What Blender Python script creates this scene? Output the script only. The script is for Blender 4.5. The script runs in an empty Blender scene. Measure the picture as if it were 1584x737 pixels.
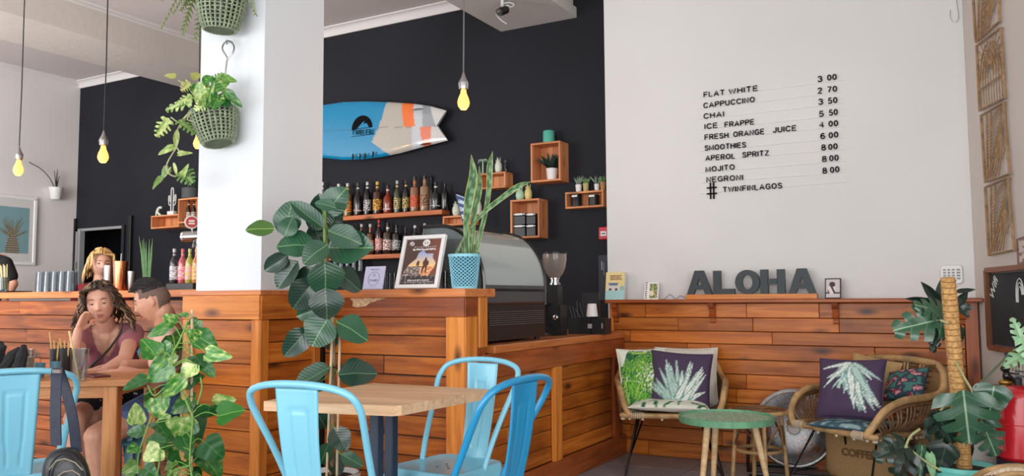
import bpy, bmesh, math, random
from math import sin, cos, pi, sqrt, atan2, radians
from mathutils import Vector, Matrix, noise

# ------------------------------------------------------------------ camera
FPX = 1277.5
YAW, PITCH, ROLL, HC = radians(29.03), radians(4.19), radians(-0.36), 1.12
CF = Vector((-sin(YAW)*cos(PITCH), cos(YAW)*cos(PITCH), sin(PITCH)))
_R0 = Vector((cos(YAW), sin(YAW), 0)); _U0 = _R0.cross(CF)
CR = _R0*cos(ROLL) + _U0*sin(ROLL); CU = _U0*cos(ROLL) - _R0*sin(ROLL)
CC = Vector((0, 0, HC))
SC = bpy.context.scene
COL = SC.collection
cam = bpy.data.cameras.new('camera'); camo = bpy.data.objects.new('camera', cam); COL.objects.link(camo)
cam.sensor_width = 36; cam.lens = 36*FPX/1584; cam.clip_start = .05
m3 = Matrix((CR, CU, -CF)).transposed()
camo.matrix_world = Matrix.Translation(CC) @ m3.to_4x4()
SC.camera = camo

# ------------------------------------------------------------------ world, light, exposure
w = bpy.data.worlds.new('world'); SC.world = w; w.use_nodes = True
w.node_tree.nodes['Background'].inputs[0].default_value = (.86, .93, 1, 1)
w.node_tree.nodes['Background'].inputs[1].default_value = 1.25
def area(name, loc, target, sx, sy, power, col=(1, 1, 1)):
    l = bpy.data.lights.new(name, 'AREA'); l.shape = 'RECTANGLE'; l.size = sx; l.size_y = sy; l.energy = power; l.color = col
    o = bpy.data.objects.new(name, l); COL.objects.link(o); o.location = loc
    o.rotation_euler = (Vector(target)-Vector(loc)).to_track_quat('-Z', 'Y').to_euler()
    return o
area('shopfront_daylight', (-2.2, -3.0, 1.5), (-2.2, 5, 3.0), 8.5, 2.6, 250, (1, .98, .96))
area('side_window_daylight', (2.2, .6, 1.8), (-2.4, 4.6, 1.3), 2.6, 2.2, 60, (1, .96, .92))
area('left_wall_fill', (-6.7, .3, 1.7), (-9.3, 4.4, 2.5), 2.4, 2.0, 175, (.98, .99, 1))  # added fill light inside the room, brightens the left wall
SC.view_settings.view_transform = 'Standard'; SC.view_settings.look = 'None'
SC.view_settings.exposure = 0.08; SC.view_settings.gamma = 1

# ------------------------------------------------------------------ helpers
def ray(x, y): return CR*((x-792)/FPX) - CU*((y-368.5)/FPX) + CF
def onp(ax, v, x, y):
    d = ray(x, y); t = (v-CC[ax])/d[ax]; return CC + d*t
def onX(v, x, y): return onp(0, v, x, y)
def onY(v, x, y): return onp(1, v, x, y)
def onZ(v, x, y): return onp(2, v, x, y)
def at(x, y, dep): return CC + ray(x, y)*dep
def lin(c): return c/12.92 if c <= .04045 else ((c+.055)/1.055)**2.4
def rgb(r, g, b): return (lin(r/255), lin(g/255), lin(b/255), 1)
V = Vector
PW = {}
def wmat(o):
    return PW.get(o.name, Matrix.Identity(4)) if o else Matrix.Identity(4)
def meta(o, label=None, cat=None, group=None, kind=None, category=None):
    cat = cat or category
    if label: o['label'] = label
    if cat: o['category'] = cat
    if group: o['group'] = group
    if kind: o['kind'] = kind
    return o
def thing(name, loc, rz=0, label=None, cat=None, group=None, kind=None, M=None):
    o = bpy.data.objects.new(name, None); COL.objects.link(o); o.empty_display_size = .05
    M = M if M is not None else Matrix.Translation(V(loc)) @ Matrix.Rotation(rz, 4, 'Z')
    o.matrix_basis = M; PW[o.name] = M.copy()
    return meta(o, label, cat, group, kind)
def link(name, me, mat, parent=None, M=None, **kw):
    """M: matrix of the object in the space of its parent (world if none)"""
    o = bpy.data.objects.new(name, me); COL.objects.link(o)
    if M is None: M = Matrix.Identity(4)
    o.parent = parent; o.matrix_basis = M; PW[o.name] = wmat(parent) @ M
    if mat is not None and len(me.materials) == 0: me.materials.append(mat)
    return meta(o, **kw)
def linkW(name, me, mat, parent, MW, **kw):
    return link(name, me, mat, parent, wmat(parent).inverted() @ MW, **kw)
def copy_tree(o, parent=None, M=None, label=None):
    c = o.copy(); COL.objects.link(c); c.parent = parent
    if M is not None: c.matrix_basis = M
    PW[c.name] = (wmat(parent) @ c.matrix_basis) if parent else c.matrix_basis.copy()
    if label: c['label'] = label
    for ch in list(o.children): copy_tree(ch, c)
    return c
def T(x, y=None, z=None):
    return Matrix.Translation(V((x, y, z)) if y is not None else V(x))
def RZ(a): return Matrix.Rotation(a, 4, 'Z')
def RX(a): return Matrix.Rotation(a, 4, 'X')
def RY(a): return Matrix.Rotation(a, 4, 'Y')
def S3(x, y, z): return Matrix.Diagonal((x, y, z, 1))
def frame(o, x, y):
    """matrix with origin o, local X along x, local Y near y"""
    x = V(x).normalized(); z = x.cross(V(y)).normalized(); y = z.cross(x)
    return Matrix.Translation(V(o)) @ Matrix((x, y, z)).transposed().to_4x4()

class MB:
    def __init__(s): s.v = []; s.f = []; s.c = None; s.fm = {}; s.cur = 0
    def add(s, vs, fs, M=None):
        b = len(s.v)
        s.v += [tuple(M @ V(p)) if M is not None else tuple(p) for p in vs]
        for f in fs:
            if s.cur: s.fm[len(s.f)] = s.cur
            s.f.append(tuple(i+b for i in f))
        return s
    def box(s, x0, x1, y0, y1, z0, z1, M=None):
        return s.add([(x0, y0, z0), (x1, y0, z0), (x1, y1, z0), (x0, y1, z0), (x0, y0, z1), (x1, y0, z1), (x1, y1, z1), (x0, y1, z1)],
                     [(0, 3, 2, 1), (4, 5, 6, 7), (0, 1, 5, 4), (1, 2, 6, 5), (2, 3, 7, 6), (3, 0, 4, 7)], M)
    def lathe(s, prof, n=20, M=None, cap=True):
        vs = []; fs = []
        for r, z in prof:
            for k in range(n): a = 2*pi*k/n; vs.append((r*cos(a), r*sin(a), z))
        for i in range(len(prof)-1):
            for k in range(n):
                k2 = (k+1) % n; fs.append((i*n+k, i*n+k2, (i+1)*n+k2, (i+1)*n+k))
        if cap:
            if prof[0][0] > 1e-5: fs.append(tuple(range(n-1, -1, -1)))
            if prof[-1][0] > 1e-5: fs.append(tuple((len(prof)-1)*n+k for k in range(n)))
        return s.add(vs, fs, M)
    def tube(s, pts, r, n=8, M=None, closed=False, cap=True, flat=1):
        pts = [V(p) for p in pts]; m = len(pts)
        rs = r if isinstance(r, (list, tuple)) else [r]*m
        vs = []; fs = []; up = None
        for i, p in enumerate(pts):
            if closed: t = pts[(i+1) % m]-pts[i-1]
            else: t = pts[min(i+1, m-1)]-pts[max(i-1, 0)]
            if t.length < 1e-9: t = V((0, 0, 1))
            t.normalize()
            if up is None:
                up = t.orthogonal().normalized()
                if abs(t.z) < .9: up = (V((0, 0, 1))-t*t.z).normalized()
            else:
                up = up-t*up.dot(t)
                up = up.normalized() if up.length > 1e-6 else t.orthogonal().normalized()
            b = t.cross(up)
            for k in range(n):
                a = 2*pi*k/n; vs.append(p+(up*cos(a)*flat+b*sin(a))*rs[i])
        for i in range(m if closed else m-1):
            j = (i+1) % m
            for k in range(n):
                k2 = (k+1) % n; fs.append((i*n+k, i*n+k2, j*n+k2, j*n+k))
        if cap and not closed:
            fs.append(tuple(range(n-1, -1, -1))); fs.append(tuple((m-1)*n+k for k in range(n)))
        return s.add(vs, fs, M)
    def prism(s, poly, z0, z1, M=None):
        n = len(poly); vs = [(x, y, z0) for x, y in poly]+[(x, y, z1) for x, y in poly]
        fs = [tuple(range(n-1, -1, -1)), tuple(range(n, 2*n))]+[(i, (i+1) % n, n+(i+1) % n, n+i) for i in range(n)]
        return s.add(vs, fs, M)
    def ball(s, c, r, nu=12, nv=8, M=None):
        rx, ry, rz = r if isinstance(r, (tuple, list)) else (r, r, r)
        vs = [(c[0], c[1], c[2]-rz)]; fs = []
        for j in range(1, nv):
            t = -pi/2+pi*j/nv
            for k in range(nu): a = 2*pi*k/nu; vs.append((c[0]+rx*cos(t)*cos(a), c[1]+ry*cos(t)*sin(a), c[2]+rz*sin(t)))
        vs.append((c[0], c[1], c[2]+rz))
        for k in range(nu):
            k2 = (k+1) % nu; fs.append((0, 1+k2, 1+k))
            for j in range(nv-2): fs.append((1+j*nu+k, 1+j*nu+k2, 1+(j+1)*nu+k2, 1+(j+1)*nu+k))
            fs.append((1+(nv-2)*nu+k, 1+(nv-2)*nu+k2, len(vs)-1))
        return s.add(vs, fs, M)
    def grid(s, fn, nu, nv, M=None):
        vs = [fn(i/nu, j/nv) for j in range(nv+1) for i in range(nu+1)]
        fs = [(j*(nu+1)+i, j*(nu+1)+i+1, (j+1)*(nu+1)+i+1, (j+1)*(nu+1)+i) for j in range(nv) for i in range(nu)]
        return s.add(vs, fs, M)
    def mesh(s, name, smooth=True, colors=None, mats=None, angle=40):
        me = bpy.data.meshes.new(name); me.from_pydata(s.v, [], s.f)
        if mats:
            for m in mats: me.materials.append(m)
            for i, k in s.fm.items(): me.polygons[i].material_index = k
        if smooth:
            me.polygons.foreach_set('use_smooth', [True]*len(me.polygons))
            try: me.set_sharp_from_angle(angle=radians(angle))
            except Exception: pass
        if colors:
            ca = me.color_attributes.new('Col', 'FLOAT_COLOR', 'POINT')
            ca.data.foreach_set('color', [x for c in colors for x in c])
        me.update(); return me
    def build(s, name, mat, parent=None, M=None, **kw):
        sm = kw.pop('smooth', True); cl = kw.pop('colors', None); mats = kw.pop('mats', None)
        return link(name, s.mesh(name, sm, cl, mats), None if mats else mat, parent, M, **kw)
def tagm(o, label, cat, group=None): return meta(o, label, cat, group)
def recalc(me):
    bm = bmesh.new(); bm.from_mesh(me); bmesh.ops.recalc_face_normals(bm, faces=bm.faces); bm.to_mesh(me); bm.free()

_bc = {}
def bbox_mesh(lx, ly, lz, b=.002):
    key = (round(lx, 3), round(ly, 3), round(lz, 3), b)
    if key in _bc: return _bc[key]
    bm = bmesh.new(); bmesh.ops.create_cube(bm, size=1)
    bmesh.ops.scale(bm, vec=(lx, ly, lz), verts=bm.verts)
    if b > 0: bmesh.ops.bevel(bm, geom=bm.edges[:], offset=min(b, min(lx, ly, lz)*.3), segments=1, affect='EDGES')
    me = bpy.data.meshes.new('board'); bm.to_mesh(me); bm.free(); _bc[key] = me
    return me
_bm = {}
def board(name, parent, c, size, mat, MR=None, b=.002, **kw):
    """beveled board centred at world c; local X is the grain"""
    key = (round(size[0], 3), round(size[1], 3), round(size[2], 3), b, mat.name)
    if key not in _bm:
        me = bbox_mesh(*size, b).copy(); me.materials.append(mat); _bm[key] = me
    return linkW(name, _bm[key], None, parent, T(c) @ (MR if MR is not None else Matrix.Identity(4)), **kw)
def text_mesh(body, size, extrude=.001, offset=0.0, align='LEFT', shear=0, spacing=1.0):
    c = bpy.data.curves.new('t', 'FONT'); c.body = body; c.size = size; c.extrude = extrude; c.offset = offset
    c.align_x = align; c.shear = shear; c.space_character = spacing; c.resolution_u = 3
    o = bpy.data.objects.new('t', c); COL.objects.link(o)
    dg = bpy.context.evaluated_depsgraph_get(); dg.update()
    me = bpy.data.meshes.new_from_object(o.evaluated_get(dg)); me.name = 'lettering'
    bpy.data.objects.remove(o); bpy.data.curves.remove(c)
    me.materials.clear()
    return me

# ------------------------------------------------------------------ materials
def nodes(name):
    m = bpy.data.materials.new(name); m.use_nodes = True; nt = m.node_tree
    return m, nt, nt.nodes['Principled BSDF']
def nd(nt, t, **kw):
    n = nt.nodes.new(t)
    for k, v in kw.items():
        if k.startswith('i_'): n.inputs[k[2:].replace('_', ' ')].default_value = v
        else: setattr(n, k, v)
    return n
def mixc(nt, fac, a, b, blend='MIX'):
    n = nt.nodes.new('ShaderNodeMix'); n.data_type = 'RGBA'; n.blend_type = blend
    for sock, val in ((n.inputs[0], fac), (n.inputs[6], a), (n.inputs[7], b)):
        if hasattr(val, 'links'): nt.links.new(val, sock)
        else: sock.default_value = val
    return n.outputs[2]
def ramp(nt, fac, stops, interp='LINEAR'):
    n = nt.nodes.new('ShaderNodeValToRGB'); cr = n.color_ramp; cr.interpolation = interp
    while len(cr.elements) > 1: cr.elements.remove(cr.elements[-1])
    cr.elements[0].position = stops[0][0]; cr.elements[0].color = stops[0][1]
    for p, c in stops[1:]:
        e = cr.elements.new(p); e.color = c
    nt.links.new(fac, n.inputs[0]); return n.outputs[0]
def plain(name, c, rough=.6, metal=0, spec=.5, nscale=0, namt=.0, bump=0, bscale=60, coat=0, sheen=0, sss=0):
    m, nt, b = nodes(name)
    b.inputs['Base Color'].default_value = c; b.inputs['Roughness'].default_value = rough
    b.inputs['Metallic'].default_value = metal; b.inputs['Specular IOR Level'].default_value = spec
    b.inputs['Coat Weight'].default_value = coat; b.inputs['Coat Roughness'].default_value = .12
    if sheen: b.inputs['Sheen Weight'].default_value = sheen
    if sss:
        b.inputs['Subsurface Weight'].default_value = sss; b.inputs['Subsurface Radius'].default_value = (.02, .008, .004)
        b.inputs['Subsurface Scale'].default_value = .6
    if nscale or bump: tc = nd(nt, 'ShaderNodeTexCoord')
    if nscale:
        n = nd(nt, 'ShaderNodeTexNoise', i_Scale=nscale, i_Detail=5.0); nt.links.new(tc.outputs['Object'], n.inputs['Vector'])
        k = tuple(max(0, x*(1-namt)) for x in c[:3])+(1,); k2 = tuple(min(1, x*(1+namt)) for x in c[:3])+(1,)
        nt.links.new(ramp(nt, n.outputs['Fac'], [(.3, k), (.7, k2)]), b.inputs['Base Color'])
    if bump:
        n = nd(nt, 'ShaderNodeTexNoise', i_Scale=bscale, i_Detail=4.0); nt.links.new(tc.outputs['Object'], n.inputs['Vector'])
        bp = nd(nt, 'ShaderNodeBump', i_Strength=bump, i_Distance=.01); nt.links.new(n.outputs['Fac'], bp.inputs['Height'])
        nt.links.new(bp.outputs[0], b.inputs['Normal'])
    return m
def wood(name, dark, mid, light, rough=.38, knots=True, scale=1, coat=.15, knotc=None, vary=.35, patchy=True):
    """grain runs along local X; every board gets its own piece of the pattern"""
    m, nt, b = nodes(name); L = nt.links.new
    tc = nd(nt, 'ShaderNodeTexCoord'); oi = nd(nt, 'ShaderNodeObjectInfo')
    off = nd(nt, 'ShaderNodeVectorMath', operation='SCALE'); off.inputs[0].default_value = (37, 19, 53); L(oi.outputs['Random'], off.inputs['Scale'])
    ad = nd(nt, 'ShaderNodeVectorMath', operation='ADD'); L(tc.outputs['Object'], ad.inputs[0]); L(off.outputs[0], ad.inputs[1])
    mp = nd(nt, 'ShaderNodeMapping'); mp.inputs['Scale'].default_value = (1.6*scale, 26*scale, 26*scale); L(ad.outputs[0], mp.inputs['Vector'])
    n1 = nd(nt, 'ShaderNodeTexNoise', i_Scale=1.0, i_Detail=6.0, i_Roughness=.6, i_Distortion=.8); L(mp.outputs[0], n1.inputs['Vector'])
    base = ramp(nt, n1.outputs['Fac'], [(.28, dark), (.5, mid), (.74, light)])
    # slow patches along the board
    mp2 = nd(nt, 'ShaderNodeMapping'); mp2.inputs['Scale'].default_value = (2.2*scale, 7*scale, 7*scale); L(ad.outputs[0], mp2.inputs['Vector'])
    n2 = nd(nt, 'ShaderNodeTexNoise', i_Scale=1.0, i_Detail=2.0); L(mp2.outputs[0], n2.inputs['Vector'])
    base = mixc(nt, ramp(nt, n2.outputs['Fac'], [(.50, (0, 0, 0, 1)), (.74, (.6, .6, .6, 1))]), base, tuple(x*.55 for x in dark[:3])+(1,)) if patchy else base
    hs = nd(nt, 'ShaderNodeHueSaturation'); L(base, hs.inputs['Color'])
    mr = nd(nt, 'ShaderNodeMapRange'); mr.inputs['To Min'].default_value = 1-vary; mr.inputs['To Max'].default_value = 1+vary*.8
    L(oi.outputs['Random'], mr.inputs['Value']); L(mr.outputs[0], hs.inputs['Value'])
    colo = hs.outputs[0]
    if knots:
        mp3 = nd(nt, 'ShaderNodeMapping'); mp3.inputs['Scale'].default_value = (2.6, 7, 7); L(ad.outputs[0], mp3.inputs['Vector'])
        vo = nd(nt, 'ShaderNodeTexVoronoi', i_Scale=1.0, i_Randomness=1.0); L(mp3.outputs[0], vo.inputs['Vector'])
        kf = ramp(nt, vo.outputs['Distance'], [(.05, (1, 1, 1, 1)), (.13, (.55, .55, .55, 1)), (.22, (0, 0, 0, 1))])
        colo = mixc(nt, kf, colo, knotc or tuple(x*.22 for x in dark[:3])+(1,))
    L(colo, b.inputs['Base Color']); b.inputs['Roughness'].default_value = rough
    b.inputs['Coat Weight'].default_value = coat*.5; b.inputs['Coat Roughness'].default_value = .3; b.inputs['Specular IOR Level'].default_value = .3
    bp = nd(nt, 'ShaderNodeBump', i_Strength=.25, i_Distance=.004); L(n1.outputs['Fac'], bp.inputs['Height']); L(bp.outputs[0], b.inputs['Normal'])
    return m
def vcol(name, rough=.6, coat=0, bump=0, bscale=200):
    m, nt, b = nodes(name); a = nd(nt, 'ShaderNodeAttribute', attribute_name='Col')
    nt.links.new(a.outputs['Color'], b.inputs['Base Color']); b.inputs['Roughness'].default_value = rough; b.inputs['Coat Weight'].default_value = coat
    if bump:
        tc = nd(nt, 'ShaderNodeTexCoord'); n = nd(nt, 'ShaderNodeTexNoise', i_Scale=bscale); nt.links.new(tc.outputs['Object'], n.inputs['Vector'])
        bp = nd(nt, 'ShaderNodeBump', i_Strength=bump, i_Distance=.004); nt.links.new(n.outputs['Fac'], bp.inputs['Height']); nt.links.new(bp.outputs[0], b.inputs['Normal'])
    return m
def glass(name, tint=(1, 1, 1, 1), rough=.02, alpha=.25, milky=False):
    """thin clear glass: mostly see-through with a glossy skin"""
    m, nt, b = nodes(name); L = nt.links.new
    if milky: b.inputs['Base Color'].default_value = tint; b.inputs['Roughness'].default_value = rough; b.inputs['Specular IOR Level'].default_value = .9; b.inputs['Coat Weight'].default_value = .6
    else:
        nt.nodes.remove(b); b = nd(nt, 'ShaderNodeBsdfGlossy'); b.inputs['Color'].default_value = tint; b.inputs['Roughness'].default_value = rough+.05
    tr = nd(nt, 'ShaderNodeBsdfTransparent'); tr.inputs[0].default_value = tint
    lw = nd(nt, 'ShaderNodeLayerWeight', i_Blend=.35)
    mr = nd(nt, 'ShaderNodeMapRange'); mr.inputs['To Min'].default_value = alpha; mr.inputs['To Max'].default_value = min(1, alpha+(.6 if milky else .22)); L(lw.outputs['Facing'], mr.inputs['Value'])
    mx = nd(nt, 'ShaderNodeMixShader'); L(mr.outputs[0], mx.inputs[0]); L(tr.outputs[0], mx.inputs[1]); L(b.outputs[0], mx.inputs[2])
    L(mx.outputs[0], nt.nodes['Material Output'].inputs[0]); return m
def emit(name, c, s):
    m, nt, b = nodes(name); b.inputs['Emission Color'].default_value = c; b.inputs['Emission Strength'].default_value = s
    b.inputs['Base Color'].default_value = c; return m

PINE = wood('varnished_pine', rgb(142, 70, 20), rgb(190, 104, 34), rgb(214, 132, 52), rough=.36, coat=.25, vary=.24)
PINE_L = wood('varnished_pine_light', rgb(172, 94, 34), rgb(208, 124, 48), rgb(228, 150, 70), rough=.36, coat=.25, vary=.14, patchy=False)
PINE_D = wood('varnished_pine_dark', rgb(116, 54, 22), rgb(160, 80, 34), rgb(184, 100, 46), rough=.34, coat=.3, vary=.12)
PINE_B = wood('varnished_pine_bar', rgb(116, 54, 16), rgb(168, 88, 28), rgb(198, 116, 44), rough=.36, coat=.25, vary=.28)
PINE_BD = wood('varnished_pine_shade', rgb(92, 42, 16), rgb(142, 72, 28), rgb(178, 100, 44), rough=.38, coat=.25, vary=.28)  # bar pine darkened, shading of the long bar put into the colour
CAPW = wood('counter_cap_wood', rgb(166, 90, 42), rgb(200, 118, 62), rgb(220, 142, 82), rough=.3, coat=.3, vary=.08, patchy=False)
SHELFW = wood('shelf_wood', rgb(146, 74, 38), rgb(184, 102, 58), rgb(206, 128, 80), rough=.45, coat=.1, vary=.15, patchy=False)
CRATEW = wood('crate_wood', rgb(170, 98, 58), rgb(214, 140, 92), rgb(232, 172, 122), rough=.5, coat=.05, vary=.18, patchy=False)
OAK = wood('table_wood', rgb(190, 146, 108), rgb(214, 176, 138), rgb(230, 198, 162), rough=.5, coat=.05, vary=.07, knots=False, patchy=False)
TABW = wood('bar_table_wood', rgb(150, 92, 50), rgb(186, 124, 74), rgb(206, 148, 94), rough=.45, coat=.1, vary=.1, patchy=False)
def paint(name, c, amt=.03, bump=.12):
    return plain(name, c, .85, nscale=1.3, namt=amt, bump=bump, bscale=14)
WHITE = paint('white_wall_paint', rgb(219, 217, 215))
WHITE_C = paint('pillar_paint', rgb(222, 226, 230))
WARMW = paint('right_wall_paint', rgb(206, 197, 190))
LEFTW = paint('left_wall_paint', rgb(226, 220, 217))
CEIL = paint('ceiling_paint', rgb(214, 205, 202))
BEAMW = paint('beam_paint', rgb(214, 207, 200), .05, .3)
BLACKW = plain('black_wall_paint', rgb(31, 32, 39), .7, spec=.25, nscale=1.1, namt=.22, bump=.15, bscale=10)
TILE = plain('grey_floor_tile', rgb(150, 150, 154), .35, nscale=3, namt=.12, bump=.05, bscale=30)
GROUT = plain('grout', rgb(80, 80, 82), .9)
BLK = plain('black_plastic', rgb(24, 24, 26), .4)
BLKM = plain('black_metal', rgb(28, 28, 30), .4, metal=.3)
BLKG = plain('black_gloss', rgb(16, 16, 18), .15, coat=.5)
WHT = plain('white_plastic', rgb(232, 230, 228), .45)
CHROME = plain('chrome', rgb(200, 200, 200), .18, metal=1)
STEEL = plain('brushed_steel', rgb(170, 168, 166), .32, metal=1)
COPPER = plain('copper', rgb(214, 138, 96), .2, metal=1)
BRASS = plain('brass', rgb(190, 150, 80), .3, metal=1)
VC = vcol('printed_surface', .55)
VCF = vcol('printed_fabric', .85, bump=.3, bscale=260)
VCG = vcol('glossy_painted_board', .16, coat=.6)
GLASS = glass('clear_glass', (.8, .82, .84, 1), .03, .03)
# ================================================================== STRUCTURE
YM, YB, XC, YF, YP, XP = 5.695, 6.05, -2.232, 3.525, 3.06, -3.163
ZT, ZL = 1.172, .872      # high bar top, low counter top
def struct(name, mb, mat, **kw):
    return mb.build(name, mat, kind='structure', **kw)
# floor with individual tiles
fl = struct('floor', MB().box(-10, 3.2, -3.2, 7.2, -.1, -.012), GROUT, label='grey tiled cafe floor')
ts = .62
tm = {}
for ix in range(-16, 5):
    for iy in range(-5, 10):
        x0, y0 = ix*ts+.21, iy*ts+.33
        if y0 > 5.3 or x0 > 2.2: continue
        board('floor_tile', fl, (x0+ts/2, y0+ts/2, -.006), (ts-.006, ts-.006, .012), TILE, b=.0015)
# walls
wb = MB(); wb.box(-9.5, -9.27, YB, YB+.15, 0, 3.8); wb.box(-9.27, -8.43, YB, YB+.15, 1.975, 3.8); wb.box(-8.43, -1.6, YB, YB+.15, 0, 3.8)
struct('wall_back', wb, BLACKW, label='matt black wall behind the bar')
struct('wall_corridor', MB().box(-9.6, -8.1, 7.6, 7.7, 0, 2.6).box(-9.6, -9.5, YB+.15, 7.6, 0, 2.6).box(-8.2, -8.1, YB+.15, 7.6, 0, 2.6).box(-9.6, -8.1, YB+.15, 7.7, 2.6, 2.7), BLACKW)
YW = 5.745
pe = onY(YW, 937.5, 250)
struct('wall_menu', MB().box(pe.x, .25, YW, YW+.55, 0, 3.8), WHITE, label='white plastered wall carrying the price list')
# splayed right wall
RA = radians(18); RD = V((sin(RA), -cos(RA), 0)); RN = V((-cos(RA), -sin(RA), 0)); RP = V((.02, YM+.05, 0))
MRW = Matrix.Translation(RP) @ Matrix((RD, V((0, 0, 1)), -RD.cross(V((0, 0, 1))) * -1)).transposed().to_4x4()
# local: x along the wall towards the camera, y up, z out of the wall (into room)
_z = RD.cross(V((0, 0, 1)))
if _z.dot(RN) < 0: _z = -_z
MRW = Matrix.Translation(RP) @ Matrix((RD, V((0, 0, 1)), _z)).transposed().to_4x4()
struct('wall_right', MB().box(-.2, 3.0, 0, 3.8, -.15, 0, MRW), WARMW, label='off-white side wall with rattan panels')
def onR(x, y, off=0):
    d = ray(x, y); p = RP+_z*off; t = (p-CC).dot(_z)/d.dot(_z); q = CC+d*t
    l = MRW.inverted() @ q; return V((l.x, l.y, off))
struct('wall_left', MB().box(-9.5, -9.3, -3.2, YB, 0, 3.8), LEFTW, label='pale grey plastered left wall')
struct('ceiling', MB().box(-10, 3.2, -3.2, 7.5, 3.76, 3.9), CEIL, label='taupe grey ceiling')
struct('trim_1', MB().box(-7.48, -6.73, -3.2, YB, 3.455, 3.76), BEAMW, label='white plastered ceiling beam')
# coving: stepped profile along walls
def cove(p0, p1, nrm, s=.08):
    n = V(nrm); mb = MB(); prof = [(0, -s*1.0), (.012, -s*1.0), (.02, -s*.75), (s*.35, -s*.4), (s*.7, -s*.15), (s*.95, -.012), (s*.95, 0), (0, 0)]
    vs = []
    for p in (V(p0), V(p1)):
        for a, b in prof: vs.append(p+n*a+V((0, 0, b)))
    k = len(prof); fs = [(i, (i+1) % k, k+(i+1) % k, k+i) for i in range(k)]+[tuple(range(k-1, -1, -1)), tuple(range(k, 2*k))]
    return mb.add(vs, fs)
COVE = paint('cove_paint', rgb(222, 218, 216), .02, .05)
cv = cove((-6.73, YB, 3.76), (-1.8, YB, 3.76), (0, -1, 0)); struct('trim_2', cv, COVE, label='white cove above the black wall')
cv = cove((-9.3, YB, 3.76), (-7.48, YB, 3.76), (0, -1, 0)); struct('trim_3', cv, COVE, label='white cove over the black wall left of the beam')
cv = cove((-6.73, -3, 3.76), (-6.73, YB, 3.76), (1, 0, 0), .05); struct('trim_4', cv, COVE, label='thin cornice along the beam')
cv = cove((-9.3, -3, 3.76), (-9.3, YB, 3.76), (1, 0, 0), .05); struct('trim_5', cv, COVE, label='cornice on the left wall')
# pillar
pl, pr_ = -3.655, XP-.012
struct('wall_pillar', MB().box(pl, pr_, YP+.012, YF-.005, 1.165, 3.76), WHITE_C, label='square white pillar rising from the wooden bar')
# hanging soffit slab
a, b_ = onY(YB, 775, 49), onY(YB, 892, 27)
sf = MB().box(a.x, b_.x, YB-2.2, YB-.0, 3.415, 3.50).box(a.x, b_.x-.03, YB-2.2, YB, 3.50, 3.76)
struct('trim_6', sf, paint('soffit_paint', rgb(214, 210, 206)), label='white boxed ceiling soffit over the counter')
# door frame in the black wall
d0, d1, dz = -9.27, -8.43, 1.975
dm = thing('door_1', (-8.85, YB, 0), label='open doorway in the black wall behind the bar', kind='structure')
linkW('door_frame', MB().box(d0-.11, d0-.0, YB-.03, YB+.1, 0, 2.1).box(d1+.0, d1+.05, YB-.02, YB+.1, 0, dz+.01).mesh('door_frame', False), BLK, dm, Matrix.Identity(4))
linkW('door_jamb', MB().box(d0, d0+.035, YB-.02, YB+.05, 0, dz).box(d0+.06, d0+.10, YB-.03, YB+.03, 0, dz-.01).box(d0, d1, YB-.02, YB+.02, dz-.03, dz).mesh('jamb', False), plain('grey_door_jamb', rgb(150, 150, 148), .5), dm, Matrix.Identity(4))
linkW('hinge', MB().box(d0+.03, d0+.07, YB-.045, YB-.02, 1.50, 1.58).mesh('hinge', False), STEEL, dm, Matrix.Identity(4))
board('door_post', dm, (-8.27, YB-.02, 1.04), (.05, .04, 2.08), BLK, b=.003)

# ------------------------------------------------------------------ wooden counters
RXG = Matrix.Identity(4)                      # grain along X
RYG = Matrix.Rotation(pi/2, 4, 'Z')           # grain along Y
RZG = Matrix.Rotation(-pi/2, 4, 'Y')          # grain along Z
random.seed(4)
def planks_y(parent, xa, xb, y, zlist, mat, th=.018, seams=2, face=-1):
    """rows of planks in the plane Y = y between xa and xb; zlist = joint heights from top to bottom"""
    for i in range(len(zlist)-1):
        z1, z0 = zlist[i], zlist[i+1]
        cuts = sorted([xa]+[xa+(xb-xa)*random.uniform((k+.2)/(seams+1), (k+1.2)/(seams+1)) for k in range(random.choice([seams-1, seams]) if seams else 0)]+[xb])
        for k in range(len(cuts)-1):
            l = cuts[k+1]-cuts[k]
            if l < .03: continue
            d = random.uniform(-.002, .002)
            board('plank', parent, ((cuts[k]+cuts[k+1])/2, y+face*(-th/2)+d, (z0+z1)/2), (l-.002, th, z1-z0-.004), mat, RXG, b=.003)
def planks_x(parent, ya, yb, x, zlist, mat, th=.018, seams=0):
    for i in range(len(zlist)-1):
        z1, z0 = zlist[i], zlist[i+1]
        cuts = sorted([ya]+[ya+(yb-ya)*random.uniform(.3, .7) for k in range(seams if random.random() < .5 else 0)]+[yb])
        for k in range(len(cuts)-1):
            l = cuts[k+1]-cuts[k]; d = random.uniform(-.002, .002)
            board('plank', parent, (x-th/2+d, (cuts[k]+cuts[k+1])/2, (z0+z1)/2), (l-.002, th, z1-z0-.004), mat, RYG, b=.003)
def zrows(top, bot, h):
    n = max(1, round((top-bot)/h)); z = [top]
    for i in range(1, n): z.append(top-(top-bot)*i/n+random.uniform(-.004, .004))
    return z+[bot]
DARKIN = plain('dark_carcass', rgb(46, 24, 12), .8)
# bar front, long run on the left
bar = thing('bar_counter', (-6.5, YF+.3, 0), label='long dark plank-fronted bar behind the seated couple', cat='bar counter')
linkW('carcass', MB().box(-9.29, -3.74, YF+.02, YF+.38, 0, 1.125).mesh('c', False), DARKIN, bar, Matrix.Identity(4))
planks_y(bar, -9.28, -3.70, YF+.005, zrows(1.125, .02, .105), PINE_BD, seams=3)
board('counter_cap', bar, ((-9.29-3.70)/2, YF+.19, 1.165), (9.29-3.70, .45, .045), CAPW)
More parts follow.
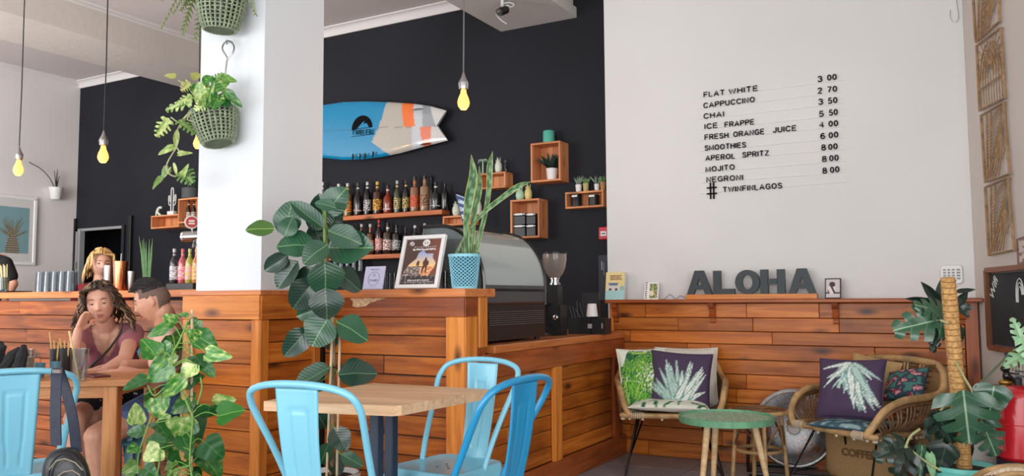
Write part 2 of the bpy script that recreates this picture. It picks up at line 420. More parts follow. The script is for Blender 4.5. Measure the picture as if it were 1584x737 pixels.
# block carrying the pillar
blk = thing('pillar_plinth', ((XP-3.73)/2, (YP+YF)/2+.02, 0), label='square pine-clad plinth around the foot of the white pillar', cat='plinth')
x0, x1 = -3.735, XP
linkW('carcass', MB().box(x0+.02, x1-.02, YP+.02, YF+.4, 0, 1.15).mesh('c', False), DARKIN, blk, Matrix.Identity(4))
board('counter_cap', blk, ((x0-.012+x1+.012)/2, (YP-.012+YF+.2)/2, 1.158), (x1-x0+.024, YF+.2-YP+.012, .024), CAPW)
board('frieze_board', blk, ((x0+x1)/2, YP+.006, 1.083), (x1-x0, .03, .125), PINE_L)
board('frieze_board', blk, (x1-.006, (YP+YF)/2, 1.083), (YF-YP, .03, .125), PINE, RYG)
planks_y(blk, x0+.07, x1-.055, YP+.012, zrows(1.018, .0, .112), PINE, seams=0)
planks_x(blk, YP+.055, YF-.04, x1-.012, zrows(1.018, .0, .112), PINE)
for (cx, cy) in ((x1-.030, YP+.008),): board('corner_post', blk, (cx, cy, .51), (1.02, .026, .06), PINE_L, RZG, b=.004)
board('corner_post', blk, (x1-.010, YP+.03, .51), (1.02, .06, .026), PINE_L, RZG, b=.004)
board('corner_post', blk, (x0+.035, YP+.008, .51), (1.02, .026, .07), PINE_L, RZG, b=.004)
board('corner_post', blk, (x1-.010, YF-.045, .51), (1.02, .05, .026), PINE_L, RZG, b=.004)
# high front counter
hc = thing('front_counter', ((XP+XC)/2, YF+.3, 0), label='tall pine counter front with the picture frame and snake plant on top', cat='counter')
HB = 4.10
linkW('carcass', MB().box(XP, XC-.03, YF+.02, YF+.20, 0, 1.14).mesh('c', False), DARKIN, hc, Matrix.Identity(4))
board('counter_cap', hc, ((XP+.012+XC+.02)/2, (YF-.03+3.80)/2, 1.150), (XC+.02-XP-.012, 3.80-YF+.03, .044), CAPW, b=.004)
board('frieze_board', hc, ((XP+XC)/2, YF+.008, 1.078), (XC-XP, .03, .1), PINE_D)
planks_y(hc, XP, XC-.11, YF+.018, zrows(1.028, 0, .108), PINE_B, seams=1)
board('stile', hc, (XC-.055, YF+.008, .515), (1.028, .026, .11), PINE_L, RZG, b=.003)
# return side x = XC, y 3.525 .. 3.74
board('side_frieze', hc, (XC-.008, 3.585, 1.078), (.115, .024, .1), PINE_D, RYG)
board('side_stile', hc, (XC-.008, 3.585, .515), (1.028, .115, .026), PINE_L, RZG, b=.003)
board('side_post', hc, (XC-.004, 3.695, 1.01), (.29, .085, .03), PINE_L, RZG, b=.006)
linkW('side_panel', MB().box(XC-.04, XC-.02, 3.62, 3.76, 0, 1.13).mesh('c', False), PINE_D, hc, Matrix.Identity(4))
# paint worn patch under the cap
wp = MB()
random.seed(9)
pts = [(555, 459), (572, 458), (578, 462), (585, 460), (600, 460), (592, 463), (572, 469), (566, 474), (552, 476), (545, 474), (546, 467), (541, 462)]
P = [onY(YF-.008, x, y) for x, y in pts]
wp.add(P, [tuple(range(len(P)))])
linkW('worn_patch', wp.mesh('worn', False), plain('bare_wood', rgb(206, 168, 130), .7, nscale=60, namt=.4), hc, Matrix.Identity(4), label='pale scuffed patch where the varnish has worn off')
# low service counter
lc = thing('service_counter', (XC-.3, 4.7, 0), label='lower pine service counter with panelled side, holding the display case', cat='counter')
linkW('carcass', MB().box(XC-.85, XC-.03, 3.80, YM-.03, 0, .83).mesh('c', False), DARKIN, lc, Matrix.Identity(4))
ya, yb = 3.70, YM-.002
board('counter_cap', lc, (XC+.015-.43, (3.80+yb-.025)/2, ZL-.022), (yb-.025-3.80, .86, .044), CAPW, RYG, b=.004)
linkW('worktop_rear', MB().box(XC-.85, XC-.15, YM-.03, YB-.01, ZL-.044, ZL).mesh('c', False), CAPW, lc, Matrix.Identity(4))
board('frieze_board', lc, (XC-.006, (ya+yb)/2, .765), (yb-ya, .024, .125), PINE_D, RYG)
board('baseboard', lc, (XC-.004, (3.64+yb)/2, .07), (yb-3.64, .03, .14), PINE_D, RYG, b=.005)
def sideY(px): return onX(XC, px, 620).y
s1a, s1b = sideY(857), sideY(868)
s2a, s2b = sideY(950), sideY(957)
for a_, b2 in ((s1a, s1b), (s2a, s2b)):
    board('stile', lc, (XC-.006, (a_+b2)/2, .42), (.565, b2-a_, .03), PINE_D if a_ == s2a else PINE_L, RZG, b=.003)
planks_x(lc, 3.64, s1a, XC-.02, zrows(.70, .14, .1), PINE, seams=1)
planks_x(lc, s1b, s2a, XC-.02, zrows(.70, .14, .1), PINE, seams=0)
planks_x(lc, s2b, yb, XC-.02, zrows(.70, .14, .1), PINE_D, seams=0)
# wood panelling under the price list
wp_ = thing('wall_panelling', (-1.15, YM, 0), label='pine plank wainscot below the white wall, behind the rattan chairs', cat='wall panelling')
xl = onY(YM, 945, 500).x; xr = onY(YM, 1514, 500).x
zr = [1.078]+[onY(YM, 950, y).z for y in (491, 510.7, 529, 551, 572, 593, 613.5, 634, 655, 677)]+[0.0]
random.seed(12)
planks_y(wp_, xl, xr-.075, YM, zr, PINE, seams=3, th=.02)
linkW('backing', MB().box(xl, xr-.005, YM+.012, YW, 0, 1.08).mesh('c', False), DARKIN, wp_, Matrix.Identity(4))
board('end_post', wp_, (xr-.037, YM-.004, .54), (1.08, .03, .07), PINE_D, RZG)
board('end_post', wp_, (xl+.012, YM-.002, .975), (.2, .026, .026), PINE_L, RZG)
xl2 = onY(YM-.06, 937, 466).x
board('ledge_shelf', wp_, ((xl2+xr+.03)/2, YM-.02, 1.093), (xr+.03-xl2, .13, .026), PINE_D, b=.006)
def corbel(px):
    x = onY(YM-.03, px, 480).x
    prof = [(0, 0), (-.062, 0), (-.066, -.015), (-.058, -.03), (-.035, -.042), (-.03, -.062), (-.04, -.078), (-.034, -.098), (-.015, -.106), (-.012, -.13), (0, -.14)]
    mb = MB(); vs = [(x-.018, YM+a, 1.08+b) for a, b in prof]+[(x+.018, YM+a, 1.08+b) for a, b in prof]; k = len(prof)
    mb.add(vs, [tuple(range(k-1, -1, -1)), tuple(range(k, 2*k))]+[(i, (i+1) % k, k+(i+1) % k, k+i) for i in range(k)])
    linkW('corbel', mb.mesh('corbel', False), PINE_D, wp_, Matrix.Identity(4))
for px in (951, 1101, 1292, 1489): corbel(px)
# ================================================================== METAL CHAIRS AND TABLES
def cr(pts, n=6, closed=False):
    """catmull-rom resample"""
    P = [V(p) for p in pts]; out = []; m = len(P)
    rng = range(m) if closed else range(m-1)
    for i in rng:
        p0 = P[i-1] if (closed or i > 0) else P[0]*2-P[1]
        p1 = P[i]; p2 = P[(i+1) % m]; p3 = P[(i+2) % m] if (closed or i+2 < m) else P[-1]*2-P[-2]
        for k in range(n):
            t = k/n
            out.append(.5*((2*p1)+(-p0+p2)*t+(2*p0-5*p1+4*p2-p3)*t*t+(-p0+3*p1-3*p2+p3)*t**3))
    if not closed: out.append(P[-1])
    return out
def lerp(a, b, t): return a+(b-a)*t
LBLUE = plain('light_blue_enamel', rgb(124, 194, 216), .3, coat=.4, nscale=2, namt=.05)
DBLUE = plain('deep_blue_enamel', rgb(22, 136, 184), .28, coat=.45, nscale=2, namt=.05)
def rsq(hx, hy, r, n=4, y0=0, taper=0):
    """rounded rectangle outline; rear (−y) narrower by taper"""
    o = []
    for cx, cy, a0 in ((hx-r, hy-r, 0), (-hx+r, hy-r, pi/2), (-hx+r, -hy+r, pi), (hx-r, -hy+r, 1.5*pi)):
        for k in range(n+1):
            a = a0+pi/2*k/n; x, y = cx+r*cos(a), cy+r*sin(a)
            o.append((x*(1-taper*(hy-y)/(2*hy)), y+y0))
    return o
def metal_chair(mat, M, label, group='metal cafe chairs'):
    c = thing('metal_chair', None, label=label, cat='chair', group=group, M=M)
    # seat pan
    o1 = rsq(.182, .178, .05, 5, 0, .12); mb = MB(); n = len(o1)
    rings = [[(x*.55, y*.55, .441) for x, y in o1], [(x*.88, y*.88, .445) for x, y in o1], [(x*.96, y*.96, .452) for x, y in o1], [(x, y, .449) for x, y in o1], [(x*1.02, y*1.02, .438) for x, y in o1], [(x*1.03, y*1.03, .40) for x, y in o1], [(x*1.0, y*1.0, .40) for x, y in o1]]
    vs = [p for r in rings for p in r]; fs = [tuple(range(n))]
    for i in range(len(rings)-1): fs += [(i*n+k, (i+1)*n+k, (i+1)*n+(k+1) % n, i*n+(k+1) % n) for k in range(n)]
    mb.add(vs, fs); me = mb.mesh('seat'); recalc(me); link('seat', me, mat, c)
    hb = MB()
    for (hx, hy) in ((0, 0), (.03, .03), (-.03, .03), (.03, -.03), (-.03, -.03)): hb.lathe([(.006, 0), (.006, .0015)], 8, T(hx, hy, .4405))
    link('drain_hole', hb.mesh('drain'), BLKM, c)
    # legs: tapered folded sheet
    for sx in (-1, 1):
        for sy in (-1, 1):
            top = V((sx*.165*(1 if sy > 0 else .93), sy*.16, .42)); bot = V((sx*.215, sy*.225, 0))
            mb = MB(); vs = []
            for p, wd in ((top, .034), (bot, .016)):
                for dx, dy in ((1, 1), (-1, 1), (-1, -1), (1, -1)):
                    ox = .012 if (dx == -sx) else 0
                    vs.append(p+V((dx*wd*(.9), dy*wd*.9, 0)))
            mb.add(vs, [(0, 1, 2, 3), (7, 6, 5, 4), (0, 4, 5, 1), (1, 5, 6, 2), (2, 6, 7, 3), (3, 7, 4, 0)])
            me = mb.mesh('leg', False); recalc(me)
            lg = link('leg', me, mat, c)
            link('foot_cap', MB().box(-.02, .02, -.02, .02, 0, .02).mesh('foot', False), BLK, lg, T(bot.x, bot.y, 0))
    link('brace', MB().tube([(-.17, -.17, .33), (0, 0, .37), (.17, .17, .33)], .008, 6).tube([(.17, -.17, .33), (0, 0, .365), (-.17, .17, .33)], .008, 6).mesh('brace'), mat, c)
    # back loop
    half = [(.160, -.02, .41), (.172, -.06, .52), (.188, -.12, .64), (.205, -.172, .735), (.209, -.20, .785), (.190, -.226, .825), (.135, -.241, .846), (.065, -.249, .855), (0, -.251, .857)]
    pts = [V(p) for p in half]+[V((-x, y, z)) for x, y, z in half[-2::-1]]
    link('back_tube', MB().tube(cr(pts, 4), .0118, 10).mesh('back_tube'), mat, c)
    # splat with embossed panel
    def sp(u, v):
        z = lerp(.445, .842, v); y = -lerp(.172, .243, v)-.012*sin(pi*v)
        hw = lerp(.064, .082, v); x = (u*2-1)*hw
        e = 0
        edge = (abs(abs(x)-lerp(.022, .038, v)) < .005 and .12 < v < .84) or (abs(v-.83) < .014 and abs(x) < .038)
        y += .008*(1-(u*2-1)**2)*1.0
        if abs(u-.5) > .47: y += .006
        return (x, y+(-.0035 if edge else 0)*-1, z)
    mb = MB().grid(sp, 26, 40)
    o = link('back_splat', mb.mesh('splat', angle=80), mat, c)
    md = o.modifiers.new('thick', 'SOLIDIFY'); md.thickness = .003; md.offset = 0
    return c
def faceM(x, y, az, z=0):
    """stand at x,y facing azimuth az (degrees from +Y towards +X)"""
    return T(x, y, z) @ RZ(-radians(az))
def chairM(topx, topy, az):
    d = V((sin(radians(az)), cos(radians(az)), 0)); return faceM(topx+d.x*.246, topy+d.y*.246, az)
metal_chair(LBLUE, chairM(-1.867, 1.955, -6), 'light blue metal chair seen from behind at the near side of the oak table')
metal_chair(LBLUE, chairM(-1.865, 3.10, 186), 'light blue metal chair on the far side of the oak table beside the counter')
metal_chair(DBLUE, chairM(-1.30, 2.44, 272), 'deeper blue metal chair at the right end of the oak table')
ch0 = metal_chair(LBLUE, chairM(-3.19, 1.855, -60), 'light blue metal chair at the far left with a black bag on its back')

# oak topped table on dark legs
t = thing('cafe_table', (-1.965, 2.54, 0), label='square pale oak table on navy steel legs among the blue chairs', cat='table')
c4 = [onZ(.76, *q) for q in [(404, 621), (614, 629), (762, 603), (578, 593)]]
n_ = 6
for i in range(n_):
    a, b, c, d = c4; u0, u1 = i/n_, (i+1)/n_-.0006
    p = [lerp(a, d, u0), lerp(b, c, u0), lerp(b, c, u1), lerp(a, d, u1)]
    if i == 0: p = [p[0]+(p[1]-p[0])*.02, p[1]-(p[1]-p[0])*.035, p[1]+(p[2]-p[1])*.25, p[2], p[3]]
    ctr = sum(p, V((0, 0, 0)))/len(p); R_ = RZ(atan2((b-a).y, (b-a).x)); L_ = (T(ctr.x, ctr.y, .76) @ R_).inverted()
    q = [L_ @ v for v in p]
    linkW('top_plank', MB().prism([(v.x, v.y) for v in q], -.034, 0).mesh('plank', False), OAK, t, T(ctr.x, ctr.y, .76) @ R_)
NAVY = plain('navy_steel', rgb(38, 50, 70), .45)
tc = sum(c4, V((0, 0, 0)))/4
def legpx(px, dep): p = at(px, 700, dep); return p.x, p.y
for (px, dep) in ((582.5, 3.08), (605, 3.2)):
    x, y = legpx(px, dep); board('leg', t, (x, y, .365), (.73, .04, .04), NAVY, RZG, b=.004)
x1_, y1_ = legpx(582.5, 3.08); x2_, y2_ = legpx(605, 3.2)
board('foot_bar', t, ((x1_+x2_)/2, (y1_+y2_)/2, .02), (.5, .05, .04), NAVY, RZ(atan2(y2_-y1_, x2_-x1_)))
board('foot_bar', t, ((x1_+x2_)/2, (y1_+y2_)/2, .021), (.5, .05, .038), NAVY, RZ(atan2(y2_-y1_, x2_-x1_)+pi/2))
board('top_plate', t, ((x1_+x2_)/2, (y1_+y2_)/2, .722), (.42, .12, .01), NAVY, RZ(atan2(y2_-y1_, x2_-x1_)))

# bar-side table of the couple
U2 = V((-.829, -.559, 0)); V2 = V((-.559, .829, 0)); C1 = V((-3.44, 2.572, 0))
bt = thing('dining_table', C1+U2*.62+V2*.33, label='brown wooden table at which the couple sit, left of the trailing pothos', cat='table')
def uv(u, v, z=0): return C1+U2*u+V2*v+V((0, 0, z))
ang2 = atan2(U2.y, U2.x)
for i in range(5):
    board('top_plank', bt, uv(.62, .065+.13*i, .735), (1.24, .129, .03), TABW, RZ(ang2), b=.002)
board('apron', bt, uv(.62, .05, .69), (1.0, .022, .055), TABW, RZ(ang2)); board('apron', bt, uv(.62, .60, .69), (1.0, .022, .055), TABW, RZ(ang2))
board('apron', bt, uv(.15, .325, .69), (.5, .022, .055), TABW, RZ(ang2+pi/2)); board('apron', bt, uv(1.09, .325, .69), (.5, .022, .055), TABW, RZ(ang2+pi/2))
for (u, v) in ((.135, .055), (1.1, .055), (.135, .595), (1.1, .595)):
    board('leg', bt, uv(u, v, .36), (.72, .066, .066), TABW, RZ(ang2) @ RZG, b=.004)

# ================================================================== RATTAN CHAIRS
RAT = plain('rattan_cane', rgb(178, 142, 96), .45, nscale=14, namt=.38, bump=.2, bscale=50, coat=.1)
RATD = plain('rattan_cane_dark', rgb(118, 84, 54), .55, nscale=22, namt=.45, bump=.25, bscale=60)
RATP = plain('rattan_wrapping', rgb(206, 186, 160), .6, nscale=120, namt=.35)
ROD = plain('black_rod', rgb(20, 20, 22), .35, metal=.4)
def rattan_chair(M, label):
    c = thing('rattan_armchair', None, label=label, cat='chair', group='rattan armchairs', M=M)
    sz = .375
    # local: faces +Y. seat rail
    sr = [(-.27, .25, sz), (.27, .25, sz), (.29, .18, sz), (.27, -.12, sz-.01), (.2, -.22, sz-.01), (-.2, -.22, sz-.01), (-.27, -.12, sz-.01), (-.29, .18, sz)]
    link('seat_rail', MB().tube(cr(sr, 5, True), .017, 8, closed=True).mesh('rail'), RAT, c)
    half = [(.265, .255, sz+.0), (.30, .235, sz+.06), (.325, .17, sz+.14), (.345, .06, sz+.185), (.355, -.08, sz+.195), (.35, -.20, sz+.205), (.335, -.27, sz+.24), (.315, -.30, sz+.31), (.27, -.315, sz+.355), (.16, -.33, sz+.37), (0, -.335, sz+.375)]
    rail = cr([V(p) for p in half]+[V((-x, y, z)) for x, y, z in half[-2::-1]], 5)
    link('arm_rail', MB().tube(rail, .0205, 10).mesh('arm_rail'), RAT, c)
    link('arm_rail_lower', MB().tube([p+V((0, .0, -.032)) for p in rail[8:-8]], .010, 8).mesh('arm_rail'), RATD, c)
    # side cane ribs, bowed outwards
    for s in (-1, 1):
        mb = MB()
        for k in range(22):
            t_ = k/21; top = rail[int(6+t_*30)]; y = lerp(.21, -.20, t_); bx = lerp(.285, .235, t_)
            tp = V((abs(top.x)*s, top.y, top.z)); bp = V((bx*s, y, sz))
            mid = (tp+bp)/2+V((s*.035, -.01, -.02))
            mb.tube(cr([bp, mid, tp], 4), .0062, 5)
        o = link('side_ribs', mb.mesh('ribs'), RATD, c)
    mb = MB()
    for k in range(11):
        v = k/10; z = lerp(sz+.03, sz+.355, v); yy = lerp(-.225, -.325, v); hw = lerp(.21, .275, v)
        mb.tube(cr([(-hw, yy+.03, z), (-hw*.5, yy-.01, z), (0, yy-.02, z), (hw*.5, yy-.01, z), (hw, yy+.03, z)], 3), .0065, 5)
    link('back_canes', mb.mesh('canes'), RATD, c)
    mb = MB()
    for x in (-.16, -.05, .06, .17):
        for dx in (-.012, .012):
            mb.tube(cr([(x+dx, -.235, sz-.01), (x+dx, -.29, sz+.2), (x+dx, -.335, sz+.37)], 6), .008, 6)
    for x in (-.16, -.05, .06, .17):
        for k in range(1, 10):
            v = k/10; mb.tube([(x-.022, lerp(-.245, -.345, v)-.008, lerp(sz, sz+.37, v)), (x+.022, lerp(-.245, -.345, v)-.008, lerp(sz, sz+.37, v))], .012, 6)
    link('back_uprights', mb.mesh('uprights'), RAT, c)
    # woven seat
    mb = MB()
    for k in range(22):
        y = lerp(.235, -.2, k/21); hw = .275 if y > 0 else .26
        mb.tube([(-hw, y, sz), (0, y, sz-.012), (hw, y, sz)], .009, 5)
    link('seat_weave', mb.mesh('weave'), RATD, c)
    # braided edge of wrapping along the seat rail
    mb = MB(); pl_ = cr(sr, 10, True)
    for i in range(0, len(pl_), 2): mb.ball(pl_[i]+V((0, 0, -.022)), (.010, .010, .009), 6, 4)
    link('edge_braid', mb.mesh('braid'), RATP, c)
    for s in (-1, 1):
        mb = MB()
        for k in range(7):
            p = V((s*.255-s*.012*k, .253, sz)); mb.lathe([(.021, -.004), (.024, 0), (.021, .004)], 10, T(p) @ RY(pi/2), cap=False)
        link('corner_binding', mb.mesh('binding'), RATP, c)
    # black sled legs
    for s in (-1, 1):
        mb = MB()
        bk = V((s*.29, -.22, .008)); fr = V((s*.30, .30, .008))
        mb.tube([(s*.17, -.04, sz-.02), bk, fr, (s*.22, .12, sz-.02)], .0065, 8)
        mb.tube([(s*.20, -.10, sz-.02), bk+V((0, .01, 0))], .0065, 8)
        link('leg', mb.mesh('leg'), ROD, c)
    link('cross_rod', MB().tube([(-.17, -.04, sz-.028), (.17, -.04, sz-.028)], .0065, 8).tube([(-.22, .12, sz-.028), (.22, .12, sz-.028)], .0065, 8).mesh('rod'), ROD, c)
    return c
pL = at(1040, 700, 5.42); ML = faceM(pL.x, pL.y, 160)
rattan_chair(ML, 'rattan armchair with palm leaf and purple cushions, left of the green table')
pR = at(1333, 700, 4.72); MRc = faceM(pR.x, pR.y, 216)
rattan_chair(MRc, 'rattan armchair turned left with a drooping pineapple cushion, right of the fan')
pB = at(1572, 760, 3.1); MBc = faceM(pB.x, pB.y, 215) @ S3(1, 1, .72)
# arm of a third rattan seat entering at the lower right corner
def low_rattan(px, py, dep):
    p = at(px, py, dep)
    c = thing('rattan_stool_chair', (p.x, p.y, 0), label='rounded rattan chair arm just entering the bottom right corner', cat='chair')
    r = .17; zt = p.z
    for k, (rr, dz, m_) in enumerate(((r, 0, RAT), (r-.022, -.012, RATP), (r-.043, -.024, RAT))):
        pts = [(rr*cos(a), rr*sin(a)*.8, zt+dz-.16*max(0, -cos(a))**2*.3) for a in [2*pi*i/28 for i in range(28)]]
        link('arm_rail', MB().tube(pts, .013, 8, closed=True).mesh('r'), m_, c)
    mb = MB()
    for i in range(40):
        a = 2*pi*i/40; mb.tube([((r-.04)*cos(a), (r-.04)*.8*sin(a), zt-.03), (.1*cos(a), .08*sin(a), zt-.22)], .004, 5)
    link('canes', mb.mesh('canes'), RATD, c)
    link('seat_shell', MB().lathe([(.12, zt-.24), (.13, zt-.2)], 20).mesh('s'), RATD, c)
    for a in (.8, 2.4, 3.9, 5.5): link('leg', MB().tube([(.1*cos(a), .1*sin(a), zt-.22), (.17*cos(a), .17*sin(a), 0)], .011, 8).mesh('l'), RAT, c)
low_rattan(1578, 732, 3.3)

# green tray table
p = at(1123, 643, 4.57); gz = p.z
GRN = plain('green_painted_tray', rgb(104, 158, 122), .5, nscale=26, namt=.18)
m_, nt_, b_ = nodes('green_tray_worn'); tc_ = nd(nt_, 'ShaderNodeTexCoord'); vo_ = nd(nt_, 'ShaderNodeTexVoronoi', i_Scale=42.0, feature='DISTANCE_TO_EDGE'); nt_.links.new(tc_.outputs['Object'], vo_.inputs['Vector'])
nt_.links.new(ramp(nt_, vo_.outputs['Distance'], [(.03, rgb(190, 210, 188)), (.14, rgb(108, 160, 124))]), b_.inputs['Base Color']); b_.inputs['Roughness'].default_value = .45
g = thing('tray_table', (p.x, p.y, 0), label='round green tray table on splayed blond wood legs between the rattan chairs', cat='table')
link('tray_rim', MB().lathe([(.245, gz-.035), (.256, gz-.034), (.258, gz), (.252, gz+.001), (.248, gz-.012), (.247, gz-.014)], 48, cap=False).mesh('rim'), GRN, g)
link('tray_top', MB().lathe([(.001, gz-.034), (.247, gz-.034), (.247, gz-.012), (.001, gz-.012)], 48).mesh('top'), m_, g)
BLOND = wood('blond_wood', rgb(196, 160, 112), rgb(222, 190, 144), rgb(236, 208, 166), rough=.5, coat=.05, vary=.05, knots=False, patchy=False)
for (x0_, x1_, dd) in ((1094.5, 1084, -.10), (1107, 1102, .16), (1166.7, 1193, -.02)):
    a = at(x0_, 656, 4.57+dd*.6); b = at(x1_, 770, 4.57+dd)
    d = (b-a).normalized(); t0 = (gz-.035-a.z)/d.z; t1 = (0-a.z)/d.z
    A = a+d*t0-g.location; B = a+d*t1-g.location
    link('leg', MB().tube([A, lerp(A, B, .5), B], [.019, .0165, .012], 12).mesh('leg'), BLOND, g)

# rattan stool
p = at(1173, 634, 5.0); rs = .165; zs = p.z
s_ = thing('rattan_stool', (p.x, p.y, 0), label='small dark woven rattan stool behind the green table', cat='stool')
mb = MB()
for k in range(9):
    r = rs*(k+.5)/9
    pts = [(r*cos(2*pi*i/24), r*sin(2*pi*i/24), zs-.003*(i % 2)) for i in range(24)]; mb.tube(pts, .008, 5, closed=True)
link('woven_top', mb.mesh('woven'), RATD, s_)
link('top_ring', MB().tube([(rs*cos(2*pi*i/28), rs*sin(2*pi*i/28), zs-.01) for i in range(28)], .013, 8, closed=True).mesh('ring'), RAT, s_)
link('stretcher_ring', MB().tube([(.13*cos(2*pi*i/28), .13*sin(2*pi*i/28), .2) for i in range(28)], .011, 8, closed=True).mesh('ring'), RAT, s_)
for k in range(4):
    a = radians(25+90*k); link('leg', MB().tube([(.13*cos(a), .13*sin(a), zs-.01), (.15*cos(a), .15*sin(a), .2), (.165*cos(a), .165*sin(a), 0)], .0125, 8).mesh('leg'), RAT, s_)
    a2 = a+radians(45)
    link('brace', MB().tube(cr([(.15*cos(a), .15*sin(a), .22), (.15*cos(a2), .15*sin(a2), .36), (.15*cos(a+pi/2), .15*sin(a+pi/2), .22)], 5), .006, 6).mesh('b'), RATD, s_)

# floor fan
DSTEEL = plain('dark_steel', rgb(84, 86, 90), .3, metal=.8)
hc_ = at(1228, 663, 5.25); rf = .238
toC = (CC-hc_); toC.z = 0; toC.normalize()
Mf = T(hc_) @ Matrix((V((0, 0, 1)).cross(toC), V((0, 0, 1)), toC)).transposed().to_4x4() @ RX(-.12)
fn = thing('floor_fan', (hc_.x, hc_.y, 0), label='chrome floor fan standing against the wood panelling', cat='fan')
mb = MB()
for k in range(2, 30):
    r = rf*k/29; pts = [(r*cos(2*pi*i/40), r*sin(2*pi*i/40), .045*(1-(k/29)**3)) for i in range(40)]
    mb.tube(pts, .0016 if k < 29 else .005, 4, closed=True)
for k in range(24):
    a = 2*pi*k/24; mb.tube([(rf*j/6*cos(a), rf*j/6*sin(a), .045*(1-(j/6)**3)) for j in range(1, 7)], .0014, 4)
linkW('front_grille', mb.mesh('grille'), CHROME, fn, wmat(fn) @ T(0, 0, 0).inverted() @ wmat(fn).inverted() @ Mf)
mb = MB()
for k in range(3, 30, 3):
    r = rf*k/29; mb.tube([(r*cos(2*pi*i/32), r*sin(2*pi*i/32), -.06-.03*(1-(k/29)**2)) for i in range(32)], .002, 4, closed=True)
linkW('rear_grille', mb.mesh('grille'), CHROME, fn, Mf)
linkW('rim_band', MB().tube([(rf*cos(2*pi*i/40), rf*sin(2*pi*i/40), -.02) for i in range(40)], .012, 8, closed=True).mesh('rim'), CHROME, fn, Mf)
linkW('hub_badge', MB().lathe([(.001, .066), (.034, .064), (.037, .058), (.037, .046), (.001, .046)][::-1], 24).mesh('hub'), WHT, fn, Mf)
linkW('motor', MB().lathe([(.05, -.17), (.06, -.12), (.06, -.05), (.03, -.03)], 20).mesh('motor'), BLKM, fn, Mf)
for k in range(3):
    def bl(u, v, k=k):
        a = 2*pi*k/3+(u-.5)*lerp(.9, 1.3, v); r = lerp(.035, rf*.92, v); return (r*cos(a), r*sin(a), (u-.5)*.05-.01)
    linkW('blade', MB().grid(bl, 8, 6).mesh('blade'), DSTEEL, fn, Mf)
bz = .03
xa_ = V((0, 0, 1)).cross(toC)
def fp(a, b, z): return hc_+xa_*a+toC*b-V((0, 0, hc_.z))+V((0, 0, z))
linkW('base_frame', MB().tube([fp(-.27, .16, .018), fp(.28, .16, .018), fp(.28, -.16, .018), fp(-.27, -.16, .018)], .015, 8, closed=True).mesh('base'), BLKM, fn, Matrix.Identity(4))
for s in (-1, 1):
    linkW('yoke', MB().tube(cr([fp(s*.28, .1, .02), fp(s*.285, .02, .1), fp(s*.275, 0, hc_.z)], 5), .011, 8).mesh('yoke'), CHROME if s > 0 else BLKM, fn, Matrix.Identity(4))

# ================================================================== CUSHIONS
def cushion(name, M, w_, h_, t_, pf, back, label, cat='cushion', droop=0, n=56, group=None, crease=0, seed=1):
    """pillow in local XY (Y up), painted front at +Z; origin at its bottom centre"""
    cs = []; vs = []; fs = []
    def P(u, v, s):
        a, b = u*2-1, v*2-1
        e = max(0, (1-abs(a)**2.6)*(1-abs(b)**2.6))**.42
        px = w_/2*a*(1-.07*(1-b*b)*abs(a)); py = h_/2*b*(1-.06*(1-a*a)*abs(b))+h_/2
        nz = noise.noise(V((a*2.2+seed, b*2.2, s)))*.12*t_*e
        return V((px, py, s*t_/2*e+nz - droop*(v**2)))
    for s in (1, -1):
        b0 = len(vs)
        for j in range(n+1):
            for i in range(n+1):
                u, v = i/n, j/n; vs.append(P(u, v, s)); c = pf(u, v) if s > 0 else back; cs.append(c[:4] if len(c) > 3 else tuple(c)+(1,))
        for j in range(n):
            for i in range(n):
                q = (b0+j*(n+1)+i, b0+j*(n+1)+i+1, b0+(j+1)*(n+1)+i+1, b0+(j+1)*(n+1)+i)
                fs.append(q if s > 0 else q[::-1])
    mb = MB().add(vs, fs)
    root = link(name, mb.mesh(name, colors=cs), VCF, None, M, label=label, category=cat)
    root['label'] = label; root['category'] = cat
    if group: root['group'] = group
    # piping seam
    bd = [P(k/24, 0, 1) for k in range(24)]+[P(1, k/24, 1) for k in range(24)]+[P(1-k/24, 1, 1) for k in range(24)]+[P(0, 1-k/24, 1) for k in range(24)]
    m = bpy.data.materials.get('piping_'+name) or plain('cushion_piping', tuple(back[:3])+(1,), .9)
    link('piping', MB().tube(bd, .004, 5, closed=True).mesh('piping'), m, root)
    return root
def leaf_art(leaves, bg):
    """flat printed leaves: (x0,y0,angle,len,width,colA,colB)"""
    def f(u, v):
        c = bg(u, v) if callable(bg) else bg
        for (x0, y0, a, L_, W_, ca, cb) in leaves:
            dx, dy = u-x0, v-y0; t_ = (dx*cos(a)+dy*sin(a))/L_; s = (-dx*sin(a)+dy*cos(a))
            if 0 < t_ < 1:
                w2 = W_*(1-t_)**.7*min(1, t_*4+.4)
                if abs(s) < w2:
                    k = abs(s)/w2
                    c = ca if k < .62 else cb
                    if k < .12: c = tuple(lerp(p, q, .5) for p, q in zip(ca, cb))
        return c
    return f
PURP = rgb(74, 56, 84)
random.seed(3)
cr1, cr2, cr3 = rgb(190, 214, 206), rgb(120, 158, 150), rgb(232, 236, 228)
lv = []
for k in range(26):
    r = random.random(); a = pi/2+(random.random()-.5)*2.4; L_ = .42+.42*(1-abs(a-pi/2)/1.3)+random.uniform(-.05, .05)
    lv.append((.5+(random.random()-.5)*.16, .03+random.random()*.12, a, L_, .065, random.choice([cr1, cr3, cr1]), cr2))
for k in range(16):
    a = pi/2+(random.random()-.5)*1.2; lv.append((.5+(random.random()-.5)*.1, .04+random.random()*.2, a, .62*random.uniform(.6, 1), .075, random.choice([cr1, cr3]), cr2))
pine_up = leaf_art(lv, PURP)
lv2 = []
random.seed(8)
for k in range(34):
    a = -pi/2+(random.random()-.5)*2.6; lv2.append((.52+(random.random()-.5)*.14, .80+random.random()*.14, a, random.uniform(.3, .55), .05, random.choice([cr1, cr3]), cr2))
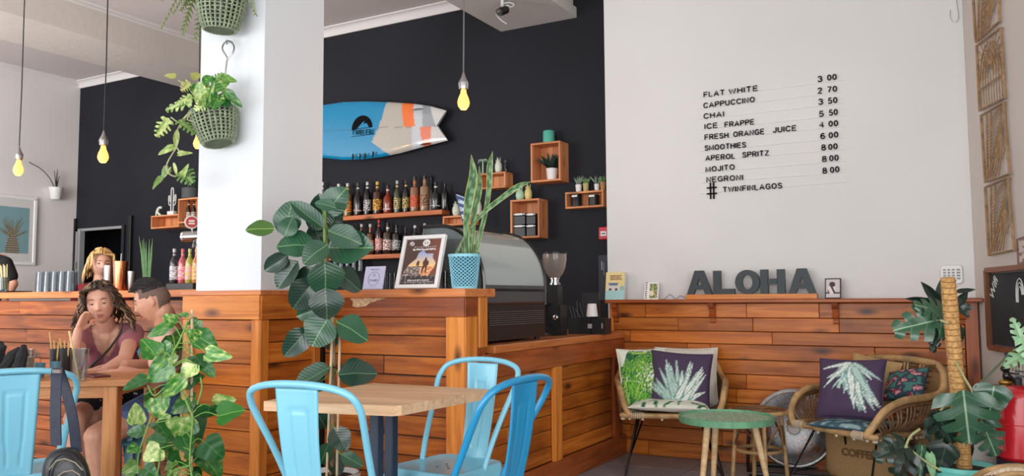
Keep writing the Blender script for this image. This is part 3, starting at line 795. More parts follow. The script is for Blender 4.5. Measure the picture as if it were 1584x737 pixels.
for k in range(14):
    a = -pi/2+.35+(random.random()-.5)*.5; lv2.append((.55+random.uniform(-.03, .03), .85, a, random.uniform(.6, .85), .08, random.choice([cr1, cr3]), cr2))
pine_dn = leaf_art(lv2, PURP)
random.seed(5)
lv3 = []
g1, g2, g3, g4 = rgb(120, 186, 60), rgb(54, 120, 50), rgb(170, 212, 96), rgb(30, 92, 70)
for (cx, cy, a0, n_, L_) in ((.1, .1, .9, 16, .8), (.9, .75, 3.6, 12, .6), (.2, .95, -1.0, 14, .7), (.75, .1, 1.9, 12, .6)):
    for k in range(n_):
        a = a0+(k/n_-.5)*2.2; lv3.append((cx, cy, a, L_*random.uniform(.7, 1), .045, random.choice([g1, g3, g1]), random.choice([g2, g4])))
def palm_bg(u, v): return rgb(226, 232, 216)
palm = leaf_art(lv3, palm_bg)
lv4 = [(.1+.11*k+random.uniform(-.03, .03), random.random()*.6, random.uniform(0, 6), .35, .03, g2, g4) for k in range(9)]
seatp = leaf_art(lv4, palm_bg)
def flor(u, v):
    n = noise.noise(V((u*5, v*5, 3)));
    if n > .12: return rgb(214, 150, 160) if noise.noise(V((u*16, v*16, 1))) > 0 else rgb(120, 40, 60)
    if n < -.15: return rgb(70, 120, 110)
    return rgb(44, 66, 78)
CREAM = rgb(222, 218, 206)
def upM(px, py, dep, az, w_=0, lean=-.25, roll_=0):
    """cushion standing at pixel (bottom centre), facing azimuth az, leaning back"""
    p = at(px, py, dep); return T(p) @ RZ(-radians(az)+pi) @ RX(pi/2) @ RX(lean) @ RZ(roll_)
# seat cushion (lies flat)
pS = at(1037, 641, 5.35)
cushion('seat_cushion', T(pS.x, pS.y, .395+.035) @ RZ(-radians(165)+pi) @ T(0, -.22, 0), .50, .46, .075, seatp, CREAM, 'cream seat pad with a few fern leaves on the left rattan chair', cat='cushion', n=40)
cushion('white_cushion', upM(1062, 630, 5.52, 165, lean=-.30), .42, .405, .12, lambda u, v: CREAM, CREAM, 'plain cream cushion mostly hidden behind the palm and purple cushions', n=30)
cushion('palm_cushion', upM(1003, 641, 5.40, 135, lean=-.22), .36, .43, .14, palm, rgb(226, 224, 214), 'white cushion with bright green palm fronds in the left rattan chair', seed=5)
cushion('pineapple_cushion', upM(1049, 637, 5.33, 168, lean=-.24, roll_=-.06), .40, .385, .14, pine_up, PURP, 'purple cushion with an upright pale pineapple crown, left rattan chair')
cushion('drooping_pineapple_cushion', upM(1313, 650, 4.66, 196, lean=-.30, roll_=.03), .385, .35, .13, pine_dn, PURP, 'purple cushion with an upside-down pineapple crown in the right rattan chair', seed=9)
cushion('burlap_cushion', upM(1338, 632, 4.92, 200, lean=-.28, roll_=-.16), .30, .31, .10, lambda u, v: rgb(192, 158, 108), rgb(192, 158, 108), 'tan burlap cushion behind the drooping pineapple cushion', n=30, seed=4)
pS = at(1322, 655, 4.66)
cushion('teal_seat_cushion', T(pS.x, pS.y, .40) @ RZ(-radians(200)+pi) @ T(0, -.2, 0), .36, .4, .06, lambda u, v: rgb(60, 92, 104) if noise.noise(V((u*9, v*9, 0))) < .1 else rgb(150, 180, 180), rgb(50, 80, 92), 'teal patterned seat pad under the drooping pineapple cushion', n=30)
cushion('floral_cushion', upM(1396, 617, 4.62, 215, lean=-.7, roll_=.25), .24, .2, .09, flor, rgb(30, 60, 64), 'small pink and teal floral cushion in the right armchair', n=40, seed=2)

# burlap sacks
BURL = plain('burlap', rgb(178, 142, 96), .95, nscale=160, namt=.22, bump=.5, bscale=220)
def sack(px, py, dep, w_, d_, h_, az, label, seed):
    p = at(px, py, dep); M = T(p.x, p.y, 0) @ RZ(-radians(az)+pi)
    def f(u, v):
        a = 2*pi*u; z = h_*v; k = (1-abs(v*2-1)**4*.25)*(1+.05*noise.noise(V((cos(a)*2+seed, sin(a)*2, v*3))))
        cx = abs(cos(a))**.6*(1 if cos(a) > 0 else -1); cy = abs(sin(a))**.6*(1 if sin(a) > 0 else -1)
        if v > .93: k *= .82
        return (w_/2*cx*k, -d_/2*cy*k, z+.01*noise.noise(V((cos(a)*3, sin(a)*3, seed))))
    mb = MB().grid(f, 40, 16)
    mb.add([f(i/40, 1) for i in range(40)], [tuple(range(40))])
    me = mb.mesh('sack', angle=70); recalc(me)
    return link('burlap_sack', me, BURL, None, M, label=label, category='sack')
sk = sack(1340, 720, 5.0, .46, .3, .34, 203, 'tan burlap coffee sack with faded lettering under the right rattan chair', 2)
tm_ = text_mesh('COFFEE', .062, .001, .002, 'CENTER')
link('lettering', tm_, plain('faded_ink', rgb(118, 88, 56), .95, nscale=90, namt=.3), sk, T(.04, -.158, .17) @ RX(pi/2))
sack(1458, 640, 4.9, .30, .2, .70, 190, 'tall brown burlap sack beside the moss pole at the end of the panelling', 7)
# ================================================================== PLANTS
def leafmat(name, base, rib, rough=.3, coat=.3, veins=0, veinc=None, vari=None, vscale=3.0, vthr=(.5, .62), back=None, hv=.12):
    m, nt, b = nodes(name); L = nt.links.new
    tc = nd(nt, 'ShaderNodeTexCoord'); oi = nd(nt, 'ShaderNodeObjectInfo'); sp = nd(nt, 'ShaderNodeSeparateXYZ'); L(tc.outputs['Object'], sp.inputs[0])
    ab = nd(nt, 'ShaderNodeMath', operation='ABSOLUTE'); L(sp.outputs['X'], ab.inputs[0])
    col = base
    if vari:
        off = nd(nt, 'ShaderNodeVectorMath', operation='SCALE'); off.inputs[0].default_value = (31, 17, 5); L(oi.outputs['Random'], off.inputs['Scale'])
        ad = nd(nt, 'ShaderNodeVectorMath', operation='ADD'); L(tc.outputs['Object'], ad.inputs[0]); L(off.outputs[0], ad.inputs[1])
        mp = nd(nt, 'ShaderNodeMapping'); mp.inputs['Scale'].default_value = (2.2, .9, 1); L(ad.outputs[0], mp.inputs[0])
        n = nd(nt, 'ShaderNodeTexNoise', i_Scale=vscale, i_Detail=3.0); L(mp.outputs[0], n.inputs['Vector'])
        # each leaf is variegated more or less
        m1 = nd(nt, 'ShaderNodeMath', operation='MULTIPLY_ADD'); m1.inputs[1].default_value = .30; m1.inputs[2].default_value = -.17; L(oi.outputs['Random'], m1.inputs[0])
        m2 = nd(nt, 'ShaderNodeMath', operation='ADD'); L(n.outputs['Fac'], m2.inputs[0]); L(m1.outputs[0], m2.inputs[1])
        col = ramp(nt, m2.outputs[0], [(vthr[0]-.15, base), (vthr[0], tuple(lerp(p, q, .35) for p, q in zip(base, vari))), (vthr[1], vari)])
    if veins:
        v1 = nd(nt, 'ShaderNodeMath', operation='MULTIPLY_ADD'); L(ab.outputs[0], v1.inputs[0]); v1.inputs[1].default_value = -.55; L(sp.outputs['Y'], v1.inputs[2])
        v2 = nd(nt, 'ShaderNodeMath', operation='MULTIPLY'); v2.inputs[1].default_value = veins; L(v1.outputs[0], v2.inputs[0])
        v3 = nd(nt, 'ShaderNodeMath', operation='SINE'); L(v2.outputs[0], v3.inputs[0])
        col = mixc(nt, ramp(nt, v3.outputs[0], [(.90, (0, 0, 0, 1)), (.995, (.5, .5, .5, 1))]), col, veinc or rib)
        bp = nd(nt, 'ShaderNodeBump', i_Strength=.10, i_Distance=.01); L(v3.outputs[0], bp.inputs['Height']); L(bp.outputs[0], b.inputs['Normal'])
    if rib: col = mixc(nt, ramp(nt, ab.outputs[0], [(.010, (1, 1, 1, 1)), (.022, (0, 0, 0, 1))]), col, rib)
    hs = nd(nt, 'ShaderNodeHueSaturation'); L(col, hs.inputs['Color']) if hasattr(col, 'links') else hs.inputs['Color'].__setattr__('default_value', col)
    mr = nd(nt, 'ShaderNodeMapRange'); mr.inputs['To Min'].default_value = 1-hv*1.6; mr.inputs['To Max'].default_value = 1+hv*1.6; L(oi.outputs['Random'], mr.inputs[0]); L(mr.outputs[0], hs.inputs['Value'])
    out = hs.outputs[0]
    if back:
        ge = nd(nt, 'ShaderNodeNewGeometry'); out = mixc(nt, ge.outputs['Backfacing'], out, back)
    L(out, b.inputs['Base Color']); b.inputs['Roughness'].default_value = rough; b.inputs['Coat Weight'].default_value = coat; b.inputs['Coat Roughness'].default_value = .2
    return m
RUB = leafmat('rubber_leaf', rgb(38, 84, 58), rgb(110, 150, 96), .3, .35, 60, rgb(46, 92, 64), back=rgb(84, 104, 62))
RUBP = leafmat('rubber_leaf_dark', rgb(28, 60, 46), rgb(84, 118, 86), .26, .45, 60, rgb(38, 72, 56), back=rgb(84, 104, 62))
RUBL = leafmat('rubber_leaf_young', rgb(60, 96, 36), rgb(150, 180, 100), .35, .3, back=rgb(84, 104, 62))
POT = leafmat('pothos_leaf', rgb(42, 122, 34), rgb(120, 176, 74), .3, .35, 20, rgb(52, 120, 42), vari=rgb(206, 220, 132), vthr=(.60, .72), back=rgb(110, 160, 80))
POTD = leafmat('pothos_leaf_dark', rgb(28, 96, 32), rgb(70, 130, 58), .28, .4, 20, rgb(34, 92, 38), vari=rgb(150, 190, 90), vthr=(.72, .86), back=rgb(84, 134, 62))
POTL = leafmat('pothos_leaf_pale', rgb(96, 152, 56), rgb(176, 200, 120), .34, .3, 20, rgb(104, 156, 64), vari=rgb(214, 224, 150), vthr=(.48, .62), back=rgb(150, 180, 100))
MON = leafmat('monstera_leaf', rgb(50, 92, 66), rgb(150, 182, 150), .24, .5, 22, rgb(96, 134, 108), back=rgb(70, 100, 66))
MOND = leafmat('monstera_leaf_dark', rgb(22, 44, 34), rgb(60, 84, 64), .3, .35, 22, rgb(40, 62, 50), back=rgb(50, 70, 48))
MONL = leafmat('monstera_leaf_young', rgb(150, 200, 150), rgb(200, 226, 180), .35, .3, 22, rgb(176, 214, 170), back=rgb(120, 170, 110))
MONK = leafmat('cheese_plant_leaf', rgb(96, 138, 60), rgb(180, 200, 130), .38, .2, 0, None, vari=rgb(196, 206, 130), vthr=(.56, .66), back=rgb(110, 130, 70))
MONY = leafmat('cheese_plant_leaf_yellow', rgb(160, 164, 80), rgb(200, 196, 120), .4, .15, 0, None, vari=rgb(206, 200, 120), vthr=(.5, .62))
STEM = plain('green_stem', rgb(120, 160, 74), .5, nscale=20, namt=.2)
STEMP = plain('pale_stem', rgb(176, 178, 130), .55, nscale=20, namt=.15)
BARK = plain('woody_stem', rgb(150, 128, 98), .75, nscale=30, namt=.3, bump=.3)
CANE = plain('bamboo_cane', rgb(206, 184, 150), .55, nscale=25, namt=.15)
SOIL = plain('potting_soil', rgb(40, 32, 26), .95, nscale=60, namt=.5, bump=.6, bscale=80)
MOSS = plain('coir_pole', rgb(210, 164, 104), .95, nscale=70, namt=.35, bump=1.0, bscale=90)

def prof(kind, t):
    if kind == 'oval': return .5*(sin(pi*min(1, t**.86))**.62)*(1 if t < .9 else (1-(t-.9)/.1*.25)) if 0 < t < 1 else 0
    if kind == 'heart': return .5*(min(1, (t+.02)*5.2)**.5)*((1-t)**.62)*1.12 if t < 1 else 0
    if kind == 'lance': return .5*(sin(pi*min(1, t**.75))**.9) if 0 < t < 1 else 0
_lm = {}
def leaf_mesh(kind, var=0):
    key = (kind, var)
    if key in _lm: return _lm[key]
    rnd = random.Random(hash(kind) % 97+var*7) if False else random.Random(len(kind)*13+var*7)
    fold = rnd.uniform(.10, .28); droop = rnd.uniform(.05, .28); twist = rnd.uniform(-.25, .25)
    def shape(x, y):
        z = abs(x)*fold*1.1 - droop*y*y + .015*sin(y*9+var)
        z += x*twist*y
        return (x, y, z)
    mb = MB()
    if kind in ('oval', 'heart', 'lance'):
        n = 10; cols = (-1, -.62, -.02, .02, .62, 1)
        vs = []; fs = []
        for j in range(n+1):
            t = j/n; hw = prof(kind, t); wv = 1+.04*sin(t*11+var)
            yy = t
            for c in cols:
                y = yy-(.10*(abs(c)**1.5) if kind == 'heart' and t < .2 else 0)*(1-t*5)
                vs.append(shape(c*hw*wv, y))
        k = len(cols)
        for j in range(n):
            for i in range(k-1): fs.append((j*k+i, j*k+i+1, (j+1)*k+i+1, (j+1)*k+i))
        mb.add(vs, fs)
    elif kind in ('monstera', 'swiss'):
        # lobes separated by slits that run to near the midrib
        nl = 4 if kind == 'monstera' else 5; W0 = lambda t: .62*(min(1, (t+.03)*4)**.5)*((1-t)**.5)*1.05
        for s in (-1, 1):
            # inner band
            m_ = 14; vs = []; fs = []
            for j in range(m_+1):
                t = j/m_; vs += [shape(s*.0, t), shape(s*W0(t)*.38, t+.05*W0(t))]
            for j in range(m_): fs.append((2*j, 2*j+1, 2*j+3, 2*j+2) if s > 0 else (2*j+2, 2*j+3, 2*j+1, 2*j))
            mb.add(vs, fs)
            for l in range(nl):
                t0, t1 = l/nl+.012, (l+1)/nl-.018; gap = rnd.uniform(.0, .03)
                t0 += gap
                vs = []; fs = []
                for q in range(4):
                    f_ = q/3; r = lerp(.38, 1.0+rnd.uniform(-.06, .04), f_)
                    for e, t in ((0, t0), (1, (t0+t1)/2), (2, t1)):
                        sh = .0 if q == 0 else (.012*(1 if e == 0 else (-1 if e == 2 else 0)))*q
                        tt = t+sh; x = s*W0(min(.995, tt))*r*(1 if e == 1 else .97)
                        p = shape(x, tt+.16*abs(x)*(1+.5*f_)-(.1 if tt < .18 else 0)*f_)
                        vs.append((p[0], p[1], p[2]-.10*f_*f_))
                for q in range(3):
                    for e in range(2):
                        a = q*3+e; qd = (a, a+1, a+4, a+3); fs.append(qd if s < 0 else qd[::-1])
                mb.add(vs, fs)
    me = mb.mesh('leaf_'+kind, angle=180); _lm[key] = me
    return me
_lk = {}
def leafobj(parent, kind, base, tip, width, mat, tilt=0.0, var=None, name='leaf', facing=None):
    """leaf from base to tip; its face turned to the room (towards facing)"""
    base, tip = V(base), V(tip); y = (tip-base); L_ = y.length; y.normalize()
    f = (facing or (CC-base)).normalized()
    f = f+V((0, 0, .45)); n = f-y*f.dot(y)
    if n.length < 1e-3: n = V((0, 0, 1))
    n.normalize(); x = y.cross(n)
    n = n*cos(tilt)+x*sin(tilt); x = y.cross(n)
    var = random.randrange(5) if var is None else var
    key = (kind, var, mat.name)
    if key not in _lk:
        me = leaf_mesh(kind, var).copy(); me.materials.append(mat); _lk[key] = me
    sx = width/(1.0 if kind in ('oval', 'heart', 'lance') else 1.2)
    M = T(base) @ Matrix((x, y, n)).transposed().to_4x4() @ S3(sx, L_, (sx+L_)/2)
    return linkW(name, _lk[key], None, parent, M)
def leaves_px(parent, items, conv, dep, kind, s=1.0, jit=.06, tiltr=.45, stemmat=None, stem_to=None, stem_r=.003):
    """items: (bx,by,tx,ty,width,mat[,depth offset]) in picture units read off the photograph; each leaf gets its own depth"""
    for it in items:
        bx, by, tx, ty, wd, mt = it[:6]; off = it[6] if len(it) > 6 else random.uniform(-jit, jit)
        d0 = dep+off; d1 = d0+random.uniform(-.05, .03)
        b = at(*conv(bx, by), d0); t = at(*conv(tx, ty), d1)
        w_ = wd*s*d0/FPX
        leafobj(parent, kind, b, t, w_, mt, tilt=random.uniform(-tiltr, tiltr))
        if stem_to:
            c = stem_to(b)
            if (c-b).length > .01:
                m_ = lerp(c, b, .5)+V((0, 0, .02))
                linkW('petiole', MB().tube(cr([c, m_, b], 3), stem_r, 5).mesh('petiole'), stemmat, parent, Matrix.Identity(4))
def pot(parent, x, y, z0, h, r0, r1, mat, soil=True, rim=.006, name='pot', n=32):
    m = MB().lathe([(.001, z0), (r0, z0), (r1, z0+h), (r1+rim, z0+h), (r1+rim, z0+h-.02), (r1+rim*.9, z0+h), (r1-.008, z0+h), (r0*.9+.1*r1, z0+h-.03), (.001, z0+h-.03)], n, T(x, y, 0))
    o = linkW(name, m.mesh(name), mat, parent, Matrix.Identity(4))
    if soil: linkW('soil', MB().lathe([(.001, z0+h-.028), (r1-.009, z0+h-.028), (r1-.009, z0+h-.022), (.001, z0+h-.015)], n, T(x, y, 0)).mesh('soil'), SOIL, parent, Matrix.Identity(4))
    return o

# ---- rubber plant
random.seed(21)
c0 = at(512, 720, 3.98)
rp = thing('rubber_plant', (c0.x, c0.y, 0), label='tall rubber plant with big dark oval leaves in front of the counter corner', cat='potted plant')
pot(rp, c0.x, c0.y, 0, .29, .10, .135, plain('white_ceramic', rgb(226, 226, 224), .3, coat=.3))
K = lambda x, y: (x, y)
tr = [at(512, 735, 3.98), at(515, 640, 3.98), at(516, 560, 3.99), at(513, 490, 3.99), at(507, 420, 3.98), at(504, 360, 3.97), at(504, 318, 3.96)]
linkW('stem', MB().tube(cr(tr, 4), [.010]*20+[.006]*5, 8).mesh('stem'), BARK, rp, Matrix.Identity(4))
linkW('side_stem', MB().tube(cr([at(509, 425, 3.98), at(480, 400, 3.96), at(450, 375, 3.95), at(443, 352, 3.94)], 4), .005, 8).mesh('stem'), BARK, rp, Matrix.Identity(4))
linkW('growing_stem', MB().tube(cr([at(504, 400, 3.93), at(502, 350, 3.92), at(503, 312, 3.92)], 3), .008, 8).mesh('stem'), STEM, rp, Matrix.Identity(4))
for a, b in (((505, 745), (515, 480)), ((521, 745), (526, 500))):
    linkW('support_cane', MB().tube([at(*a, 3.92), at(*b, 3.92)], .006, 8).mesh('cane'), CANE, rp, Matrix.Identity(4))
linkW('tie', MB().lathe([(.016, -.002), (.016, .002)], 12, T(at(514, 569, 3.95)), cap=False).mesh('tie'), BLK, rp, Matrix.Identity(4))
RL = [(425, 354, 379, 353, 24, RUBL, -.05), (441, 366, 450, 310, 34, RUB, 0), (440, 366, 452, 335, 24, RUB, -.06), (501, 354, 449, 311, 22, RUB, -.08),
      (502, 350, 494, 299, 32, RUBP, .08), (503, 330, 533, 292, 34, RUB, -.02), (520, 322, 486, 312, 16, RUB, -.12), (508, 356, 522, 322, 28, RUBP, .05),
      (507, 357, 560, 376, 30, RUB, -.1), (507, 384, 577, 383, 46, RUB, -.03), (507, 378, 466, 405, 36, RUB, -.14), (487, 380, 427, 377, 38, RUB, -.02),
      (446, 396, 408, 419, 22, RUBP, 0), (461, 404, 428, 447, 28, RUBP, .02), (502, 404, 506, 460, 46, RUB, -.12), (518, 420, 561, 447, 36, RUBP, -.02),
      (488, 414, 452, 458, 30, RUBP, .05), (486, 434, 452, 479, 38, RUBP, 0), (503, 446, 507, 495, 42, RUBP, -.1), (484, 348, 500, 380, 30, RUBP, .1),
      (497, 476, 458, 490, 26, RUB, .05), (508, 492, 480, 535, 44, RUB, -.08), (477, 509, 439, 552, 30, RUBP, -.04), (521, 498, 571, 523, 40, RUB, -.06),
      (511, 569, 456, 597, 28, RUB, -.04), (500, 588, 470, 604, 24, RUBP, .02), (523, 580, 583, 574, 40, RUBP, -.05), (509, 685, 493, 724, 20, RUB, -.05),
      (516, 662, 536, 697, 28, RUBP, -.03), (527, 703, 562, 721, 18, RUB, -.05), (491, 640, 505, 664, 24, RUBP, .03), (503, 510, 520, 540, 30, RUBP, .1),
      (500, 330, 478, 352, 30, RUBP, .12), (517, 610, 500, 640, 22, RUBP, .06), (510, 700, 528, 735, 26, RUBP, .06), (498, 430, 476, 470, 34, RUBP, .1)]
def stem_near(pts):
    P = cr(pts, 8)
    return lambda b: min(P, key=lambda q: (q-b).length+(.02 if q.z > b.z+.04 else 0))
leaves_px(rp, RL, K, 3.95, 'oval', 1.28, tiltr=.35, stem_to=lambda b: stem_near(tr)(b) if (stem_near(tr)(b)-b).length < .12 else b, stemmat=STEM, stem_r=.0035)

# ---- golden pothos on a pole
random.seed(33)
c0 = at(283, 737, 3.5)
po = thing('pothos_plant', (c0.x, c0.y, 0), label='trailing golden pothos with heart-shaped variegated leaves beside the seated man', cat='potted plant')
pot(po, c0.x, c0.y, 0, .26, .10, .13, plain('terracotta_grey_pot', rgb(120, 110, 100), .7))
linkW('coir_pole', MB().tube([at(281, 900, 3.54), at(288, 600, 3.54), at(292, 503, 3.54)], .022, 12).mesh('pole'), MOSS, po, Matrix.Identity(4))
linkW('support_cane', MB().tube([at(296, 900, 3.52), at(297, 480, 3.52)], .006, 8).mesh('cane'), CANE, po, Matrix.Identity(4))
KP = lambda x, y: (190+x/2.868, 480+y/2.868)
P_, D_, L_ = POT, POTD, POTL
PL = [(205, 75, 98, 112, 70, P_), (290, 28, 240, 15, 22, D_), (145, 205, 85, 122, 84, P_), (215, 165, 138, 205, 66, D_), (215, 110, 265, 180, 100, D_), (325, 110, 422, 175, 80, P_),
      (335, 45, 275, 122, 50, D_), (372, 190, 478, 208, 60, P_), (238, 195, 143, 238, 52, L_), (205, 240, 108, 320, 95, D_), (325, 240, 250, 302, 74, L_), (318, 205, 365, 250, 66, D_),
      (352, 230, 410, 300, 52, D_), (105, 305, -5, 352, 52, D_), (262, 300, 175, 395, 66, P_), (275, 320, 355, 290, 66, D_), (322, 398, 208, 452, 96, D_), (148, 392, 168, 480, 86, P_),
      (100, 375, 142, 412, 66, D_), (60, 505, 62, 412, 66, L_), (95, 535, 12, 545, 56, D_), (212, 487, 120, 525, 56, L_), (262, 478, 250, 572, 104, L_), (300, 435, 345, 600, 100, D_),
      (385, 425, 372, 492, 86, D_), (408, 418, 495, 398, 66, L_), (425, 470, 542, 440, 100, P_), (362, 585, 448, 662, 104, D_), (205, 590, 98, 575, 100, D_), (165, 615, 90, 668, 78, L_),
      (70, 610, 20, 622, 56, D_), (245, 618, 195, 655, 66, P_), (312, 620, 332, 680, 68, D_), (365, 655, 435, 745, 110, D_), (60, 685, -5, 725, 56, L_), (195, 690, 240, 680, 50, P_),
      (95, 700, 150, 738, 66, D_), (235, 705, 195, 775, 68, P_), (295, 715, 340, 775, 76, D_), (262, 560, 305, 640, 76, D_), (350, 740, 300, 800, 80, D_), (150, 745, 90, 800, 80, P_), (60, 740, 10, 800, 60, D_),
      (230, 60, 180, 20, 60, P_), (330, 130, 290, 90, 60, P_), (240, 620, 300, 700, 80, D_), (320, 500, 270, 560, 70, D_), (150, 500, 200, 560, 70, D_)]
vine = [at(*KP(x, y), 3.44) for x, y in ((285, 60), (250, 140), (220, 200), (225, 290), (262, 360), (295, 440), (310, 480), (300, 600), (298, 680), (310, 760))]
linkW('vine', MB().tube(cr(vine, 5), .0042, 6).mesh('vine'), STEM, po, Matrix.Identity(4))
for q in ([(345, 300), (350, 350), (330, 420)], [(110, 335), (140, 380), (190, 340)], [(165, 620), (160, 690), (150, 740)], [(130, 470), (100, 550), (70, 640), (65, 720)], [(300, 690), (230, 710), (200, 740)]):
    linkW('vine', MB().tube(cr([at(*KP(x, y), 3.43) for x, y in q], 5), .0034, 6).mesh('vine'), STEM, po, Matrix.Identity(4))
leaves_px(po, PL, KP, 3.5, 'heart', 1/2.868*1.38, jit=.08, tiltr=.5, stem_to=lambda b: stem_near(vine)(b) if (stem_near(vine)(b)-b).length < .2 else b, stemmat=STEM, stem_r=.0022)

# ---- monstera on a coir pole
random.seed(7)
c0 = at(1490, 722, 3.9)
mo = thing('monstera_plant', (c0.x, c0.y, 0), label='monstera with glossy split leaves on a thick coir pole in a teal pot', cat='potted plant')
TEAL = plain('teal_glaze', rgb(110, 200, 190), .3, coat=.3, nscale=6, namt=.08)
pot(mo, c0.x, c0.y, 0, .325, .115, .145, TEAL)
pb, pt = at(1493, 740, 3.9), at(1466, 430, 3.88)
linkW('coir_pole', MB().tube([lerp(pb, pt, k/12) for k in range(13)], [.034, .033, .035, .033, .034, .033, .035, .033, .034, .033, .034, .033, .032], 14).mesh('pole'), MOSS, mo, Matrix.Identity(4))
mb = MB()
for k in range(34):
    c = lerp(pb, pt, (k+.5)/34); mb.tube([c+V((.0345*cos(a), .0345*sin(a), .008*sin(a))) for a in [2*pi*i/14 for i in range(14)]], .0022, 4, closed=True)
linkW('pole_twine', mb.mesh('twine'), plain('coir_twine', rgb(164, 116, 64), .9), mo, Matrix.Identity(4))
ML_ = [(1462, 494, 1388, 506, 66, MON, .02), (1462, 486, 1418, 470, 44, MON, .05), (1460, 500, 1440, 545, 22, MOND, .06)]
leaves_px(mo, ML_, K, 3.95, 'monstera', 1.1, tiltr=.2)
ST = [(1446, 470, 1401, 461, 9), (1455, 474, 1426, 436, 13), (1456, 470, 1453, 433, 13), (1477, 453, 1511, 447, 8), (1479, 476, 1497, 449, 13), (1484, 476, 1507, 476, 11), (1480, 502, 1489, 530, 13), (1448, 505, 1442, 546, 15), (1482, 470, 1500, 492, 12), (1452, 480, 1430, 470, 14)]
leaves_px(mo, [(a, b, c, d, e, MOND, .1) for a, b, c, d, e in ST], K, 3.95, 'lance', 1.15, tiltr=.3)
leaves_px(mo, [(1490, 604, 1500, 690, 104, MON, -.12), (1448, 636, 1474, 688, 60, MOND, -.06), (1430, 652, 1486, 680, 58, MOND, -.02), (1518, 650, 1542, 708, 56, MON, -.08), (1406, 688, 1354, 706, 54, MOND, -.05), (1404, 694, 1384, 752, 56, MOND, -.03), (1420, 690, 1430, 750, 44, MOND, 0)], K, 3.9, 'monstera', 1.0, tiltr=.15)
leaves_px(mo, [(1538, 598, 1528, 646, 58, MON, -.1), (1464, 688, 1450, 734, 46, MOND, -.08), (1438, 702, 1444, 745, 16, MONL, -.05), (1426, 690, 1422, 745, 16, MON, -.02), (1418, 690, 1412, 740, 14, MOND, 0), (1382, 684, 1366, 700, 26, MOND, -.08), (1500, 690, 1478, 740, 20, MOND, .02)], K, 3.9, 'heart', 1.0, tiltr=.2)
for q in ([(1478, 560), (1492, 585), (1504, 608), (1489, 612)], [(1423, 664), (1408, 676), (1400, 694)], [(1489, 640), (1470, 620), (1452, 640)], [(1490, 690), (1510, 640), (1536, 606)], [(1508, 600), (1535, 575), (1562, 548), (1582, 535)], [(1466, 500), (1455, 496)], [(1400, 690), (1440, 720), (1480, 738)]):
    linkW('petiole', MB().tube(cr([at(x, y, 3.84) for x, y in q], 4), .0055, 6).mesh('petiole'), STEMP if q[0][0] < 1500 else plain('dark_petiole', rgb(84, 100, 70), .5), mo, Matrix.Identity(4))
leaves_px(mo, [(1582, 530, 1566, 491, 26, MONL, -.1), (1590, 545, 1552, 566, 34, MONL, -.1), (1584, 520, 1600, 560, 40, MONL, -.1)], K, 3.9, 'monstera', 1.0, tiltr=.2)
# second pots near it
c1 = at(1508, 690, 4.25)
wp2 = thing('plant_pot', (c1.x, c1.y, 0), label='white ceramic pot standing behind the teal pot', cat='pot')
pot(wp2, c1.x, c1.y, 0, at(1508, 668, 4.25).z, .10, .115, plain('white_glaze', rgb(214, 212, 208), .35, coat=.2))

# ---- woven wall baskets on the pillar
WICK = plain('green_grey_wicker', rgb(138, 150, 122), .7, nscale=30, namt=.35)
WICK2 = plain('dark_green_wicker', rgb(92, 104, 78), .75, nscale=30, namt=.3)
def hang_basket(cx, cy, dep, r, h, label, tilt=.25, tiltx=0):
    p = at(cx, cy, dep)
    M = T(p) @ RX(tiltx) @ RY(tilt)
    b = thing('hanging_planter', None, label=label, cat='hanging planter', group='wicker wall planters', M=M)
    rad = lambda v: r*(.62+.38*v**.6)
    mb = MB(); mb2 = MB()
    nr = 11
    for j in range(nr):
        v = j/(nr-1); z = h*v; k_ = 60
        pts = [((rad(v)+.004*(1 if (i+j) % 2 else -1))*cos(2*pi*i/k_), (rad(v)+.004*(1 if (i+j) % 2 else -1))*sin(2*pi*i/k_), z) for i in range(k_)]
        mb.tube(pts, .0044 if j < nr-1 else .007, 5, closed=True)
    mb3 = MB()
    for i in range(26):
        a = 2*pi*i/26; mb3.tube([(rad(v)*cos(a), rad(v)*sin(a), h*v) for v in (0, .25, .5, .75, 1)], .0062, 5)
    mb2.lathe([(.001, 0), (rad(0), 0), (rad(0), .006), (.001, .006)], 24)
    link('weave', mb.mesh('weave'), WICK, b); link('stakes', mb3.mesh('stakes'), WICK, b); link('liner', MB().lathe([(.001, .008), (rad(0)-.008, .008), (rad(.5)-.010, h*.5), (rad(1)-.010, h*.96)], 24, cap=False).mesh('liner'), BLK, b); link('basket_foot', mb2.mesh('foot'), WICK2, b)
    link('inner_pot', MB().lathe([(.001, .02), (r*.6, .02), (r*.82, h*1.0), (r*.86, h*1.0), (r*.80, h*.9), (.001, h*.9)], 24).mesh('pot'), BLK, b)
    link('soil', MB().lathe([(.001, h*.9), (r*.8, h*.9), (.001, h*.93)], 20).mesh('soil'), SOIL, b)
    return b
DB = 4.28
hb1 = hang_basket(338, 222, DB, .118, .175, 'wicker planter with a trailing variegated plant, hooked halfway up the pillar', -.24)
hp = [at(352, 90, DB+.06), at(344, 76, DB+.07), at(348, 66, DB+.08), at(356, 64, DB+.08), at(362, 72, DB+.07), at(360, 82, DB+.06), at(352, 92, DB+.06), at(349, 112, DB+.05), at(346, 150, DB+.05)]
linkW('hook_rod', MB().tube(cr(hp, 4), .0045, 6).mesh('hook'), STEEL, hb1, Matrix.Identity(4))
linkW('wall_hook', MB().tube([at(351, 66, DB+.16), at(351, 62, DB+.1), at(351, 68, DB+.06)], .004, 6).mesh('hook'), STEEL, hb1, Matrix.Identity(4))
KH = lambda x, y: (230+x/3.512, 90+y/3.5)
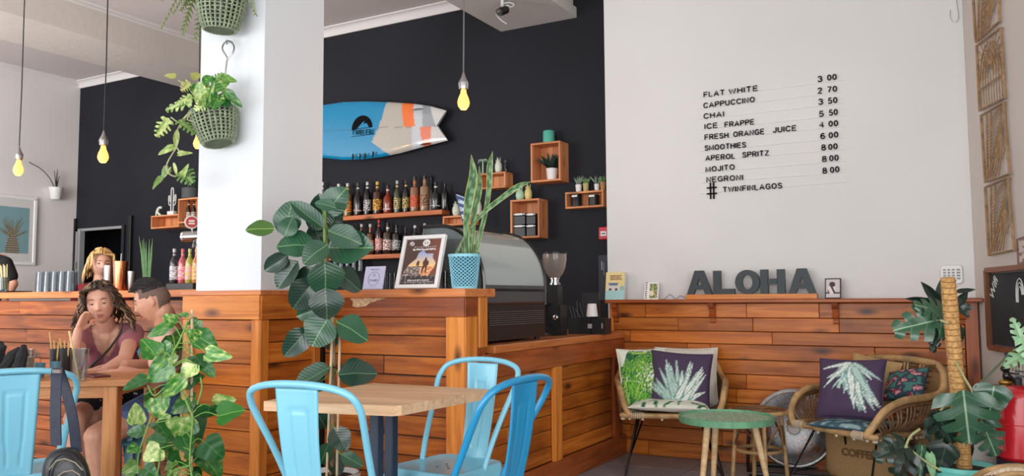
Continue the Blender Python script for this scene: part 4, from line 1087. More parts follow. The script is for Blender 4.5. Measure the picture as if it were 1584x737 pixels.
HL = [(240, 235, 78, 272, 50, MONK, 'swiss'), (235, 200, 150, 255, 40, MONK, 'swiss'), (225, 130, 172, 178, 50, MONY, 'swiss'), (270, 110, 225, 75, 40, MONY, 'heart'), (145, 100, 82, 90, 26, MONY, 'heart'),
      (110, 325, 40, 430, 66, MONK, 'swiss'), (165, 335, 250, 400, 66, MONK, 'swiss'), (155, 385, 145, 500, 22, MONK, 'lance'), (135, 480, 50, 522, 30, MONK, 'heart'), (160, 520, 238, 512, 26, MONK, 'heart'), (110, 595, 68, 640, 40, MONK, 'heart'),
      (175, 610, 235, 670, 84, MONK, 'swiss'), (70, 645, 18, 708, 30, MONK, 'heart'), (180, 640, 215, 575, 26, MONK, 'heart'), (135, 565, 155, 640, 14, POTL, 'lance'),
      (380, 110, 480, 125, 50, POTL, 'heart'), (360, 130, 430, 190, 60, POT, 'heart'), (420, 180, 510, 268, 40, POTD, 'heart'), (340, 140, 400, 80, 50, POTL, 'swiss'), (300, 180, 380, 230, 60, POT, 'swiss'), (280, 170, 260, 250, 50, POTL, 'heart'),
      (310, 240, 250, 280, 50, POTL, 'swiss'), (330, 200, 300, 280, 50, POTL, 'heart'), (380, 200, 350, 275, 60, POT, 'heart'), (400, 220, 450, 260, 50, POTD, 'heart'), (250, 190, 250, 130, 44, POT, 'swiss'), (330, 130, 290, 90, 50, POT, 'heart'), (300, 150, 240, 190, 50, POTL, 'heart'), (350, 160, 440, 130, 50, POT, 'heart')]
random.seed(14)
rnd_ = random.Random(44)
for k in range(46):
    a = rnd_.uniform(0, 2*pi); r = rnd_.uniform(0, 1)**.5; bx, by = 300+rnd_.uniform(-40, 60), 240+rnd_.uniform(-30, 20); cx_, cy_ = 320+95*r*cos(a), 190+85*r*sin(a)
    HL.append((bx, by, cx_, cy_, rnd_.uniform(22, 40), rnd_.choice([POTL, MONK, POT, POTL, MONY]), rnd_.choice(['heart', 'swiss', 'heart'])))
for it in HL:
    leaves_px(hb1, [it[:6]], KH, DB-.06, it[6], 1/3.5*1.45, jit=.05, tiltr=.35)
for q in ([(250, 280), (215, 300), (165, 345), (120, 320)], [(215, 300), (165, 370), (150, 420), (150, 480), (100, 570), (105, 620), (140, 640), (175, 630)], [(150, 480), (180, 525)], [(120, 590), (90, 640), (50, 665)], [(240, 280), (210, 330), (250, 345)], [(290, 260), (250, 180), (160, 120)], [(300, 250), (230, 180), (225, 130)]):
    linkW('vine', MB().tube(cr([at(*KH(x, y), DB-.05) for x, y in q], 4), .0035, 6).mesh('vine'), STEMP, hb1, Matrix.Identity(4))
hb2 = hang_basket(340, 47, DB, .128, .19, 'wicker planter with a feathery fern at the top of the pillar', .05)
FERN = plain('fern_frond', rgb(126, 150, 74), .6, nscale=30, namt=.3)
random.seed(2)
cF = at(342, -8, DB)
for k in range(20):
    a = random.uniform(0, 2*pi) if k > 7 else random.uniform(2.4, 3.9); R_ = random.uniform(.18, .30); dz = random.uniform(-.22, .1)
    if sin(a) > .2: a = -a
    p0 = cF; p1 = cF+V((cos(a)*R_*.5, sin(a)*R_*.5, .08)); p2 = cF+V((cos(a)*R_, sin(a)*R_, dz))
    sp_ = cr([p0, p1, p2], 7); mb = MB()
    mb.tube(sp_, .0022, 4)
    for i in range(1, len(sp_)-1):
        t_ = (sp_[i+1]-sp_[i-1]).normalized(); sd = t_.cross(V((0, 0, 1))).normalized(); ln = .045*sin(pi*(i/len(sp_))**.8)+.006
        for s in (-1, 1):
            for o_ in (0, .5):
                b = lerp(sp_[i], sp_[i+1], o_); tip = b+sd*s*ln+t_*.012+V((0, 0, -.008)); wv = t_*.006
                mb.add([b-wv, b+wv, tip], [(0, 1, 2)])
    linkW('frond', mb.mesh('frond', False), FERN, hb2, Matrix.Identity(4))
# ================================================================== THINGS ON THE WALLS AND COUNTERS
I4 = Matrix.Identity(4)
def textfit(body, p0, p1, h, nrm, mat, parent, name='lettering', ext=.002, off=.004, **kw):
    """lettering whose baseline runs p0 -> p1 (world), cap height h, facing nrm"""
    me = text_mesh(body, 1.0, 0, off*3.2); xs = [v.co.x for v in me.vertices]; ys = [v.co.y for v in me.vertices]
    x0, x1, y1 = min(xs), max(xs), max(ys)
    p0, p1 = V(p0), V(p1); x = (p1-p0); L_ = x.length; x.normalize(); n = V(nrm).normalized(); y = n.cross(x).normalized()
    me.transform(S3(L_/(x1-x0), h/y1, 1) @ T(-x0, 0, 0)); me.update()
    bm = bmesh.new(); bm.from_mesh(me)
    r = bmesh.ops.extrude_face_region(bm, geom=bm.faces[:]); bmesh.ops.translate(bm, vec=(0, 0, ext), verts=[g for g in r['geom'] if isinstance(g, bmesh.types.BMVert)])
    bm.to_mesh(me); bm.free()
    return linkW(name, me, mat, parent, T(p0) @ Matrix((x, y, n)).transposed().to_4x4(), **kw)
def sheet(name, parent, P, nu, nv, paintf, mat=None, off=0, **kw):
    """flat printed sheet over corners P = (bottom-left, bottom-right, top-right, top-left)"""
    a, b, c, d = [V(p) for p in P]; cs = []
    def f(u, v):
        q = paintf(u, v); cs.append(tuple(q[:3])+(1,)); return lerp(lerp(a, b, u), lerp(d, c, u), v)
    mb = MB().grid(f, nu, nv); return linkW(name, mb.mesh(name, False, colors=cs), mat or VC, parent, I4, **kw)
def slabq(P, th, nrm):
    """box over a quad, thickness th along nrm"""
    n = V(nrm).normalized()*th; P = [V(p) for p in P]
    return MB().add(P+[p+n for p in P], [(3, 2, 1, 0), (4, 5, 6, 7), (0, 1, 5, 4), (1, 2, 6, 5), (2, 3, 7, 6), (3, 0, 4, 7)])
NY = V((0, -1, 0))
G_ = {'A': [[(0, 0), (.36, 1), (.72, 0)], [(.14, .33), (.58, .33)]], 'B': [], 'C': [[(.66, .78), (.52, .96), (.3, 1), (.08, .85), (0, .5), (.08, .15), (.3, 0), (.52, .04), (.66, .22)]],
      'E': [[(.56, 1), (0, 1), (0, 0), (.58, 0)], [(0, .52), (.5, .52)]], 'F': [[(.54, 1), (0, 1), (0, 0)], [(0, .52), (.48, .52)]],
      'G': [[(.66, .80), (.5, .97), (.3, 1), (.08, .85), (0, .5), (.08, .15), (.32, 0), (.56, .06), (.68, .2), (.68, .46), (.40, .46)]], 'H': [[(0, 0), (0, 1)], [(.6, 0), (.6, 1)], [(0, .53), (.6, .53)]],
      'I': [[(.0, 0), (.0, 1)]], 'J': [[(.42, 1), (.42, .22), (.32, .03), (.16, 0), (.03, .1), (0, .28)]], 'L': [[(0, 1), (0, 0), (.5, 0)]], 'M': [[(0, 0), (0, 1), (.36, .15), (.72, 1), (.72, 0)]],
      'N': [[(0, 0), (0, 1), (.6, 0), (.6, 1)]], 'O': [[(.36, 1), (.1, .86), (0, .5), (.1, .14), (.36, 0), (.62, .14), (.72, .5), (.62, .86), (.36, 1)]],
      'P': [[(0, 0), (0, 1), (.38, 1), (.56, .9), (.56, .6), (.38, .48), (0, .48)]], 'R': [[(0, 0), (0, 1), (.38, 1), (.57, .9), (.57, .62), (.38, .5), (0, .5)], [(.34, .5), (.6, 0)]],
      'S': [[(.54, .8), (.42, .97), (.22, 1), (.04, .88), (.04, .66), (.2, .54), (.4, .47), (.56, .34), (.54, .12), (.36, 0), (.16, .02), (0, .2)]], 'T': [[(0, 1), (.62, 1)], [(.31, 1), (.31, 0)]],
      'U': [[(0, 1), (0, .25), (.12, .03), (.3, 0), (.48, .03), (.6, .25), (.6, 1)]], 'V': [[(0, 1), (.33, 0), (.66, 1)]], 'W': [[(0, 1), (.22, 0), (.45, .9), (.68, 0), (.9, 1)]], 'Z': [[(0, 1), (.56, 1), (0, 0), (.58, 0)]],
      '0': [[(.26, 1), (.06, .84), (0, .5), (.06, .16), (.26, 0), (.46, .16), (.52, .5), (.46, .84), (.26, 1)]], '2': [[(.02, .76), (.1, .95), (.27, 1), (.46, .9), (.48, .68), (.3, .42), (0, 0), (.52, 0)]],
      '3': [[(.02, .8), (.12, .97), (.28, 1), (.46, .88), (.44, .62), (.24, .53)], [(.24, .53), (.48, .42), (.5, .16), (.3, 0), (.1, .03), (0, .2)]], '4': [[(.38, 0), (.38, 1), (0, .3), (.54, .3)]],
      '5': [[(.48, 1), (.1, 1), (.04, .5), (.26, .6), (.48, .48), (.5, .18), (.3, 0), (.1, .03), (0, .18)]], '6': [[(.46, .86), (.3, 1), (.1, .88), (0, .5), (.04, .14), (.24, 0), (.46, .1), (.5, .36), (.38, .56), (.2, .58), (.02, .4)]],
      '7': [[(0, 1), (.52, 1), (.18, 0)]], '8': [[(.26, 1), (.06, .88), (.08, .64), (.26, .54), (.48, .4), (.5, .12), (.26, 0), (.02, .12), (.04, .4), (.26, .54), (.44, .64), (.46, .88), (.26, 1)]], ' ': []}
def strokefit(body, p0, p1, h, nrm, mat, parent, name='lettering', rad=.12, **kw):
    """block capitals laid between p0 and p1, every stroke a solid bar"""
    gap = .32; x = 0; st = []
    for c in body:
        if c == ' ': x += .35; continue
        w_ = max([px for s_ in G_[c] for px, py in s_]+[0]); st += [[(x+px, py) for px, py in s_] for s_ in G_[c]]; x += w_+gap
    tot = x-gap; p0, p1 = V(p0), V(p1); X = (p1-p0); L_ = X.length; X.normalize(); n = V(nrm).normalized(); Y = n.cross(X).normalized(); k = L_/tot; mb = MB()
    for s_ in st: mb.tube([(px*k, py*h, 0) for px, py in s_], h*rad, 6)
    return linkW(name, mb.mesh(name), mat, parent, T(p0) @ Matrix((X, Y, n)).transposed().to_4x4(), **kw)
# ---------------- price list
INK = plain('black_letters', rgb(20, 20, 22), .9, spec=.1)
ms = thing('price_list', onY(YW, 1190, 210), label='price list of black letters on thin white rails on the white wall', cat='menu')
def MP(x, y): return onY(YW-.012, 1060+x/3.2037, 90+y/3.2037)
rows = [([('FLAT', 93, 193, 193, 181), ('WHITE', 218, 178, 358, 160)], ('3', 658, 117), ('00', 706, 110, 748, 105)),
        ([('CAPPUCCINO', 92, 247, 343, 216)], ('2', 658, 175), ('70', 706, 169, 750, 164)),
        ([('CHAI', 93, 300, 190, 288)], ('3', 662, 230), ('50', 710, 225, 752, 220)),
        ([('ICE', 98, 351, 158, 344), ('FRAPPE', 197, 342, 340, 327)], ('5', 665, 290), ('50', 715, 284, 754, 279)),
        ([('FRESH', 98, 404, 212, 394), ('ORANGE', 240, 390, 390, 375), ('JUICE', 437, 369, 549, 358)], ('4', 667, 344), ('00', 713, 339, 755, 335)),
        ([('SMOOTHIES', 98, 458, 299, 441)], ('6', 672, 400), ('00', 714, 396, 756, 391)),
        ([('APEROL', 102, 508, 245, 497), ('SPRITZ', 285, 492, 413, 482)], ('8', 676, 457), ('00', 712, 454, 753, 449)),
        ([('MOJITO', 103, 564, 243, 551)], ('8', 680, 514), ('00', 717, 510, 758, 506)),
        ([('NEGRONI', 107, 615, 284, 603)], ('8', 682, 572), ('00', 721, 568, 762, 563))]
for words, d1, d2 in rows:
    for (t_, x0, y0, x1, y1) in words: strokefit(t_, MP(x0, y0), MP(x1, y1), .0335, NY, INK, ms)
    strokefit(d1[0], MP(d1[1], d1[2]), MP(d1[1]+19, d1[2]-2), .035, NY, INK, ms)
    strokefit(d2[0], MP(d2[1], d2[2]), MP(d2[3], d2[4]), .035, NY, INK, ms)
    w0 = words[0]; a = MP(w0[1]-30, w0[2]+4); b = MP(d2[3]+36, d2[4]+3)
    linkW('rail', MB().tube([a+V((0, .010, 0)), b+V((0, .010, 0))], .0028, 4).mesh('rail'), WHT, ms, I4)
strokefit('TWINFINLAGOS', MP(188, 665), MP(478, 644), .034, NY, INK, ms)
linkW('rail', MB().tube([MP(75, 672)+V((0, .01, 0)), MP(806, 612)+V((0, .01, 0))], .0028, 4).mesh('rail'), WHT, ms, I4)
a = MP(108, 700); b = MP(155, 615); hw = b.x-a.x; hh = b.z-a.z
mb = MB()
for fx in (.3, .62): mb.box(a.x+hw*fx, a.x+hw*(fx+.14), YW-.014, YW-.008, a.z, b.z, )
for fz in (.28, .64): mb.box(a.x, b.x, YW-.0145, YW-.008, a.z+hh*fz, a.z+hh*(fz+.09))
linkW('hash_sign', mb.mesh('hash', False), INK, ms, I4)
# ---------------- ALOHA
YA = YM-.035
sg = thing('letter_sign', onY(YA, 1160, 463), label='dark grey ALOHA letters standing on a pine strip on the ledge', cat='sign')
bl, br = onY(YA-.02, 1061, 463), onY(YA-.02, 1264, 462)
zb, zt_ = 1.1065, onY(YA-.02, 1160, 455.3).z
board('base_board', sg, ((bl.x+br.x)/2, YA, (zb+zt_)/2), (br.x-bl.x, .045, zt_-zb), PINE_L, b=.001)
GRAY = plain('charcoal_letters', rgb(52, 60, 64), .55)
def poly_letter(ch, px0, px1, top):
    x0, x1 = onY(YA-.015, px0, 440).x, onY(YA-.015, px1, 440).x; W_ = x1-x0; H_ = onY(YA-.015, (px0+px1)/2, top).z-zt_
    mb = MB(); M = T(x0, YA-.016, zt_) @ RX(pi/2) @ S3(1, 1, -1)
    def pr(poly): mb.prism([(x*W_, y*H_) for x, y in poly], 0, .03, T(x0, YA-.016+.03, zt_) @ RX(pi/2))
    if ch == 'A':
        pr([(0, 0), (.27, 0), (.35, .22), (.65, .22), (.73, 0), (1, 0), (.67, 1), (.33, 1)]) if False else None
        pr([(0, 0), (.27, 0), (.345, .20), (.42, .40), (.5, .68), (.5, 1), (.33, 1)]); pr([(1, 0), (.67, 1), (.5, 1), (.5, .68), (.58, .40), (.655, .20), (.73, 0)]); pr([(.345, .20), (.655, .20), (.58, .40), (.42, .40)])
    if ch == 'L': pr([(0, 0), (1, 0), (1, .23), (.36, .23), (.36, 1), (0, 1)])
    if ch == 'H': pr([(0, 0), (.32, 0), (.32, 1), (0, 1)]); pr([(.68, 0), (1, 0), (1, 1), (.68, 1)]); pr([(.3, .39), (.7, .39), (.7, .62), (.3, .62)])
    if ch == 'O':
        n = 28
        o = [(.5+.5*cos(2*pi*k/n), .5+.52*sin(2*pi*k/n)) for k in range(n)]; i = [(.5+.21*cos(2*pi*k/n), .5+.3*sin(2*pi*k/n)) for k in range(n)]
        vs = [(x*W_, y*H_, z) for z in (0, .03) for x, y in o+i]; fs = []
        for k in range(n):
            j = (k+1) % n
            fs += [(j, k, n+k, n+j), (2*n+k, 2*n+j, 3*n+j, 3*n+k), (k, j, 2*n+j, 2*n+k), (n+j, n+k, 3*n+k, 3*n+j)]
        mb.add(vs, fs, T(x0, YA-.016+.03, zt_) @ RX(pi/2))
    me = mb.mesh('letter', False); recalc(me); linkW('letter', me, GRAY, sg, I4)
for a_ in (('A', 1062, 1101, 419), ('L', 1103, 1136, 419), ('O', 1137, 1175, 418.5), ('H', 1176, 1214, 417), ('A', 1219, 1262, 415.5)): poly_letter(*a_)
linkW('cable', MB().tube(cr([V((bl.x, YA, 1.112)), onY(YA-.01, 1052, 458)*1, onY(YA-.01, 1046, 463), onY(YA-.01, 1036, 456), onY(YA-.01, 1028, 463), onY(YA-.01, 1016, 464)], 4), .002, 5).mesh('cable'), BLK, sg, I4)
# ---------------- ledge things
def ledge_box(name, px0, px1, top, paintf, label, cat, th=.012, lean=.03, framec=None, fw=0, nu=40, nv=50, y=YM-.05):
    x0, x1 = onY(y, px0, 462).x, onY(y, px1, 462).x; zt = onY(y, px0, top).z; z0 = 1.1065
    P = [V((x0, y, z0)), V((x1, y, z0)), V((x1, y+lean, zt)), V((x0, y+lean, zt))]
    t = thing(name, ((x0+x1)/2, y, z0), label=label, cat=cat)
    n = (P[1]-P[0]).cross(P[3]-P[0]).normalized()
    if n.y > 0: n = -n
    linkW('frame' if framec else 'card', slabq(P, -th, n).mesh('slab', False), framec or WHT, t, I4)
    def ins(f):
        c = sum(P, V((0, 0, 0)))/4; wx = (P[1]-P[0]).normalized()*fw; wz = (P[3]-P[0]).normalized()*fw
        return [P[0]+wx+wz+n*.001, P[1]-wx+wz+n*.001, P[2]-wx-wz+n*.001, P[3]+wx-wz+n*.001]
    sheet('print', t, ins(fw), nu, nv, paintf)
    return t
def tin(u, v):
    if v > .70 and .2 < u < .85 and v < .9: return rgb(150, 96, 40) if abs(sin(u*30+v*20)) > .5 or v > .87 or v < .74 else rgb(240, 226, 180)
    if .32 < v < .62 and .12 < u < .7:
        if v < .42 and (abs(u-.25) < .07 or abs(u-.58) < .07): return rgb(40, 46, 60)
        return rgb(96, 120, 150) if (v > .5 and .18 < u < .64) else (rgb(190, 110, 96) if v > .56 else rgb(214, 206, 200))
    if v < .34: return rgb(150, 200, 206) if sin(u*40+sin(v*40)*2) > 0 else rgb(180, 216, 214)
    if u > .75: return rgb(150, 186, 190) if v < .5 else rgb(228, 208, 140)
    return rgb(232, 214, 150)
ledge_box('tin_sign', 936, 965, 421.5, tin, 'small yellow and pale blue tin sign with a camper van at the ledge end', 'tin sign', th=.03)
def fl_(u, v):
    if u < .25: return rgb(60, 60, 64) if (int(v*16) % 2 and .06 < u < .2) else rgb(236, 234, 230)
    if u < .36 or u > .92 or v < .08 or v > .9: return rgb(236, 234, 230)
    d = sqrt((u-.52)**2+(v-.35)**2)
    if d < .16: return rgb(236, 214, 184)
    return rgb(90, 116, 56) if noise.noise(V((u*9, v*9, 4))) > 0 else rgb(176, 178, 130)
ledge_box('floral_card', 996, 1018, 437, fl_, 'small white card with a green leafy picture left of the letters', 'card')
def ph(u, v):
    d = (u-.45)**2/.05+(v-.72)**2/.02
    if d < 1: return rgb(60, 46, 50)
    if (u-.4)**2/.09+(v-.42)**2/.05 < 1: return rgb(225, 214, 214) if sin(u*14+v*9) > -.4 else rgb(70, 56, 60)
    if v < .30 and v > .2: return rgb(60, 50, 54)
    return rgb(206, 192, 196)
ledge_box('photo_frame', 1276, 1301, 431, ph, 'dark framed black and white photo of a person right of the letters', 'picture frame', framec=BLK, fw=.007)
# receipt / crumbs
# ---------------- keypad
k0, k1 = onY(YW-.012, 1455.5, 439), onY(YW-.012, 1488, 410.5)
kp = thing('wall_keypad', ((k0.x+k1.x)/2, YW, k0.z), label='rounded white wall keypad above the moss pole', cat='keypad')
cx, cz = (k0.x+k1.x)/2, (k0.z+k1.z)/2; hx_, hz_ = (k1.x-k0.x)/2, (k1.z-k0.z)/2
linkW('housing', MB().prism(rsq(hx_, hz_, .02), 0, .018).mesh('housing', angle=30), WHT, kp, T(cx, YW, cz) @ RX(pi/2))
linkW('rim', MB().tube([(x, y, .015) for x, y in rsq(hx_, hz_, .02)], .0016, 5, closed=True).mesh('rim'), plain('grey_rim', rgb(150, 150, 150), .5), kp, T(cx, YW, cz) @ RX(pi/2))
GRY = plain('grey_buttons', rgb(150, 150, 150), .5)
for r_ in range(4):
    for c_ in range(4):
        w2 = .007 if c_ < 3 else .010
        linkW('button', MB().box(-w2, w2, -.0055, .0055, 0, .003).mesh('button', False), GRY, kp, T(cx-hx_*.62+c_*hx_*.40+(.004 if c_ == 3 else 0), YW-.0185, cz+hz_*.5-r_*hz_*.32) @ RX(pi/2))
# wire hook at the wall corner
linkW('hook_wire', MB().tube(cr([onY(YW-.01, x, y) for x, y in ((1470, 15), (1470, 26), (1474, 33), (1480, 33), (1483, 26), (1481, 10), (1478, -6))], 5), .0022, 5).mesh('wire'), STEEL, None, I4, label='thin bent wire hanging at the top of the wall corner', category='wire')

# ---------------- rattan wall panels
RATM = plain('weathered_cane', rgb(152, 120, 86), .6, nscale=30, namt=.35)
def bil(Q, u, v): return lerp(lerp(Q[0], Q[1], u), lerp(Q[3], Q[2], u), v)
def wallpanel(pts, label, style):
    Q = [onR(x, y, .02) for x, y in pts]          # bl, br, tr, tl in wall space
    c = sum(Q, V((0, 0, 0)))/4
    t = thing('rattan_wall_panel', None, label=label, cat='wall decoration', group='rattan wall panels', M=MRW @ T(c.x, c.y, 0))
    mb = MB(); Qc = [q-V((c.x, c.y, 0)) for q in Q]
    mb.tube(Qc, .0085, 6, closed=True); link('frame', mb.mesh('frame'), RATM, t)
    def rod(f, r=.0045, n=10): return [bil(Qc, *f(k/n)) for k in range(n+1)]
    mb = MB(); mb2 = MB()
    if style == 0:      # fan of arches on top, bars below
        for k in range(4): mb.tube(rod(lambda s, k=k: (.5+(.42-.1*k)*cos(pi*s), .42+(.5-.1*k)*sin(pi*s))), .005, 5)
        mb.tube([bil(Qc, 0, .30), bil(Qc, 1, .34)], .006, 5)
        for k in range(9): mb2.tube([bil(Qc, .08+k*.105, .0), bil(Qc, .08+k*.105, .45)], .0032, 4)
        for k in range(14): a = pi*(k+.5)/14; mb2.tube([bil(Qc, .5+.1*cos(a), .5+.1*sin(a)), bil(Qc, max(.03, min(.97, .5+.6*cos(a))), min(.97, .5+.56*sin(a)))], .0032, 4)
        for k in range(6): mb2.tube([bil(Qc, .06+.05*k, .55+.07*k), bil(Qc, .94-.05*k, .55+.07*k)], .0025, 4)
    else:               # leaf: quarter arcs and cross rods
        for k in range(5): mb.tube(rod(lambda s, k=k: (.08+.12*k+(.8-.13*k)*sin(pi/2*s)*.95, .03+.94*s**(.8+.15*k))), .0045, 5)
        mb.tube([bil(Qc, .1, .03), bil(Qc, .25, .97)], .006, 5); mb.tube([bil(Qc, .2, .03), bil(Qc, .45, .97)], .005, 5)
        for k in range(18):
            v = .06+.05*k; mb2.tube([bil(Qc, .1+.2*v, v), bil(Qc, min(.97, .35+.7*v), min(.97, v+.10+.12*v))], .0026, 4)
        mb2.tube(rod(lambda s: (.55+.35*s, .35+.3*sin(pi*s))), .003, 4); mb2.tube(rod(lambda s: (.55+.35*s, .35-.1*sin(pi*s))), .003, 4)
    link('bars', mb.mesh('bars'), RATM, t); link('cane_web', mb2.mesh('web'), RATM, t)
wallpanel([(1509.5, 65), (1546, 33), (1545, -62), (1504, -22)], 'topmost rattan wall panel, cut by the upper edge', 1)
wallpanel([(1515.6, 171), (1554.7, 151), (1548, 43), (1510.7, 71)], 'second rattan wall panel from the top with arches over bars', 0)
wallpanel([(1524, 282), (1562, 269), (1553, 158), (1517.7, 179)], 'third rattan wall panel from the top with a leaf motif', 1)
wallpanel([(1529.7, 395), (1568.8, 387), (1559.6, 275), (1524, 290)], 'lowest rattan wall panel, just above the chalkboard', 1)
# chalkboard
q0, q1 = onR(1538, 538, .0), onR(1533, 418.5, .0)
cbx = .75
cb = thing('chalkboard', None, label='wood framed chalkboard on the right wall with a chalk rainbow', cat='chalkboard', M=MRW @ T(q0.x, q0.y, 0))
H_ = q1.y-q0.y
link('slate', MB().box(.02, cbx-.02, .02, H_-.02, .004, .014).mesh('slate', False), plain('chalkboard_slate', rgb(42, 46, 50), .8, nscale=3, namt=.3), cb)
FRW = wood('chalkboard_frame_wood', rgb(90, 52, 34), rgb(124, 78, 52), rgb(150, 100, 70), rough=.5, knots=False, patchy=False)
for (a, b, c, d, rot) in ((cbx/2, .0, cbx, .03, 0), (cbx/2, H_, cbx, .03, 0), (0, H_/2, H_, .03, 1), (cbx, H_/2, H_, .03, 1)):
    link('frame_bar', bbox_mesh(c, d, .035).copy(), FRW, cb, T(a, b, .0175) @ (RZ(pi/2) if rot else I4))
CHK = plain('chalk', rgb(220, 220, 216), .95)
for k in range(3):
    r = .035+.018*k
    link('chalk_rainbow', MB().tube([(.44+r*cos(a)*.7, .30+r*sin(a)*1.2, .016) for a in [pi*i/14 for i in range(15)]]+[(.44-r*.7, .26, .016)], .003, 4).mesh('arc'), CHK, cb)
tw = text_mesh('Wifi', .085, .001, .0005); link('chalk_lettering', tw, CHK, cb, T(.055, H_-.175, .015) @ RZ(radians(52)))
# small prints
def rsheet(name, pts, label, cat, pf, th=.006):
    Q = [onR(x, y, .0) for x, y in pts]; c = sum(Q, V((0, 0, 0)))/4
    t = thing(name, None, label=label, cat=cat, M=MRW @ T(c.x, c.y, 0))
    Qc = [q-V((c.x, c.y, 0)) for q in Q]; mb = MB().add(Qc+[q+V((0, 0, th)) for q in Qc], [(3, 2, 1, 0), (4, 5, 6, 7), (0, 1, 5, 4), (1, 2, 6, 5), (2, 3, 7, 6), (3, 0, 4, 7)])
    link('backing', mb.mesh('b', False), WHT, t)
    cs = []
    def f(u, v): cs.append(tuple(pf(u, v)[:3])+(1,)); return bil([q+V((0, 0, th+.001)) for q in Qc], u, v)
    link('print', MB().grid(f, 30, 30).mesh('p', False, colors=cs), VC, t)
rsheet('safety_sign', [(1556, 573), (1580, 580), (1580, 552), (1556, 545.5)], 'small white instruction sign with a blue header above the fire extinguisher', 'sign', lambda u, v: rgb(70, 110, 160) if v > .74 else (rgb(70, 90, 60) if (v > .34 and (u*5) % 1 > .35) or (.1 < v < .25 and (u*5) % 1 > .6) else rgb(214, 214, 196)))
rsheet('small_poster', [(1576, 410), (1600, 408), (1596, 362), (1574, 370)], 'narrow brown poster with a pale figure above the chalkboard', 'poster', lambda u, v: rgb(130, 100, 92) if u < .14 or v < .08 or v > .92 or noise.noise(V((u*6, v*6, 0))) > .15 else rgb(206, 190, 180))
# round side table with figurine, extinguisher
tz = at(1562, 597, 4.22)
rt = thing('side_table', (tz.x, tz.y, 0), label='small round olive side table behind the fire extinguisher', cat='table')
OLV = plain('olive_lacquer', rgb(112, 112, 66), .35, coat=.3)
link('table_top', MB().lathe([(.001, tz.z-.018), (.108, tz.z-.018), (.112, tz.z-.009), (.108, tz.z), (.001, tz.z)], 36).mesh('top'), OLV, rt)
for k in range(3): a = 2*pi*k/3+.4; link('leg', MB().tube([(.06*cos(a), .06*sin(a), tz.z-.015), (.12*cos(a), .12*sin(a), 0)], .009, 8).mesh('leg'), OLV, rt)
fz = at(1556, 595, 4.2)
fg = thing('figurine', (fz.x, fz.y, tz.z), label='small black and brass figurine standing on the olive side table', cat='figurine')
link('brass_base', MB().ball((0, 0, .018), (.034, .026, .018), 16, 8).lathe([(.03, .0), (.03, .006)], 16).mesh('b'), BRASS, fg)
link('body', MB().ball((.006, 0, .05), (.02, .018, .03), 12, 8).ball((.0, -.004, .088), (.022, .018, .019), 12, 8).tube([(.01, 0, .1), (.03, 0, .112)], [.006, .002], 6).mesh('b'), BLKG, fg)
link('arm', MB().tube([(.01, -.01, .068), (.045, -.015, .064), (.06, -.015, .066)], .004, 6).tube([(.015, 0, .05), (.04, .0, .03), (.045, 0, 0)], [.012, .01, .006], 8).mesh('a'), BLKG, fg)
ez = at(1578, 660, 3.93); RED = plain('extinguisher_red', rgb(206, 34, 46), .28, coat=.4)
ex = thing('fire_extinguisher', (ez.x, ez.y, 0), label='red fire extinguisher on a black stand at the right edge', cat='fire extinguisher')
z0 = at(1578, 712, 3.93).z; z1 = at(1578, 600, 3.93).z
link('cylinder', MB().lathe([(.085, z0), (.103, z0+.02), (.103, z1-.05), (.098, z1-.022), (.080, z1-.006), (.045, z1+.004), (.02, z1+.01), (.001, z1+.01)], 32).mesh('c'), RED, ex)
link('weld_band', MB().lathe([(.1035, (z0+z1)/2+.0), (.1045, (z0+z1)/2+.002), (.1035, (z0+z1)/2+.004)], 32, cap=False).mesh('w'), RED, ex)
link('base_ring', MB().lathe([(.104, z0-.045), (.106, z0-.04), (.106, z0+.004), (.1, z0+.004)], 32).mesh('b'), plain('navy_plastic', rgb(34, 30, 52), .5), ex)
link('stand', MB().lathe([(.13, 0), (.13, .012), (.03, .02), (.03, z0-.045)], 24).mesh('s'), BLK, ex)
link('valve', MB().lathe([(.018, z1), (.018, z1+.04), (.008, z1+.05)], 12).box(-.01, .07, -.01, .01, z1+.045, z1+.055).box(-.01, .08, -.008, .008, z1+.07, z1+.078).mesh('v', False), BLK, ex)
def exlab(u, v): return rgb(216, 80, 84) if (sin(v*42) > .2 or u > .8 and v < .9 or (sin(u*60) > .6)) else rgb(238, 226, 222)
for (va, vb) in ((z0+.05, z0+.14), (z0+.20, z0+.33)):
    cs = []
    def f(u, v):
        a = lerp(radians(183), radians(232), u); cs.append(tuple(exlab(u, v)[:3])+(1,)); return (.1042*cos(a), .1042*sin(a), lerp(va, vb, v))
    link('label', MB().grid(f, 24, 30).mesh('l', colors=cs), VC, ex)

